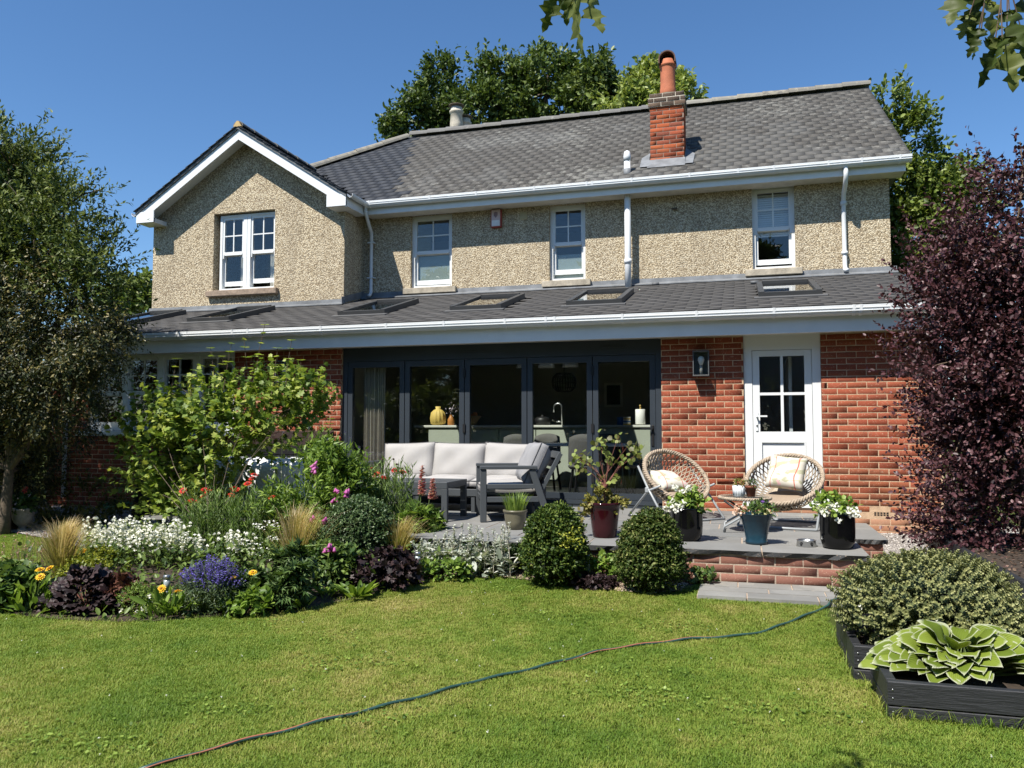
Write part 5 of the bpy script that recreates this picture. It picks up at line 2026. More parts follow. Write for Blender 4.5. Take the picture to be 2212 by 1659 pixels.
LFD = leafmat('leaf_beech', [(.026, .044, .010), (.044, .070, .015), (.066, .096, .022), (.095, .125, .034)], .3)
LFL = leafmat('leaf_lime', [(.06, .09, .02), (.10, .14, .03), (.15, .19, .045), (.20, .23, .07)], .35)
kw = dict(clumps=15, inner=.45, jag=.35, spread=.45, upb=.5)
tree('beech_tree', 'feathery dark green tree left of the rear chimney pots', 'tree', (-9.0, 26, -.2),
     [lob(950, 215, 26, (.95, .9, 1.1)), lob(905, 268, 26, (1.0, .9, .7)), lob(862, 296, 26, (.55, .6, .35)), lob(950, 172, 26, (.45, .5, .6)), lob(990, 275, 26, (1.0, .9, .9))], 2100, 6, .42, .16, LFD, group='trees behind the house', trunk=.3, **kw)
tree('beech_tree', 'tall dark green tree rising highest behind the roof ridge', 'tree', (-6.0, 27, -.2),
     [lob(1180, 205, 27, (1.5, 1.3, 1.35)), lob(1090, 215, 27, (1.35, 1.2, 1.2)), lob(1185, 150, 27, (.8, .8, .55)), lob(1100, 168, 27, (.6, .6, .5)), lob(1040, 250, 27, (1.1, 1, .9)), lob(1250, 240, 27, (1.0, 1, 1.0))], 3300, 6, .42, .17, LFD, group='trees behind the house', trunk=.35, **kw)
tree('beech_tree', 'narrow dark tree with spiky top right of the tallest tree', 'tree', (-3.6, 26, -.2),
     [lob(1285, 215, 26, (.7, .7, 1.1)), lob(1292, 165, 26, (.35, .4, .7)), lob(1310, 235, 26, (.7, .7, .7))], 1300, 6, .40, .17, LFD, group='trees behind the house', trunk=.2, **kw)
tree('lime_tree', 'yellow green tree showing round the brick chimney', 'tree', (-1.6, 25, -.2),
     [lob(1345, 222, 25, (.75, .7, .75)), lob(1402, 205, 25, (.75, .7, .85)), lob(1470, 225, 25, (.65, .6, .6)), lob(1430, 235, 25, (.9, .8, .6))], 1700, 6, .36, .18, LFL, group='trees behind the house', trunk=.2, **kw)
tree('garden_tree', 'mid green tree beyond the right-hand end of the house', 'tree', (5.1, 18, 0),
     [lob(1915, 250, 18, (.35, .5, .6)), lob(1945, 330, 18, (.7, .7, .8)), lob(1990, 400, 18, (.9, .9, .9)), lob(2030, 480, 18, (.95, .9, .9)), lob(1985, 530, 18, (.9, .9, .9)), lob(2085, 540, 18, (.8, .8, .7)), lob(1960, 440, 18, (.8, .8, .8)), lob(2030, 600, 18, (1.2, 1, .9))], 4200, 6, .30, .11,
     leafmat('leaf_garden', [(.038, .058, .010), (.060, .092, .016), (.09, .128, .024), (.14, .175, .04)], .35), group='trees beside the house', trunk=.16, **kw)
tree('garden_tree', 'small green tree low behind the left corner of the house', 'tree', (-18.5, 20, 0),
     [lob(285, 660, 20, (.8, .8, .6)), lob(320, 640, 20, (.5, .5, .5)), lob(240, 690, 20, (.8, .8, .5))], 900, 6, .3, .15, MAT['leaf_garden'], group='trees beside the house', trunk=.12, **kw)

LF_T = leafmat('leaf_olive', [(.020, .034, .007), (.042, .062, .013), (.070, .094, .022), (.105, .13, .036), (.15, .17, .06)], .28, .5, .25)
tree('evergreen_tree', 'tall evergreen tree with narrow glossy leaves at the left edge', 'tree', (-9.2, 8.2, .05),
     [lob(20, 355, 8.2, (.42, .6, .66), 1.3), lob(-40, 420, 8.2, (.8, .8, .9)), lob(75, 470, 8.0, (.70, .7, .55)), lob(145, 445, 8.0, (.32, .4, .30)), lob(150, 550, 7.9, (.5, .6, .42)), lob(40, 600, 8.0, (.90, .8, .7)), lob(180, 640, 7.9, (.42, .5, .34)), lob(0, 520, 8.2, (.9, .9, .8)), lob(210, 590, 7.8, (.22, .3, .2), .8), ((-10.7, 8.0, 4.4), (1.1, 1.0, 1.3), 2.2), ((-11.4, 8.2, 3.2), (1.2, 1.0, 1.2), 2.2), ((-10.2, 7.9, 3.4), (.9, .9, .9), 1.6), ((-9.9, 8.2, 4.9), (.6, .6, .6), .8)], 9000, 14, .40, .072, LF_T, 'lance', 1.7, .11,
     clumps=20, inner=.3, jag=.2, spread=.28, upb=.5, nl=70)
LF_O = leafmat('leaf_dark_olive', [(.014, .020, .007), (.026, .034, .011), (.044, .050, .018), (.075, .075, .028), (.13, .11, .04)], .2, .45)
tree('climbing_shrub', 'dark olive shrub hanging in front of the left tree', 'shrub', (-8.9, 7.9, .05),
     [lob(60, 640, 7.7, (.70, .5, .40)), lob(40, 760, 7.7, (.75, .6, .6)), lob(150, 720, 7.7, (.6, .5, .55)), lob(110, 840, 7.8, (.6, .5, .40)), lob(185, 790, 7.8, (.42, .4, .4)), lob(0, 880, 7.9, (.6, .5, .5)), lob(215, 730, 7.8, (.28, .3, .4)), lob(60, 900, 7.9, (.6, .5, .3)), lob(-120, 800, 7.6, (.9, .8, .9)), lob(-220, 900, 7.4, (.9, .8, .9)), lob(20, 970, 8.4, (.6, .5, .4)), lob(110, 930, 8.6, (.45, .4, .3)), lob(60, 1030, 8.6, (.6, .4, .3))], 8000, 11, .32, .052, LF_O, 'lance', 1.8, .07,
     clumps=18, inner=.4, jag=.4, spread=.5, upb=-.1, nl=40, droop=.35, down=-.5)
tree('laurel_shrub', 'dark shrub filling the corner beyond the left downpipe', 'shrub', (-12.0, 10.2, .05),
     [((-13.2, 12.5, 1.6), (1.6, .8, 1.5), 1.6), ((-15.6, 12.6, 1.6), (1.6, .8, 1.6), 1.6), ((-12.0, 12.4, 1.3), (.7, .7, 1.3), 1.2), ((-12.1, 10.5, 1.0), (.7, 1.2, .9), 1), ((-12.0, 9.6, 1.6), (.7, 1.0, .9), 1), ((-12.3, 9.0, .8), (.9, .9, .8), 1), ((-12.4, 10.4, 2.2), (.8, 1.0, .8), 1)], 4200, 7, .25, .11, LF_O, 'oval', 1.0, .06, clumps=10, inner=.3)

LF_V = leafmat('leaf_viburnum', [(.030, .055, .010), (.055, .095, .015), (.10, .15, .025), (.17, .22, .04), (.26, .29, .07)], .42, .5)
vb = G(450, 1192)
vbz = 8.3
vt = tree('viburnum_shrub', 'large bright green lobed leaf shrub in front of the left window', 'shrub', vb,
          [lob(430, 885, vbz, (.50, .5, .30)), lob(540, 880, vbz, (.50, .5, .30)), lob(350, 925, vbz, (.38, .45, .32)), lob(610, 900, vbz, (.42, .4, .40)), lob(460, 940, vbz, (.65, .55, .45)), lob(350, 1010, vbz, (.38, .4, .36)), lob(380, 1070, vbz, (.42, .4, .30)), lob(560, 950, vbz, (.42, .4, .28), .55), lob(300, 960, vbz, (.25, .3, .22), .6), lob(655, 880, vbz, (.2, .25, .3), .6), lob(310, 1050, vbz, (.22, .3, .12), .6), lob(470, 1045, vbz, (.45, .4, .3), .6), lob(430, 1120, vbz, (.5, .4, .3))], 1180, 7, .28, .070, LF_V, 'lobed', 1.05, .012,
          clumps=20, inner=.2, jag=.35, spread=.3, upb=1.0, flat=1.3, nl=60, low=True)
fs_ = Foliage()
sm = MB()
for (x, y) in ((455, 752), (500, 742), (600, 752), (650, 778), (690, 800), (382, 775), (330, 792), (572, 702), (527, 733), (285, 845), (262, 885), (420, 800), (480, 770), (690, 850), (715, 905), (630, 735), (550, 770)):
    tp = at_y(x, y, vbz + random.uniform(-.15, .2))
    bs = tp + np.array([random.uniform(-.12, .12) + (.25 if x < 300 else -.1 if x > 680 else 0), 0, -.55 if 300 < x < 680 else -.3])
    sm.tube([bs, (bs + tp) / 2 + rng.normal(0, .01, 3), tp], [.006, .004, .003], 4, caps=False)
    for q in (1.0, .82, .6, .35):
        c = bs + (tp - bs) * q
        a = rng.uniform(0, 6.28)
        d = np.array([[math.cos(a), math.sin(a), .15], [-math.cos(a), -math.sin(a), .15]])
        fs_.leaves(np.stack([c, c]), d, np.array([[0, 0, 1.], [0, 0, 1.]]) + rng.normal(0, .2, (2, 3)), .085 * (1.15 - .4 * q), 1.05, 'lobed', np.clip(rng.uniform(.55, .99, 2), 0, .99))
tag(fs_.build('young_shoots', LF_V, vt), kind='stuff')
sm.build('shoots', W['stem_brown'], vt)

LF_P = leafmat('leaf_purple', [(.020, .008, .010), (.040, .014, .017), (.064, .023, .028), (.11, .047, .053), (.20, .11, .115)], .18, .45, .35)
tree('purple_shrub', 'tall dark purple leaved shrub at the right edge', 'shrub', (2.45, 8.1, .1),
     [lob(2160, 1060, 8.1, (.50, .6, .60)), lob(2250, 950, 8.1, (.8, .7, .8)), lob(2120, 900, 8.1, (.45, .5, .6)), lob(2140, 760, 8.1, (.62, .6, .60)), lob(2085, 650, 8.1, (.40, .45, .48)), lob(2190, 600, 8.1, (.65, .6, .6)), lob(2240, 480, 8.1, (.5, .5, .5)), lob(2205, 430, 8.1, (.2, .3, .32), .9), lob(2180, 900, 8.3, (.6, .6, .9), 1.6), lob(2210, 700, 8.3, (.6, .5, .8), 1.6), lob(2040, 620, 8.0, (.25, .3, .3), .8), lob(2060, 800, 8.0, (.30, .35, .35)), lob(2090, 1120, 8.1, (.25, .4, .35))], 4700, 17, .42, .042, LF_P, 'oval', 1.1, .07,
     clumps=30, inner=.2, jag=.2, spread=.22, upb=.55, nl=80, bark='stem_brown')
tree('ivy_patch', 'green ivy stems at the foot of the brick corner behind the purple shrub', 'ivy', (2.42, 9.7, .1),
     [((2.45, 9.6, .7), (.14, .3, .5), 1), ((2.5, 9.5, 1.3), (.12, .3, .4), 1)], 260, 6, .1, .06, LF_V, 'lobed', 1.0, .02, inner=.2, nl=8)

# trees on the far side of the garden, behind the viewer, mirrored in the glass
for i, (x, y_, s_) in enumerate(((-9.5, -9, 1.0), (-6.2, -10, 1.25), (-2.8, -11, 1.1), (.6, -10.5, 1.3), (4.0, -11, 1.15), (7.4, -9.5, 1.3), (-13.0, -6, 1.1), (10.6, -7, 1.1))):
    if i == 0:
        t0_ = tree('conifer', 'dark conifer on the far side of the garden mirrored in the door glass', 'tree', (x, y_, 0),
                   [((x, y_, 1.4), (1.9, 1.9, 1.5), 1), ((x, y_, 3.2), (1.6, 1.6, 1.5), 1), ((x, y_, 4.9), (1.05, 1.05, 1.4), 1), ((x, y_, 6.3), (.5, .5, 1.1), 1)], 4200, 6, .5, .30, LFD, 'lance', 2.0, .15, group='conifers across the garden', inner=.6, jag=.3, droop=.3)
    else:
        c_ = copy_tree(t0_)
        c_.location = (x, y_, 0)
        c_.rotation_euler = (0, 0, i * 1.3)
        c_.scale = (s_ * 1.1, s_ * 1.1, s_)

# ================================================================ FLOWER BED
def plant(name, label, cat, base, group=None):
    return thing(name, label, cat, base, group=group)


def bush(name, label, cat, base, r, h, n, k, twig, leaf, mat, kind='oval', wd=1.0, z0=.0, stems=8, core=0, **kw):
    """a low rounded plant of base radius r and height h"""
    r = r if isinstance(r, tuple) else (r, r * .85)
    t = plant(name, label, cat, base)
    f = Foliage()
    c = np.array(base) + np.array([0, 0, z0 + (h - z0) * .45])
    P, D = crown(f, [(c, (r[0], r[1], (h - z0) * .55), 1)], n, k, twig, leaf, wd, kind, **kw)
    f.build('foliage', mat, t)
    if core:
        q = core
        MB().lathe([(.01, z0 + .01), (r[0] * q * .8, z0 + (h - z0) * .12), (r[0] * q, z0 + (h - z0) * .4), (r[0] * q * .75, z0 + (h - z0) * .72), (.01, z0 + (h - z0) * .88)], base, 16).build('inner_core', pbr('dark_core', (.012, .018, .007), .95, .3, 30), t)  # solid dark core added in place of the shaded inside, stops see-through
    if stems:
        sm_ = MB()
        for i in rng.choice(len(P), min(stems, len(P)), replace=False):
            b = np.array(base) + np.array([rng.normal(0, r[0] * .15), rng.normal(0, r[1] * .15), 0])
            sm_.tube([b, (b + P[i]) / 2 + np.array([0, 0, .03]), P[i]], [.006, .004, .003], 4, caps=False)
        sm_.build('stems', W['stem_brown'], t)
    return t


def daisies(t, P, r, petal, mat, cmat, nrm=(0, -.35, 1), part='flower'):
    """daisy flowers, each one a part with its centre"""
    for p in P:
        f = Foliage()
        nv = unit(np.array(nrm) + rng.normal(0, .25, 3))
        a0 = rng.uniform(0, 6.28)
        u = unit(np.cross(nv, [1., .2, 0]))
        w = np.cross(nv, u)
        for lay_, (m_, ps) in enumerate(((petal, 1.0), (petal, .7))):
            a = a0 + lay_ * .2 + np.arange(m_) * 6.283 / m_
            D = np.cos(a)[:, None] * u + np.sin(a)[:, None] * w + nv * (.12 + .25 * lay_)
            f.leaves(np.repeat(p[None] + nv * .004 * lay_, m_, 0), D, np.repeat(nv[None], m_, 0), r * ps, .75, 'oval')
        o = f.build(part, mat, t)
        MB().tube([p - nv * .004, p + nv * .010, p + nv * .016], [r * .30, r * .32, r * .12], 8).build('flower_centre', cmat, o)


def stalks(t, pairs, r=.004, mat='stem_green', name='stems', n=4):
    s = MB()
    for a, b in pairs:
        a, b = np.array(a), np.array(b)
        m_ = (a + b) / 2 + np.array([rng.normal(0, .01), rng.normal(0, .01), 0])
        s.tube([a, m_, b], [r, r * .85, r * .7], n, caps=False)
    return s.build(name, MAT[mat], t)


LG1 = leafmat('leaf_fresh', [(.05, .09, .015), (.085, .14, .022), (.13, .195, .032), (.185, .25, .05)], .38)
LG2 = leafmat('leaf_mid', [(.025, .050, .012), (.040, .075, .016), (.065, .105, .024), (.095, .14, .035)], .3)
LG3 = leafmat('leaf_deep', [(.016, .034, .010), (.027, .052, .013), (.042, .075, .018), (.066, .105, .028)], .25, .5, .3)
LLIME = leafmat('leaf_limegold', [(.11, .13, .015), (.19, .20, .022), (.27, .27, .035), (.08, .11, .015)], .35)
LBOX = leafmat('leaf_box', [(.018, .036, .007), (.034, .060, .010), (.056, .085, .015), (.09, .12, .024)], .25, .5, .22)
LBOXV = leafmat('leaf_box_pale', [(.022, .040, .008), (.042, .064, .013), (.075, .095, .024), (.14, .15, .05)], .25, .5, .22)
LSILV = leafmat('leaf_silver', [(.16, .185, .145), (.22, .245, .20), (.29, .305, .265), (.36, .37, .335)], .2, .9, .1)
LHEU = leafmat('leaf_heuchera', [(.012, .007, .008), (.020, .011, .012), (.032, .018, .019), (.048, .028, .029)], .08, .55, .35)
LHEU2 = leafmat('leaf_heuchera_rust', [(.03, .014, .012), (.06, .022, .018), (.11, .04, .028), (.16, .075, .05)], .15, .45)
LSTIP = leafmat('leaf_feather', [(.13, .125, .035), (.20, .185, .055), (.27, .24, .085), (.33, .28, .12)], .4, .6)
LSTIPT = leafmat('leaf_feather_tip', [(.32, .24, .14), (.42, .33, .21), (.50, .41, .28)], .4, .7)
PW = leafmat('petal_white', [(.76, .76, .70), (.84, .84, .79), (.88, .88, .84)], .3, .7, .1)
PR = leafmat('petal_red', [(.42, .012, .010), (.55, .022, .015), (.62, .04, .022)], .2, .6)
PY = leafmat('petal_yellow', [(.74, .40, .01), (.80, .50, .015), (.82, .58, .03)], .25, .6)
PM = leafmat('petal_magenta', [(.36, .04, .22), (.48, .08, .32), (.58, .18, .44)], .3, .6)
PV = leafmat('petal_violet', [(.050, .035, .20), (.085, .06, .32), (.13, .10, .43), (.18, .15, .52)], .25, .7)
PP = leafmat('petal_pink', [(.42, .13, .15), (.55, .26, .26), (.66, .46, .42)], .25, .6)
YC = pbr('flower_eye', (.30, .12, .01), .9, .2, 60)
BC = pbr('flower_cone', (.05, .03, .015), .9, .3, 60)

# feather grasses
def feather(label, base, h, r, lean, n, tipn):
    t = plant('feather_grass', label, 'grass', base)
    f = Foliage()
    P = disc_pts(base, r * .16, n)
    P[:, 2] = base[2]
    a = rng.uniform(0, 6.283, n)
    q = np.abs(rng.normal(0, .27, n))
    D = np.column_stack([np.cos(a) * q + lean[0], np.sin(a) * q + lean[1], np.ones(n)])
    f.blades(P, D, h * rng.uniform(.45, .95, n), .0045, rng.uniform(.1, .45, n))
    f.build('blades', LSTIP, t)
    f = Foliage()
    P = disc_pts(base, r * .14, tipn)
    P[:, 2] = base[2] + h * .40
    a = rng.uniform(0, 6.283, tipn)
    q = np.abs(rng.normal(0, .28, tipn))
    off = np.column_stack([np.cos(a) * q * h * .35, np.sin(a) * q * h * .35, np.zeros(tipn)]) + np.array([lean[0], lean[1], 0]) * h * .4
    D = np.column_stack([np.cos(a) * q + lean[0] * 1.6 + .1, np.sin(a) * q + lean[1], np.ones(tipn)])
    f.blades(P + off, D, h * rng.uniform(.35, .62, tipn), .0035, rng.uniform(.2, .6, tipn))
    f.build('plumes', LSTIPT, t)
    return t


b = G(132, 1262)
feather('pale feather grass clump beside the white flowers', b, ytop(b, 1108), .30, (.03, 0), 900, 420)
b = G(640, 1250)
feather('bronze feather grass leaning behind the dark hellebore leaves', b, ytop(b, 1075), .26, (.04, -.05), 700, 300)
b = G(860, 1225)
feather('thin feather grass between the clipped green ball and the lupin', b, ytop(b, 1100), .18, (.12, -.05), 420, 140)

# pot marigolds
def marigold(label, base, h, r, flw, nleaf=70):
    t = plant('pot_marigold', label, 'flowers', base)
    f = Foliage()
    P = disc_pts(base, r * .7, nleaf)
    P[:, 2] += rng.uniform(.0, h * .55, nleaf)
    D = unit(np.column_stack([P[:, 0] - base[0], P[:, 1] - base[1], np.full(nleaf, r * .8)]) + rng.normal(0, .08, (nleaf, 3)))
    f.leaves(P, D, rng.normal(0, .35, (nleaf, 3)) + np.array([0, -.2, 1]), rng.uniform(.09, .15, nleaf), .55, 'oval')
    f.build('leaves', LG1, t)
    FP = [at_y(x, y, base[1] + rng.uniform(-.10, .06)) for x, y in flw]
    stalks(t, [(np.array(base) + rng.normal(0, .04, 3) * np.array([1, 1, 0]), p) for p in FP], .0035)
    daisies(t, FP, .038, 13, PY, YC)
    return t


b = G(72, 1322)
marigold('yellow pot marigold with five flowers at the left end of the bed', b, .30, .22, [(31, 1265), (54, 1254), (86, 1231), (107, 1228), (87, 1246)], 90)
b = G(370, 1330)
marigold('yellow pot marigold in front of the solar light by the violet salvia', b, .22, .26, [(349, 1272), (384, 1278)], 110)
b = G(205, 1215)
marigold('orange marigold between the feather grass and white flowers', b, .2, .12, [(174, 1184), (180, 1190), (211, 1183), (212, 1196)], 30)

# dark heucheras: large leaves as single pieces
def big_leaf_mesh(name, mat, lobes=5, cup=.12, n=24, ruff=.05, rim=False):
    vs, fs = [(0, 0, 0)], []
    rings = (.35, .7, 1.0)
    for ri, q in enumerate(rings):
        for i in range(n):
            a = -math.pi + 6.28319 * (i + .5) / n
            rr = q * (.80 + .20 * abs(math.cos(a * lobes / 2))) * (1 - .55 * max(0, abs(a) - 2.5)) * (1 + (.07 if i % 2 else -.05) * (ri == 2))
            x, y_ = .42 + .55 * rr * math.cos(a), .52 * rr * math.sin(a)
            z = cup * (x * .4 - (x - .45) ** 2 * 1.3 - y_ * y_ * 1.2) + ruff * q * q * math.sin(a * lobes + ri) + .03 * (.5 if i % 2 else -.5)
            vs.append((x, y_, z))
    for i in range(n):
        fs.append((0, 1 + i, 1 + (i + 1) % n))
    V, F3 = vs, list(fs)
    for ri in range(len(rings) - 1):
        for i in range(n):
            p, q = 1 + ri * n + i, 1 + ri * n + (i + 1) % n
            F3 += [(p, p + n, q + n), (p, q + n, q)]
    V = np.array(V)
    V[0] = (.42, 0, cup * .15)
    me = np_mesh(name, V, np.array(F3), smooth=True)
    me.materials.append(mat)
    return me


def leaf_objects(t, P, D, Nn, L, meshes):
    for p, d, n_, l in zip(P, D, Nn, L):
        d = unit(d)
        s_ = unit(np.cross(n_, d))
        u = np.cross(d, s_)
        o = bpy.data.objects.new('leaf', random.choice(meshes))
        col.objects.link(o)
        o.parent = t
        m = Matrix(((d[0] * l, s_[0] * l, u[0] * l, p[0] - t.location[0]), (d[1] * l, s_[1] * l, u[1] * l, p[1] - t.location[1]), (d[2] * l, s_[2] * l, u[2] * l, p[2] - t.location[2]), (0, 0, 0, 1)))
        o.matrix_basis = m


HM = [big_leaf_mesh('leaf', LHEU, lobes=q_, ruff=.11) for q_ in (5, 6, 7)]
b = G(185, 1322)
t = plant('heuchera', 'blackish purple heuchera with large crinkled leaves at the lawn edge', 'foliage plant', b)
n = 170
a = rng.uniform(0, 6.283, n)
q = np.sqrt(rng.random(n))
P = np.array(b) + np.column_stack([np.cos(a) * q * .30, np.sin(a) * q * .16, .05 + .26 * (1 - q ** 2) + rng.uniform(-.03, .03, n)])
D = np.column_stack([np.cos(a) * (.5 + q), np.sin(a) * (.5 + q), -.35 * q + .1]) + rng.normal(0, .3, (n, 3))
leaf_objects(t, P, D, np.array([0, -.55, 1.0]) + rng.normal(0, .3, (n, 3)), rng.uniform(.075, .115, n), HM)
stalks(t, [(np.array(b) + rng.normal(0, .03, 3) * [1, 1, 0], p) for p in P[::3]], .003, 'stem_red')
b = G(262, 1320)
bush('heuchera', 'rust purple smaller heuchera beside the blackish one', 'foliage plant', b, .14, .24, 110, 4, .05, .06, LHEU2, 'lobed', 1.1, flat=.9)
b = G(836, 1268)
bush('heuchera', 'dark purple frilly heuchera below the clipped green ball', 'foliage plant', b, (.27, .2), .27, 700, 5, .06, .055, LHEU, 'lobed', 1.1, flat=.8, clumps=14, inner=.5)

b = G(212, 1262)
bush('euonymus', 'lime gold low mound behind the blackish heuchera', 'shrub', b, (.26, .22), ytop(b, 1198), 1100, 6, .06, .028, LLIME, 'oval', 1.1, clumps=12, inner=.55)
b = G(14, 1315)
bush('strawberry_plant', 'low dark green leafy clump at the left end of the bed', 'foliage plant', b, (.22, .2), ytop(b, 1232), 520, 4, .06, .06, LG2, 'round', .9, flat=.9)

# white penstemons
def bells(label, cx0, cx1, y0, y1, ybase, nsp, hmin, group=None, per=9, size=.028, leaves=240):
    mid = G((cx0 + cx1) / 2, ybase)
    t = plant('white_penstemon', label, 'flowers', mid, group)
    f, pr, lf = Foliage(), [], Foliage()
    for i in range(nsp):
        x = rng.uniform(cx0, cx1)
        gb = G(x + rng.normal(0, 12), ybase + rng.uniform(-22, 14))
        frac = (x - cx0) / (cx1 - cx0)
        tp_y = rng.uniform(y0, y0 + (y1 - y0) * .55) + 10 * abs(frac - .45)
        h = max(hmin, ytop(gb, tp_y))
        tip = gb + np.array([rng.normal(0, .03), rng.normal(0, .03), h])
        pr.append((gb, tip))
        m_ = per
        q = 1 - np.linspace(0, .42, m_) + rng.normal(0, .01, m_)
        P = gb + (tip - gb) * q[:, None] + rng.normal(0, .012, (m_, 3))
        aa = rng.uniform(0, 6.283, m_)
        D = np.column_stack([np.cos(aa), np.sin(aa) - .35, np.full(m_, -.15)])
        for dr in (0, 1.57):
            Nn = np.column_stack([np.sin(aa) * math.sin(dr), -np.cos(aa) * math.sin(dr), np.full(m_, math.cos(dr) + .05)])
            f.leaves(P, D, Nn, size * rng.uniform(.9, 1.4, m_), .95, 'round')
        k = 14
        qq = rng.uniform(.05, .65, k)
        aa = rng.uniform(0, 6.283, k)
        lf.leaves(gb + (tip - gb) * qq[:, None], np.column_stack([np.cos(aa), np.sin(aa), np.full(k, .4)]), rng.normal(0, .3, (k, 3)) + [0, 0, 1], rng.uniform(.06, .11, k), .8, 'lance')
    stalks(t, pr, .003)
    lf.build('leaves', LG2, t)
    f.build('flowers', PW, t)
    return t


bells('dense mass of white bell flowers beside the feather grass', 188, 400, 1114, 1205, 1222, 105, .25)
bells('smaller group of white bell flowers behind the violet salvia', 420, 530, 1142, 1190, 1225, 30, .2, per=7)
# loose white cow parsley heads
b = G(600, 1225)
t = plant('white_umbels', 'airy small white flower heads right of the violet salvia', 'flowers', b)
f, pr = Foliage(), []
for (x, y) in ((545, 1133), (560, 1140), (585, 1128), (602, 1135), (575, 1160), (540, 1175), (560, 1185), (595, 1165), (610, 1195), (625, 1180), (550, 1198), (590, 1205), (640, 1200)):
    gb = G(x + rng.normal(0, 8), 1232 + rng.normal(0, 6))
    tip = gb + np.array([0, 0, ytop(gb, y)])
    pr.append((gb, tip))
    m_ = 16
    P = tip + np.column_stack([rng.normal(0, .032, m_), rng.normal(0, .025, m_), rng.normal(0, .008, m_)])
    f.leaves(P, rng.normal(0, 1, (m_, 3)) * [1, 1, .2], rng.normal(0, .2, (m_, 3)) + [0, -.3, 1], .017, 1.0, 'round')
stalks(t, pr, .0025)
f.build('flowers', PW, t)
f = Foliage()
P = disc_pts(b, .35, 260, .5)
P[:, 2] += rng.uniform(.02, .30, 260)
f.leaves(P, rng.normal(0, 1, (260, 3)), rng.normal(0, .4, (260, 3)) + [0, 0, 1], rng.uniform(.04, .08, 260), .7, 'lance')
f.build('leaves', LG2, t)

# violet salvia
b = G(457, 1325)
t = plant('salvia', 'dome of violet salvia spikes in the middle of the bed', 'flowers', b)
f, lf, pr = Foliage(), Foliage(), []
for i in range(210):
    a, q = rng.uniform(0, 6.283), math.sqrt(rng.random())
    x, y = math.cos(a) * q, math.sin(a) * q
    gb = b + np.array([x * .06, y * .06, 0])
    tip = b + np.array([x * .27, y * .20, ytop(b, 1203) * (.98 - .34 * q * q + rng.normal(0, .04))])
    pr.append((gb, tip))
    m_ = 22
    s_ = rng.uniform(0, .30, m_)
    P = tip + (gb - tip) * s_[:, None]
    aa = rng.uniform(0, 6.283, m_)
    f.leaves(P, np.column_stack([np.cos(aa), np.sin(aa), np.full(m_, .5)]), rng.normal(0, .3, (m_, 3)) + [0, -.2, 1], .014 * (1.1 - s_), 1.1, 'oval')
stalks(t, pr, .002)
f.build('flower_spikes', PV, t)
c = b + np.array([0, 0, .13])
crown(lf, [(c, (.25, .21, .15), 1)], 700, 4, .05, .045, .9, 'lance')
lf.build('leaves', leafmat('leaf_sage', [(.03, .05, .025), (.05, .075, .035), (.08, .11, .055)], .25), t)

b = G(592, 1312)
bush('hellebore', 'dark green hellebore with fingered leaves right of the salvia', 'foliage plant', b, (.25, .2), ytop(b, 1205) + .02, 360, 4, .08, .09, leafmat('leaf_hellebore', [(.018, .040, .012), (.032, .062, .017), (.05, .09, .024), (.085, .13, .04)], .28), 'palm', .75, flat=1.0, clumps=14)
t = plant('pot_marigold', 'two yellow marigold flowers standing over the hellebore leaves', 'flowers', G(520, 1322))
FP = [at_y(546, 1237, 5.4), at_y(503, 1248, 5.3)]
stalks(t, [(G(530, 1322), FP[0]), (G(510, 1326), FP[1])], .0035)
daisies(t, FP, .036, 13, PY, YC)
b = G(530, 1330)
bush('marigold_leaves', 'pale green leafy edge in front of the hellebore', 'foliage plant', b, (.2, .10), .16, 90, 4, .06, .065, LG1, 'oval', .9)
b = G(300, 1330)
bush('candytuft', 'tiny white flowered green plant beside the rust heuchera', 'flowers', b, (.16, .12), .22, 420, 5, .04, .02, LG1, 'lance', 1.2, stems=3)
t = plant('white_petals', 'cluster of small white flowers low in front of the solar light', 'flowers', G(318, 1335))
f = Foliage()
for (x, y) in ((293, 1338), (296, 1325), (318, 1292), (327, 1291), (334, 1293), (322, 1305), (310, 1318), (262, 1322), (318, 1340)):
    c = at_y(x, y - 4, G(x, 1336)[1] + .02)
    f.leaves(c + rng.normal(0, .007, (8, 3)), rng.normal(0, 1, (8, 3)), rng.normal(0, .3, (8, 3)) + [0, -.5, 1], .018, 1, 'round')
f.build('flowers', PW, t)

# red heleniums
def helenium(label, base, w, h, nst, flw, seedheads=()):
    t = plant('helenium', label, 'flowers', base)
    f, pr = Foliage(), []
    for i in range(nst):
        gb = base + np.array([rng.uniform(-w, w), rng.uniform(-.16, .16), 0])
        hh = h * rng.uniform(.62, 1.05)
        tip = gb + np.array([rng.normal(0, .05), rng.normal(0, .05), hh])
        pr.append((gb, tip))
        k = 22
        q = rng.uniform(.08, 1, k)
        aa = rng.uniform(0, 6.283, k)
        f.leaves(gb + (tip - gb) * q[:, None], np.column_stack([np.cos(aa) * .55, np.sin(aa) * .55, np.full(k, .75)]), rng.normal(0, .5, (k, 3)) + [0, -.6, .6], rng.uniform(.06, .11, k), .55, 'lance')
    FP = [at_y(x, y, base[1] + rng.uniform(-.12, .12)) for x, y in flw]
    SH = [at_y(x, y, base[1] + rng.uniform(-.12, .12)) for x, y in seedheads]
    pr += [(base + np.array([(p[0] - base[0]) * .8, 0, 0]), p) for p in FP + SH]
    stalks(t, pr, .003)
    f.build('leaves', MAT['leaf_reed'] if 'leaf_reed' in MAT else leafmat('leaf_reed', [(.035, .07, .015), (.06, .105, .02), (.09, .145, .028), (.13, .19, .045)], .35), t)
    daisies(t, FP, .046, 11, PR, BC)
    if SH:
        c_ = MB()
        for p in SH:
            c_.lathe([(.004, -.01), (.013, -.004), (.013, .004), (.004, .012)], p, 8)
        c_.build('seed_heads', BC, t)
    return t


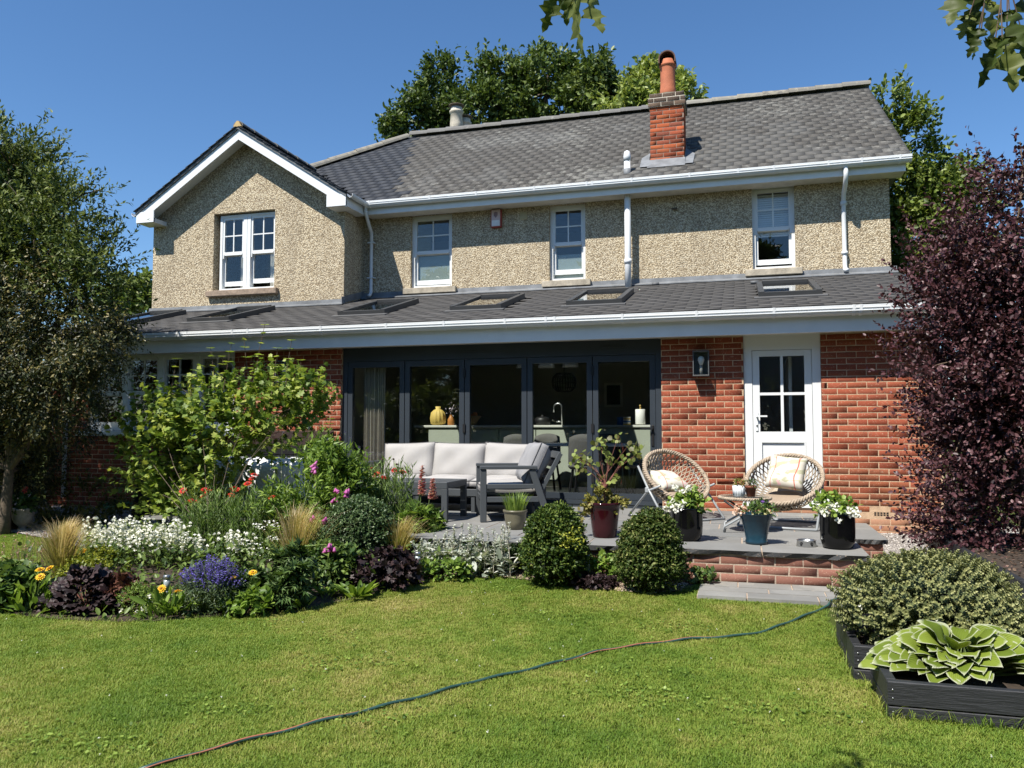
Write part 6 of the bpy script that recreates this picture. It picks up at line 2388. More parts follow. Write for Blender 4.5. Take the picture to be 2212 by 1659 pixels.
b = G(500, 1205)
helenium('tall red daisy flowers on upright stems behind the white bells', b, .55, ytop(b, 1062), 190, [(395, 1060), (442, 1058), (450, 1062), (414, 1082), (420, 1084), (505, 1055), (510, 1058), (535, 1045), (549, 1026), (545, 1034), (587, 1075), (440, 1072), (500, 1070)])
b = G(838, 1195)
helenium('red daisy clump with dark seed heads in front of the sofa', b, .27, ytop(b, 1000), 120, [(813, 1025), (829, 1032), (800, 1013), (852, 1016), (870, 1020)], [(825, 993), (842, 989), (857, 1003), (840, 1003), (868, 1012), (883, 1018), (818, 1002), (850, 992)])

# phlox mass, foxgloves
b = G(690, 1205)
bush('phlox', 'leafy green phlox clump behind the foxgloves', 'foliage plant', b, (.50, .35), ytop(b, 975) + .04, 1250, 8, .16, .075, LG1, 'lance', 1.5, upb=1.0, spread=.35, inner=.3, jag=.3, clumps=18)
b = G(620, 1190)
bush('shasta_leaves', 'soft green foliage between the red daisies and the phlox', 'foliage plant', b, (.30, .25), ytop(b, 1065), 480, 7, .14, .07, LG2, 'lance', 1.2, upb=.9, inner=.3)


def foxglove(label, basep, path, flw):
    """a leaning spire: path of picture points, bells at flw"""
    base = G(*basep)
    t = plant('foxglove', label, 'flowers', base, 'leaning foxgloves')
    Y = base[1]
    pts = [base] + [at_y(x, y, Y - .02 * i) for i, (x, y) in enumerate(path)]
    MB().tube(pts, [.008] * (len(pts) - 1) + [.004], 5, caps=False).build('stem', W['stem_green'], t)
    pf = Foliage()
    for a_, b_ in zip(pts[1:], pts[2:]):
        m_ = 26
        q = rng.random(m_)
        P = a_ + (b_ - a_) * q[:, None]
        pf.leaves(P, rng.normal(0, 1, (m_, 3)), rng.normal(0, .5, (m_, 3)) + [0, 0, 1], .024, 1.0, 'oval', rng.uniform(.5, .99, m_))
    pf.build('seed_pods', LG1, t)
    bm_ = MB()
    for (x, y) in flw:
        p = at_y(x, y, Y - .06)
        for k in range(3):
            c = p + rng.normal(0, .016, 3)
            d = unit(np.array([rng.normal(0, .4), -.5, -.8]))
            bm_.tube([c, c + d * .012, c + d * .03, c + d * .045], [.004, .011, .013, .019], 8)
    bm_.build('bells', PM, t)
    return t


foxglove('foxglove with a plum purple bell tip before the phlox', (655, 1220), [(650, 1120), (668, 1050), (681, 1005)], [(680, 1008), (683, 1000), (678, 1014)])
foxglove('foxglove leaning right with pink bells near the seed-headed red daisies', (680, 1215), [(690, 1120), (725, 1078), (755, 1050)], [(752, 1053), (730, 1060), (725, 1080), (748, 1060)])
foxglove('foxglove lying low with two small pink bells', (600, 1240), [(630, 1140), (668, 1122), (700, 1120)], [(671, 1120), (700, 1121)])
foxglove('foxglove bent over flat towards the clipped ball, pink bells', (600, 1262), [(620, 1195), (660, 1180), (712, 1176)], [(708, 1178), (715, 1174), (702, 1182)])

# low leaves covering the soil of the bed
def ground_cover(n):
    poly = np.array(BED)
    lo, hi = poly.min(0), poly.max(0)
    P = rng.uniform(lo, hi, (n, 2))
    P = P[inside(poly, P)]
    P = np.column_stack([P, terrain(P[:, 0], P[:, 1])])
    P = P[seen(P)]
    P = P[(P[:, 0] < -2.2) | (P[:, 1] > 7.05)]
    k = np.sin(P[:, 0] * 5.1) * np.sin(P[:, 1] * 6.3) + rng.normal(0, .5, len(P))
    P = P[k > -.8]
    P[:, 2] += rng.uniform(.01, .16, len(P)) * np.clip((P[:, 1] - 4.7) * 1.2, .45, 1.7)
    f = Foliage()
    f.leaves(P, rng.normal(0, 1, (len(P), 3)) + [0, 0, .4], rng.normal(0, .35, (len(P), 3)) + [0, -.2, 1], rng.uniform(.035, .08, len(P)), .9, 'oval')
    o = f.build('ground_cover', leafmat('leaf_cover', [(.028, .05, .012), (.05, .08, .017), (.08, .12, .026), (.12, .165, .04)], .3))
    tag(o, 'low green leaves covering the soil between the bed plants', 'ground cover', kind='stuff')


ground_cover(16000)

# clipped ball and the two clipped domes
b = G(775, 1222)
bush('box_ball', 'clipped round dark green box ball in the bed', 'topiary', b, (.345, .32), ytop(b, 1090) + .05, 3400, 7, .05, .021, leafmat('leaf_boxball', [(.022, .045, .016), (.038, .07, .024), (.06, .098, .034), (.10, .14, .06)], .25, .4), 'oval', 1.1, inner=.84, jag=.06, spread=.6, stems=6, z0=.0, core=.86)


def dome(label, base, r, h, mat, n=4200):
    """a clipped dome, widest low down"""
    t = plant('box_dome', label, 'topiary', base)
    f = Foliage()
    c = np.array(base)
    crown(f, [(c + [0, 0, h * .36], (r, r * .92, h * .34), 1.6), (c + [0, 0, h * .58], (r * .86, r * .8, h * .40), 1.4), (c + [.02, 0, h * .74], (r * .6, r * .58, h * .28), .7)], n, 7, .05, .024, 1.1, 'oval', inner=.78, jag=.10, spread=.6)
    f.build('foliage', mat, t)
    core_ = MB()
    for k in range(9):
        a_ = 6.283 * k / 9
        core_.tube([c + [0, 0, -.02], c + [math.cos(a_) * r * .3, math.sin(a_) * r * .3, h * .25], c + [math.cos(a_) * r * .55, math.sin(a_) * r * .5, h * .55]], [.014, .01, .005], 5, caps=False)
    core_.build('stems', W['stem_brown'], t)
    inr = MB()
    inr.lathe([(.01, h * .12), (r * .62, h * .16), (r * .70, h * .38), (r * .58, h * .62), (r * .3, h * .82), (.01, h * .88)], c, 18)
    inr.build('inner_core', pbr('dark_core', (.012, .018, .007), .95, .3, 30), t)  # added solid filling, its dark colour stands for shade behind the leaves
    return t


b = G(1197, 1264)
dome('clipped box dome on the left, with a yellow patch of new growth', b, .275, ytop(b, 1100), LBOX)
f = Foliage()
pc = at_y(1232, 1162, b[1] - .25)
f.leaves(pc + rng.normal(0, 1, (130, 3)) * [.05, .02, .035], rng.normal(0, 1, (130, 3)), rng.normal(0, .5, (130, 3)) + [0, -.6, .8], .024, 1.1, 'oval')
f.build('new_growth', LLIME, [o for o in col.objects if o.name == 'box_dome'][0])
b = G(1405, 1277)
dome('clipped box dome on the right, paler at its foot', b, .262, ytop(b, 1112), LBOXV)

# lupin
b = G(905, 1205)
t = bush('lupin', 'lupin with two pink flower spires in front of the coffee table', 'flowers', b, (.22, .2), ytop(b, 1102), 300, 3, .07, .11, LG1, 'palm', .6, flat=.8, inner=.35)
for (x, y0, y1) in ((912, 1005, 1072), (935, 1034, 1080)):
    p0, p1 = at_y(x, y1, b[1]), at_y(x, y0, b[1])
    stalks(t, [(b, p1)], .005)
    f = Foliage()
    m_ = 150
    q = rng.random(m_)
    P = p0 + (p1 - p0) * q[:, None]
    aa = rng.uniform(0, 6.283, m_)
    f.leaves(P, np.column_stack([np.cos(aa), np.sin(aa), np.full(m_, .4)]), rng.normal(0, .3, (m_, 3)) + [0, 0, 1], .055 * (1.1 - .6 * q), 1.0, 'oval')
    f.build('flower_spire', PP, t)

b = G(715, 1262)
bush('catmint', 'mid green leafy plant below the clipped ball', 'foliage plant', b, (.24, .18), ytop(b, 1190) + .02, 480, 5, .08, .05, LG2, 'oval', 1.1, flat=.9)


def rosette(label, base, r, n, leaf):
    t = plant('primrose', label, 'foliage plant', base, 'pale green rosettes at the bed edge')
    f = Foliage()
    a = rng.uniform(0, 6.283, n)
    P = np.array(base) + np.column_stack([np.cos(a), np.sin(a), np.zeros(n)]) * rng.uniform(.01, r * .5, (n, 1)) + [0, 0, .02]
    D = np.column_stack([np.cos(a), np.sin(a), rng.uniform(.2, 1.3, n)])
    f.leaves(P, D, rng.normal(0, .2, (n, 3)) + [0, 0, 1], leaf * rng.uniform(.7, 1.2, n), .5, 'oval')
    f.build('leaves', LG1, t)


rosette('pale green leaf rosette before the dark frilly heuchera', G(768, 1296), .14, 34, .17)
rosette('pale green leaf rosette below the bronze feather grass', G(652, 1318), .08, 18, .12)
rosette('pale green leaf rosette left of the frilly heuchera', G(705, 1290), .10, 20, .14)
rosette('pale green leaves at the foot of the second solar light', G(890, 1262), .06, 12, .13)
rosette('upright pale leaves left of the first solar light', G(300, 1318), .08, 20, .17)

# lamb's ear
b = G(1000, 1240)
t = plant('lambs_ear', "silver grey lamb's ear with woolly spikes before the patio", 'foliage plant', b)
f, pr, sp = Foliage(), [], Foliage()
for i in range(85):
    x = rng.uniform(900, 1118)
    gb = G(x, 1243 + rng.uniform(-16, 8))
    ht = ytop(gb, rng.uniform(1128, 1195) if x > 930 else rng.uniform(1160, 1210))
    tip = gb + np.array([rng.normal(0, .05), rng.normal(0, .04), ht])
    pr.append((gb, tip))
    m_ = 30
    q = 1 - rng.random(m_) * .38
    aa = rng.uniform(0, 6.283, m_)
    sp.leaves(gb + (tip - gb) * q[:, None], np.column_stack([np.cos(aa), np.sin(aa), np.full(m_, .35)]), rng.normal(0, .3, (m_, 3)) + [0, 0, 1], .026, .9, 'oval')
    k = 12
    q = rng.uniform(.1, .7, k)
    aa = rng.uniform(0, 6.283, k)
    f.leaves(gb + (tip - gb) * q[:, None], np.column_stack([np.cos(aa), np.sin(aa), np.full(k, .3)]), rng.normal(0, .3, (k, 3)) + [0, 0, 1], rng.uniform(.06, .11, k), .7, 'lance')
m_ = 520
P = np.array([G(rng.uniform(900, 1112), rng.uniform(1226, 1252)) for _ in range(m_)])
P[:, 2] += rng.uniform(.02, .22, m_)
f.leaves(P, rng.normal(0, 1, (m_, 3)) + [0, -.3, .3], rng.normal(0, .3, (m_, 3)) + [0, 0, 1], rng.uniform(.08, .13, m_), .8, 'oval')
stalks(t, pr, .0035, 'cream_pot')
f.build('leaves', LSILV, t)
sp.build('flower_spikes', LSILV, t)
b = G(1085, 1240)
bush('cranesbill', "green leaves growing through the lamb's ear", 'foliage plant', b, (.17, .13), .22, 130, 4, .07, .055, LG3, 'palm', .8, flat=.9)
b = G(955, 1252)
bush('cranesbill', "low green leaves under the front of the lamb's ear", 'foliage plant', b, (.25, .10), .14, 110, 4, .06, .06, LG1, 'oval', 1.0, flat=.9)
b = G(1305, 1258)
bush('weed_clump', 'small green weed between the two box domes', 'foliage plant', b, (.13, .09), .20, 90, 4, .06, .05, LG1, 'lobed', 1, flat=.8)
b = G(1285, 1272)
bush('black_heuchera', 'low blackish frilly plant at the foot of the third solar light', 'foliage plant', b, (.20, .09), .09, 200, 4, .03, .035, LHEU, 'lobed', 1)
b = G(1513, 1262)
bush('dry_weed', 'small drying weed beside the stone path', 'foliage plant', b, (.10, .06), .11, 60, 4, .05, .04, LG2, 'lobed', 1)

# agapanthus heads by the doors
b = G(700, 1180)
t = plant('agapanthus', 'thin stemmed agapanthus with small violet heads by the folding doors', 'flowers', b)
f, pr = Foliage(), []
for (x, y) in ((610, 935), (625, 930), (645, 985), (668, 925), (690, 922), (708, 950), (724, 960), (731, 962), (660, 945), (745, 935), (757, 945), (748, 978), (779, 1002), (775, 968)):
    p = at_y(x, y, b[1] + rng.uniform(-.3, .3))
    pr.append((np.array([p[0] + rng.normal(0, .04) - .04, p[1], .1]), p))
    m_ = 14
    f.leaves(np.repeat(p[None], m_, 0), rng.normal(0, 1, (m_, 3)) + [0, 0, .6], rng.normal(0, .4, (m_, 3)) + [0, 0, 1], .030, .5, 'lance')
stalks(t, pr, .003)
f.build('flower_heads', leafmat('petal_slate', [(.06, .05, .13), (.10, .09, .20), (.15, .15, .27)], .2), t)

# left corner: low shrub, urn, meadow stems
b = at_z(150, 1120, .12)
bush('olive_shrub', 'low olive green shrub in the shade beside the urn', 'shrub', (-8.75, 8.9, .1), (.75, .5), .62, 620, 7, .14, .045, leafmat('leaf_bronze', [(.03, .035, .008), (.055, .06, .012), (.09, .09, .02), (.13, .12, .03)], .3), 'oval', 1.0, inner=.4, clumps=14, jag=.3)
b = at_z(-15, 1150, .08)
bush('white_geranium', 'shady leafy plant with pale flowers at the far left', 'flowers', b, (.3, .3), .45, 200, 5, .08, .06, LG3, 'round', .9)
f = Foliage()
for k in range(26):
    c = np.array(b) + rng.normal(0, 1, 3) * [.18, .12, .10] + [.12, -.15, .36]
    f.leaves(c + rng.normal(0, .01, (5, 3)), rng.normal(0, 1, (5, 3)), rng.normal(0, .3, (5, 3)) + [0, -.5, 1], .022, 1, 'round')
f.build('flowers', leafmat('petal_blush', [(.5, .42, .42), (.62, .55, .55)], .2), [o for o in col.objects if o.name == 'white_geranium'][0])
b = G(45, 1215)
t = plant('meadow_stems', 'thin reddish flower stems standing over the grass at the far left', 'grass', b)
f, pr = Foliage(), []
for i in range(90):
    gb = G(rng.uniform(-10, 100), rng.uniform(1190, 1246))
    tip = gb + np.array([rng.normal(0, .02), 0, rng.uniform(.12, .24)])
    pr.append((gb, tip))
    f.leaves(tip + rng.normal(0, .008, (4, 3)), rng.normal(0, 1, (4, 3)), rng.normal(0, .3, (4, 3)) + [0, 0, 1], .016, 1, 'oval')
stalks(t, pr, .0018, 'stem_brown', n=3)
f.build('seed_heads', leafmat('seed_red', [(.14, .06, .05), (.24, .12, .10), (.30, .2, .15)], .2), t)
# ================================================================ POTS ON THE PATIO
def pot(name, label, px_, py_, prof, mat, n=32, scale=1.0, z=PZ, pos=None, group=None):
    p = at_z(px_, py_, z) if pos is None else np.array(pos)
    t = thing(name, label, 'plant pot', p, group=group, local=True)
    MB().lathe(prof, (0, 0, 0), n).build('pot', mat, t)
    top = max(z_ for r_, z_ in prof)
    rin = prof[-1][0]
    MB().lathe([(rin * .98, top - .04), (rin * .5, top - .02), (.01, top - .015)], (0, 0, 0), 20).build('compost', W['soil'], t)
    return t, top


def local_plant(name, label, cat, p):
    return thing(name, label, cat, p, local=True)


def lobe_leaves(t, lobes, n, k, twig, leaf, mat, kind='oval', wd=1.0, part='leaves', **kw):
    f = Foliage()
    crown(f, lobes, n, k, twig, leaf, wd, kind, **kw)
    return f.build(part, mat, t)


def florets(t, centres, n, r, size, mat, part='flowers'):
    f = Foliage()
    for c in centres:
        P = np.array(c) + unit(rng.normal(0, 1, (n, 3))) * r * rng.uniform(.6, 1, (n, 1)) * [1, 1, .7]
        f.leaves(P, rng.normal(0, 1, (n, 3)), unit(P - np.array(c)) + rng.normal(0, .3, (n, 3)) + [0, -.3, .3], size, 1.0, 'round')
    return f.build(part, mat, t)


GLZ = dict(rough=.16, spec=.6, coat=.5)
BLK = pbr('glaze_black', (.004, .004, .0045), .10, .1, 3, spec=.32)
MAR = pbr('glaze_maroon', (.030, .004, .006), .10, .2, 3, spec=.32)
BLU = pbr('glaze_blue', (.012, .036, .055), .2, .25, 5, spec=.35)
OLV = pbr('glaze_olive', (.13, .12, .08), .35, .2, 6, spec=.35)
blk_prof = [(.10, 0), (.125, .015), (.142, .07), (.146, .15), (.146, .285), (.150, .295), (.148, .305), (.132, .305), (.130, .28)]
# maroon pot with a small redbud tree
mp, top = pot('glazed_pot', 'tall maroon glazed pot with ivy and a small tree', 1306, 1160, [(.105, 0), (.112, .01), (.125, .10), (.145, .26), (.155, .305), (.166, .31), (.168, .335), (.150, .335), (.146, .31)], MAR)
mb_ = np.array(mp.location)
ivy = local_plant('variegated_ivy', 'yellow variegated ivy spilling over the maroon pot', 'ivy', mb_ + [0, 0, top])
lobe_leaves(ivy, [((0, 0, .03), (.15, .14, .06), 1), ((-.14, -.03, -.02), (.06, .07, .08), .5), ((.15, 0, .0), (.07, .08, .06), .5), ((-.03, 0, .07), (.09, .09, .04), .5), ((-.19, -.04, -.10), (.03, .04, .08), .25)], 300, 4, .05, .030, leafmat('leaf_variegated', [(.06, .075, .012), (.12, .125, .022), (.20, .185, .045), (.10, .085, .03)], .3), 'lobed', 1, clumps=10)
rb = local_plant('redbud_tree', 'small bare-stemmed tree with round leaves in the maroon pot', 'small tree', mb_ + [0, 0, top - .02])
st_ = MB()
tips = []
bY = mb_[1]
for (x, y) in ((1243, 985), (1262, 992), (1290, 960), (1300, 945), (1335, 945), (1355, 965), (1375, 960), (1318, 985), (1280, 1000), (1345, 1000), (1262, 1010), (1370, 985), (1330, 1040), (1310, 970), (1252, 985), (1300, 1030)):
    tips.append(at_y(x, y, bY + rng.uniform(-.10, .12)) - mb_ - [0, 0, top - .02])
limbs(st_, (0, 0, 0), [(.0, 0, .27)], .010, .006)
for tp_ in tips:
    limbs(st_, (rng.normal(0, .01), 0, rng.uniform(.10, .26)), [tp_], .0042, .0015, 4)
st_.build('stems', W['stem_red'], rb)
f = Foliage()
for tp_ in tips:
    m_ = 8
    P = tp_ + rng.normal(0, .035, (m_, 3))
    f.leaves(P, rng.normal(0, .7, (m_, 3)) + [0, -.2, -.5], rng.normal(0, .5, (m_, 3)) + [0, -.8, .7], rng.uniform(.04, .062, m_), 1.0, 'round')
f.build('leaves', leafmat('leaf_redbud', [(.06, .06, .015), (.10, .13, .03), (.16, .20, .05), (.22, .25, .08)], .45), rb)
f = Foliage()
m_ = 26
f.leaves(np.array(tips)[rng.integers(0, len(tips), m_)] + rng.normal(0, .04, (m_, 3)), np.tile([0, 0, -1.], (m_, 1)) + rng.normal(0, .15, (m_, 3)), rng.normal(0, .3, (m_, 3)) + [0, -1, 0], .06, .25, 'lance')
f.build('seed_pods', leafmat('pod_red', [(.14, .02, .02), (.2, .05, .04)], .2), rb)
# olive pot of chives
gp_, top = pot('olive_pot', 'small olive glazed pot full of grassy chives beside the armchair', 1113, 1143, [(.075, 0), (.09, .01), (.105, .08), (.115, .15), (.118, .175), (.128, .18), (.128, .20), (.112, .20), (.108, .18)], OLV)
cv = local_plant('chives', 'tuft of upright chives in the olive pot', 'chives', np.array(gp_.location) + [0, 0, top - .03])
f = Foliage()
n = 230
a, q = rng.uniform(0, 6.283, n), np.sqrt(rng.random(n)) * .095
P = np.column_stack([np.cos(a) * q, np.sin(a) * q, np.zeros(n)])
f.blades(P, np.column_stack([np.cos(a) * q * 4, np.sin(a) * q * 4, np.ones(n)]), rng.uniform(.13, .24, n), .006, rng.uniform(.05, .4, n))
f.build('blades', LG1, cv)
# two black pots with white geraniums
for (x, y, lab, lab2, lay_) in ((1484, 1167, 'black glazed pot behind the right box dome', 'white geranium with trailing stems in the black pot behind the right box dome', 0), (1810, 1184, 'black glazed pot at the right corner of the patio', 'white petunia like flowers in the black pot at the patio corner', 1)):
    bp, top = pot('black_pot', lab, x, y, blk_prof, BLK, group='black glazed pots')
    gr = local_plant('white_geranium', lab2, 'flowers', np.array(bp.location) + [0, 0, top - .02])
    if lay_ == 0:
        lobe_leaves(gr, [((.05, 0, .05), (.11, .12, .08), 1), ((-.05, 0, .03), (.10, .12, .05), .8), ((.03, 0, .12), (.05, .05, .05), .3)], 120, 4, .05, .045, LG1, 'round', .9)
        florets(gr, [(-.12, -.08, .03), (-.16, -.04, .05), (-.09, -.10, .0), (-.05, -.12, .03), (-.02, -.12, .07), (-.12, -.02, .07), (-.18, -.05, .01), (-.07, -.12, .055), (-.10, -.04, .20), (-.02, -.05, .17), (0.02, -.06, .20)], 34, .035, .024, PW)
        stalks(gr, [((0, 0, .05), (-.10, -.04, .19)), ((0, 0, .05), (0, -.05, .18)), ((.02, 0, .05), (.05, 0, .24))], .002)
    else:
        lobe_leaves(gr, [((-.02, 0, .05), (.15, .13, .07), 1), ((-.05, .04, .11), (.10, .08, .05), .5)], 130, 4, .05, .042, LG1, 'round', .9)
        florets(gr, [(-.13, -.07, .05), (-.10, -.11, .02), (-.05, -.10, .08), (-.02, -.12, .04), (0, -.13, -.03), (.05, -.10, .05), (.10, -.08, .06), (.14, -.06, .05), (.13, -.08, .02), (-.15, -.04, .08), (-.08, -.08, .10), (.08, -.10, .02), (.02, -.05, .09)], 32, .036, .026, PW)
        florets(gr, [(-.08, .03, .16), (-.03, .03, .17), (-.13, .02, .13)], 12, .02, .018, PY, 'yellow_flowers')
# blue pot
bp, top = pot('blue_pot', 'flared blue glazed pot of mixed bedding flowers', 1634, 1175, [(.085, 0), (.098, .01), (.098, .03), (.092, .04), (.105, .12), (.130, .22), (.142, .235), (.150, .27), (.155, .275), (.140, .275), (.135, .25)], BLU)
bd_ = local_plant('bedding_plants', 'peach, cream and violet bedding flowers in the blue pot', 'flowers', np.array(bp.location) + [0, 0, top - .02])
lobe_leaves(bd_, [((.02, 0, .03), (.14, .12, .06), 1), ((.05, .03, .07), (.08, .08, .04), .5)], 150, 4, .04, .03, LG2, 'oval', 1)
florets(bd_, [(-.15, -.05, .05), (-.17, -.02, .08), (-.12, -.07, .03), (-.10, -.06, .07), (-.18, -.05, .02)], 20, .028, .022, leafmat('petal_peach', [(.62, .36, .24), (.72, .50, .38), (.75, .6, .5)], .3))
florets(bd_, [(.02, -.11, .04), (.08, -.10, .03), (.12, -.05, .04), (.05, -.06, .07), (-.03, -.11, .02), (.10, -.09, .06)], 8, .022, .016, leafmat('petal_cream', [(.6, .55, .25), (.7, .66, .42)], .3), 'cream_flowers')
florets(bd_, [(.06, .0, .13), (.09, 0, .12)], 12, .018, .018, leafmat('petal_purple', [(.10, .03, .22), (.16, .06, .32)], .3), 'violet_flowers')
# steel dog bowl with paw prints
bw = thing('dog_bowl', 'steel dog bowl with black paw prints on the patio edge', 'dog bowl', at_z(1742, 1180, PZ), local=True)
MB().lathe([(.082, 0), (.086, .004), (.078, .05), (.084, .056), (.080, .058), (.070, .05), (.066, .015), (.01, .012)], (0, 0, 0), 32).build('bowl', W['steel'], bw)
for a0 in (R(-125), R(-60)):
    pw = MB()
    for (da, dz_, s_) in ((0, .018, .010), (-.13, .03, .005), (-.045, .037, .005), (.045, .037, .005), (.13, .03, .005)):
        a_ = a0 + da
        rr_ = .0855 - dz_ * .16
        c_, t_ = np.array([math.cos(a_) * rr_, math.sin(a_) * rr_, dz_]), np.array([-math.sin(a_), math.cos(a_), 0])
        o_ = np.array([math.cos(a_), math.sin(a_), .15])
        pw.add([c_ + o_ * .0025 + (t_ * math.cos(k) + np.array([0, 0, 1]) * math.sin(k)) * s_ for k in np.linspace(0, 5.5, 8)], [tuple(range(8))])
    pw.build('paw_print', W['black_metal'], bw)
# pots on the side table
ztab = tcz + .0045
wp = at_z(1601, 1066, ztab)
p1_, top = pot('ribbed_pot', 'white ribbed pot with a small succulent on the folding table', 0, 0, [(.052, 0), (.055, .004), (.058, .11), (.05, .11), (.05, .09)], pbr('ribbed_white', (.62, .66, .68), .5, .08), pos=(tcx - .055, tcy - .02, ztab))
rb_ = MB()
for k in range(22):
    a_ = 6.283 * k / 22
    rb_.tube([(.056 * math.cos(a_), .056 * math.sin(a_), .012), (.058 * math.cos(a_), .058 * math.sin(a_), .104)], .005, 5)
rb_.build('ribs', MAT['ribbed_white'], p1_)
sc_ = local_plant('succulent', 'small reddish green succulent in the white ribbed pot', 'succulent', np.array(p1_.location) + [0, 0, top - .02])
lobe_leaves(sc_, [((0, 0, .035), (.05, .05, .035), 1)], 60, 4, .02, .022, leafmat('leaf_succulent', [(.10, .12, .03), (.16, .18, .04), (.3, .16, .07)], .2), 'oval', 1)
p2_, top = pot('clay_pot', 'small brown clay pot with a dark leafy plant on the folding table', 0, 0, [(.036, 0), (.04, .003), (.052, .085), (.057, .087), (.059, .11), (.05, .11), (.05, .095)], pbr('brown_clay', (.20, .065, .035), .7, .1), pos=(tcx + .062, tcy - .035, ztab))
sc_ = local_plant('herb', 'dark green bushy herb in the brown clay pot', 'herb', np.array(p2_.location) + [0, 0, top - .02])
lobe_leaves(sc_, [((0, 0, .03), (.06, .06, .035), 1)], 80, 4, .025, .022, LG3, 'lance', 1.2)
# urn
up_ = at_z(48, 1150, .08)
un = thing('stone_urn', 'pale stone pedestal urn in the shade at the far left', 'urn', up_, local=True)
un.scale = (.78, .78, .86)
MB().lathe([(.10, 0), (.11, .01), (.10, .03), (.05, .06), (.045, .08), (.07, .10), (.13, .15), (.165, .24), (.172, .33), (.178, .335), (.178, .36), (.16, .36), (.155, .33)], (0, 0, 0), 28).build('urn', pbr('weathered_stone', (.30, .275, .225), .95, .3, 12, .6, 40), un)
MB().lathe([(.155, .335), (.01, .345)], (0, 0, 0), 16).build('compost', W['soil'], un)
gm = local_plant('red_geranium', 'red geranium growing in the stone urn', 'flowers', up_ + [0, 0, .29])
gm.scale = (.8, .8, .85)
lobe_leaves(gm, [((0, 0, .06), (.18, .16, .12), 1), ((.08, 0, .14), (.10, .1, .08), .5)], 120, 4, .06, .055, LG3, 'round', .9)
florets(gm, [(.07, -.06, .30), (.10, -.06, .29), (.085, -.05, .32)], 24, .032, .026, leafmat('petal_coral', [(.6, .05, .05), (.7, .12, .09)], .3))
stalks(gm, [((.02, 0, 0), (.085, -.06, .28))], .003)

# storage box, white cover, parasol, bag by the wall
sb = thing('storage_box', 'pale grey slatted garden storage box with black lid by the brick wall', 'storage box', (-6.35, 10.2, .13))
x0_, x1_ = at_y(520, 950, 10.1)[0], at_y(690, 950, 10.1)[0]
bd2 = MB().box(x0_, x1_, 9.78, 10.42, .13, 1.05).build('body', pbr('box_grey', (.34, .35, .36), .6, .05), sb)
k = x0_
while k < x1_ - .05:
    MB().box(k + .006, min(k + .09, x1_) - .006, 9.765, 9.779, .16, 1.03).build('slat', MAT['box_grey'], bd2)
    k += .09
for j in range(7):
    MB().box(x1_ + .001, x1_ + .012, 9.79 + j * .09, 9.87 + j * .09, .16, 1.03).build('slat', MAT['box_grey'], bd2)
ld = MB()
ld.prism([(9.72, 1.06), (10.46, 1.06), (10.46, 1.38), (9.72, 1.17)], 0, x0_ - .03, x1_ + .03)
ld.build('lid', W['black_metal'], sb)
wc = thing('white_cushion', 'white rounded garden seat cover glimpsed through the green shrub', 'seat cover', (-6.3, 9.3, .12))
m_ = Matrix.Translation((at_y(570, 1000, 9.25)[0], 9.25, .62)) @ Matrix.Rotation(R(8), 4, 'X')
cushion(1.55, .85, .34, 'cover', pbr('white_cover', (.70, .71, .72), .8, .03), wc, m_, pipe=False, puff=.25, seed=3)
xx = at_y(313, 1000, 9.5)[0]
um = thing('covered_parasol', 'closed parasol in a black cover standing on the gravel', 'parasol', (xx, 9.5, .1))
MB().tube([(xx, 9.5, .9), (xx, 9.5, 1.45)], .055, 10).build('pole', pbr('pole_grey', (.20, .21, .22), .5), um)
MB().lathe([(.17, .10), (.16, .3), (.12, .62), (.09, .92), (.06, .95)], (xx, 9.5, 0), 10).build('cover', W['black_metal'], um)
MB().bbox(xx - .25, xx + .25, 9.3, 9.7, .07, .11, .01).build('base', W['black_metal'], um)
bgp = at_z(268, 1102, .12)
gbag = thing('green_bag', 'green plastic sack lying on the gravel in the shade', 'sack', bgp)
cushion(.55, .30, .12, 'sack', pbr('green_plastic', (.03, .16, .06), .4, .15, 8), gbag, Matrix.Translation(bgp + [0, 0, .06]) @ Matrix.Rotation(R(90), 4, 'X') @ Matrix.Rotation(R(10), 4, 'Y'), pipe=False, puff=.1, seed=8, wr=3)

# ================================================================ TIMBER PLANTERS ON THE RIGHT
def timber_mat():
    m, nt, b = _new('black_timber')
    v_ = coords(nt, True, (6, 6, 90))
    c = ramp(nt, noise(nt, v_, 1.0, 4), [(.3, (.012, .013, .015)), (.7, (.028, .030, .034))])
    w = coords(nt, True)
    sc2 = math_n(nt, 'GREATER_THAN', noise(nt, w, 30, 5, .8), .72)
    c = mixc(nt, math_n(nt, 'MULTIPLY', sc2, .5), c, (.10, .10, .10))
    nt.links.new(c, b.inputs['Base Color'])
    b.inputs['Roughness'].default_value = .55
    nt.links.new(bumpn(nt, noise(nt, v_, 2.0, 5), .6, .006), b.inputs['Normal'])
    MAT['black_timber'] = m
    return m


TB = timber_mat()


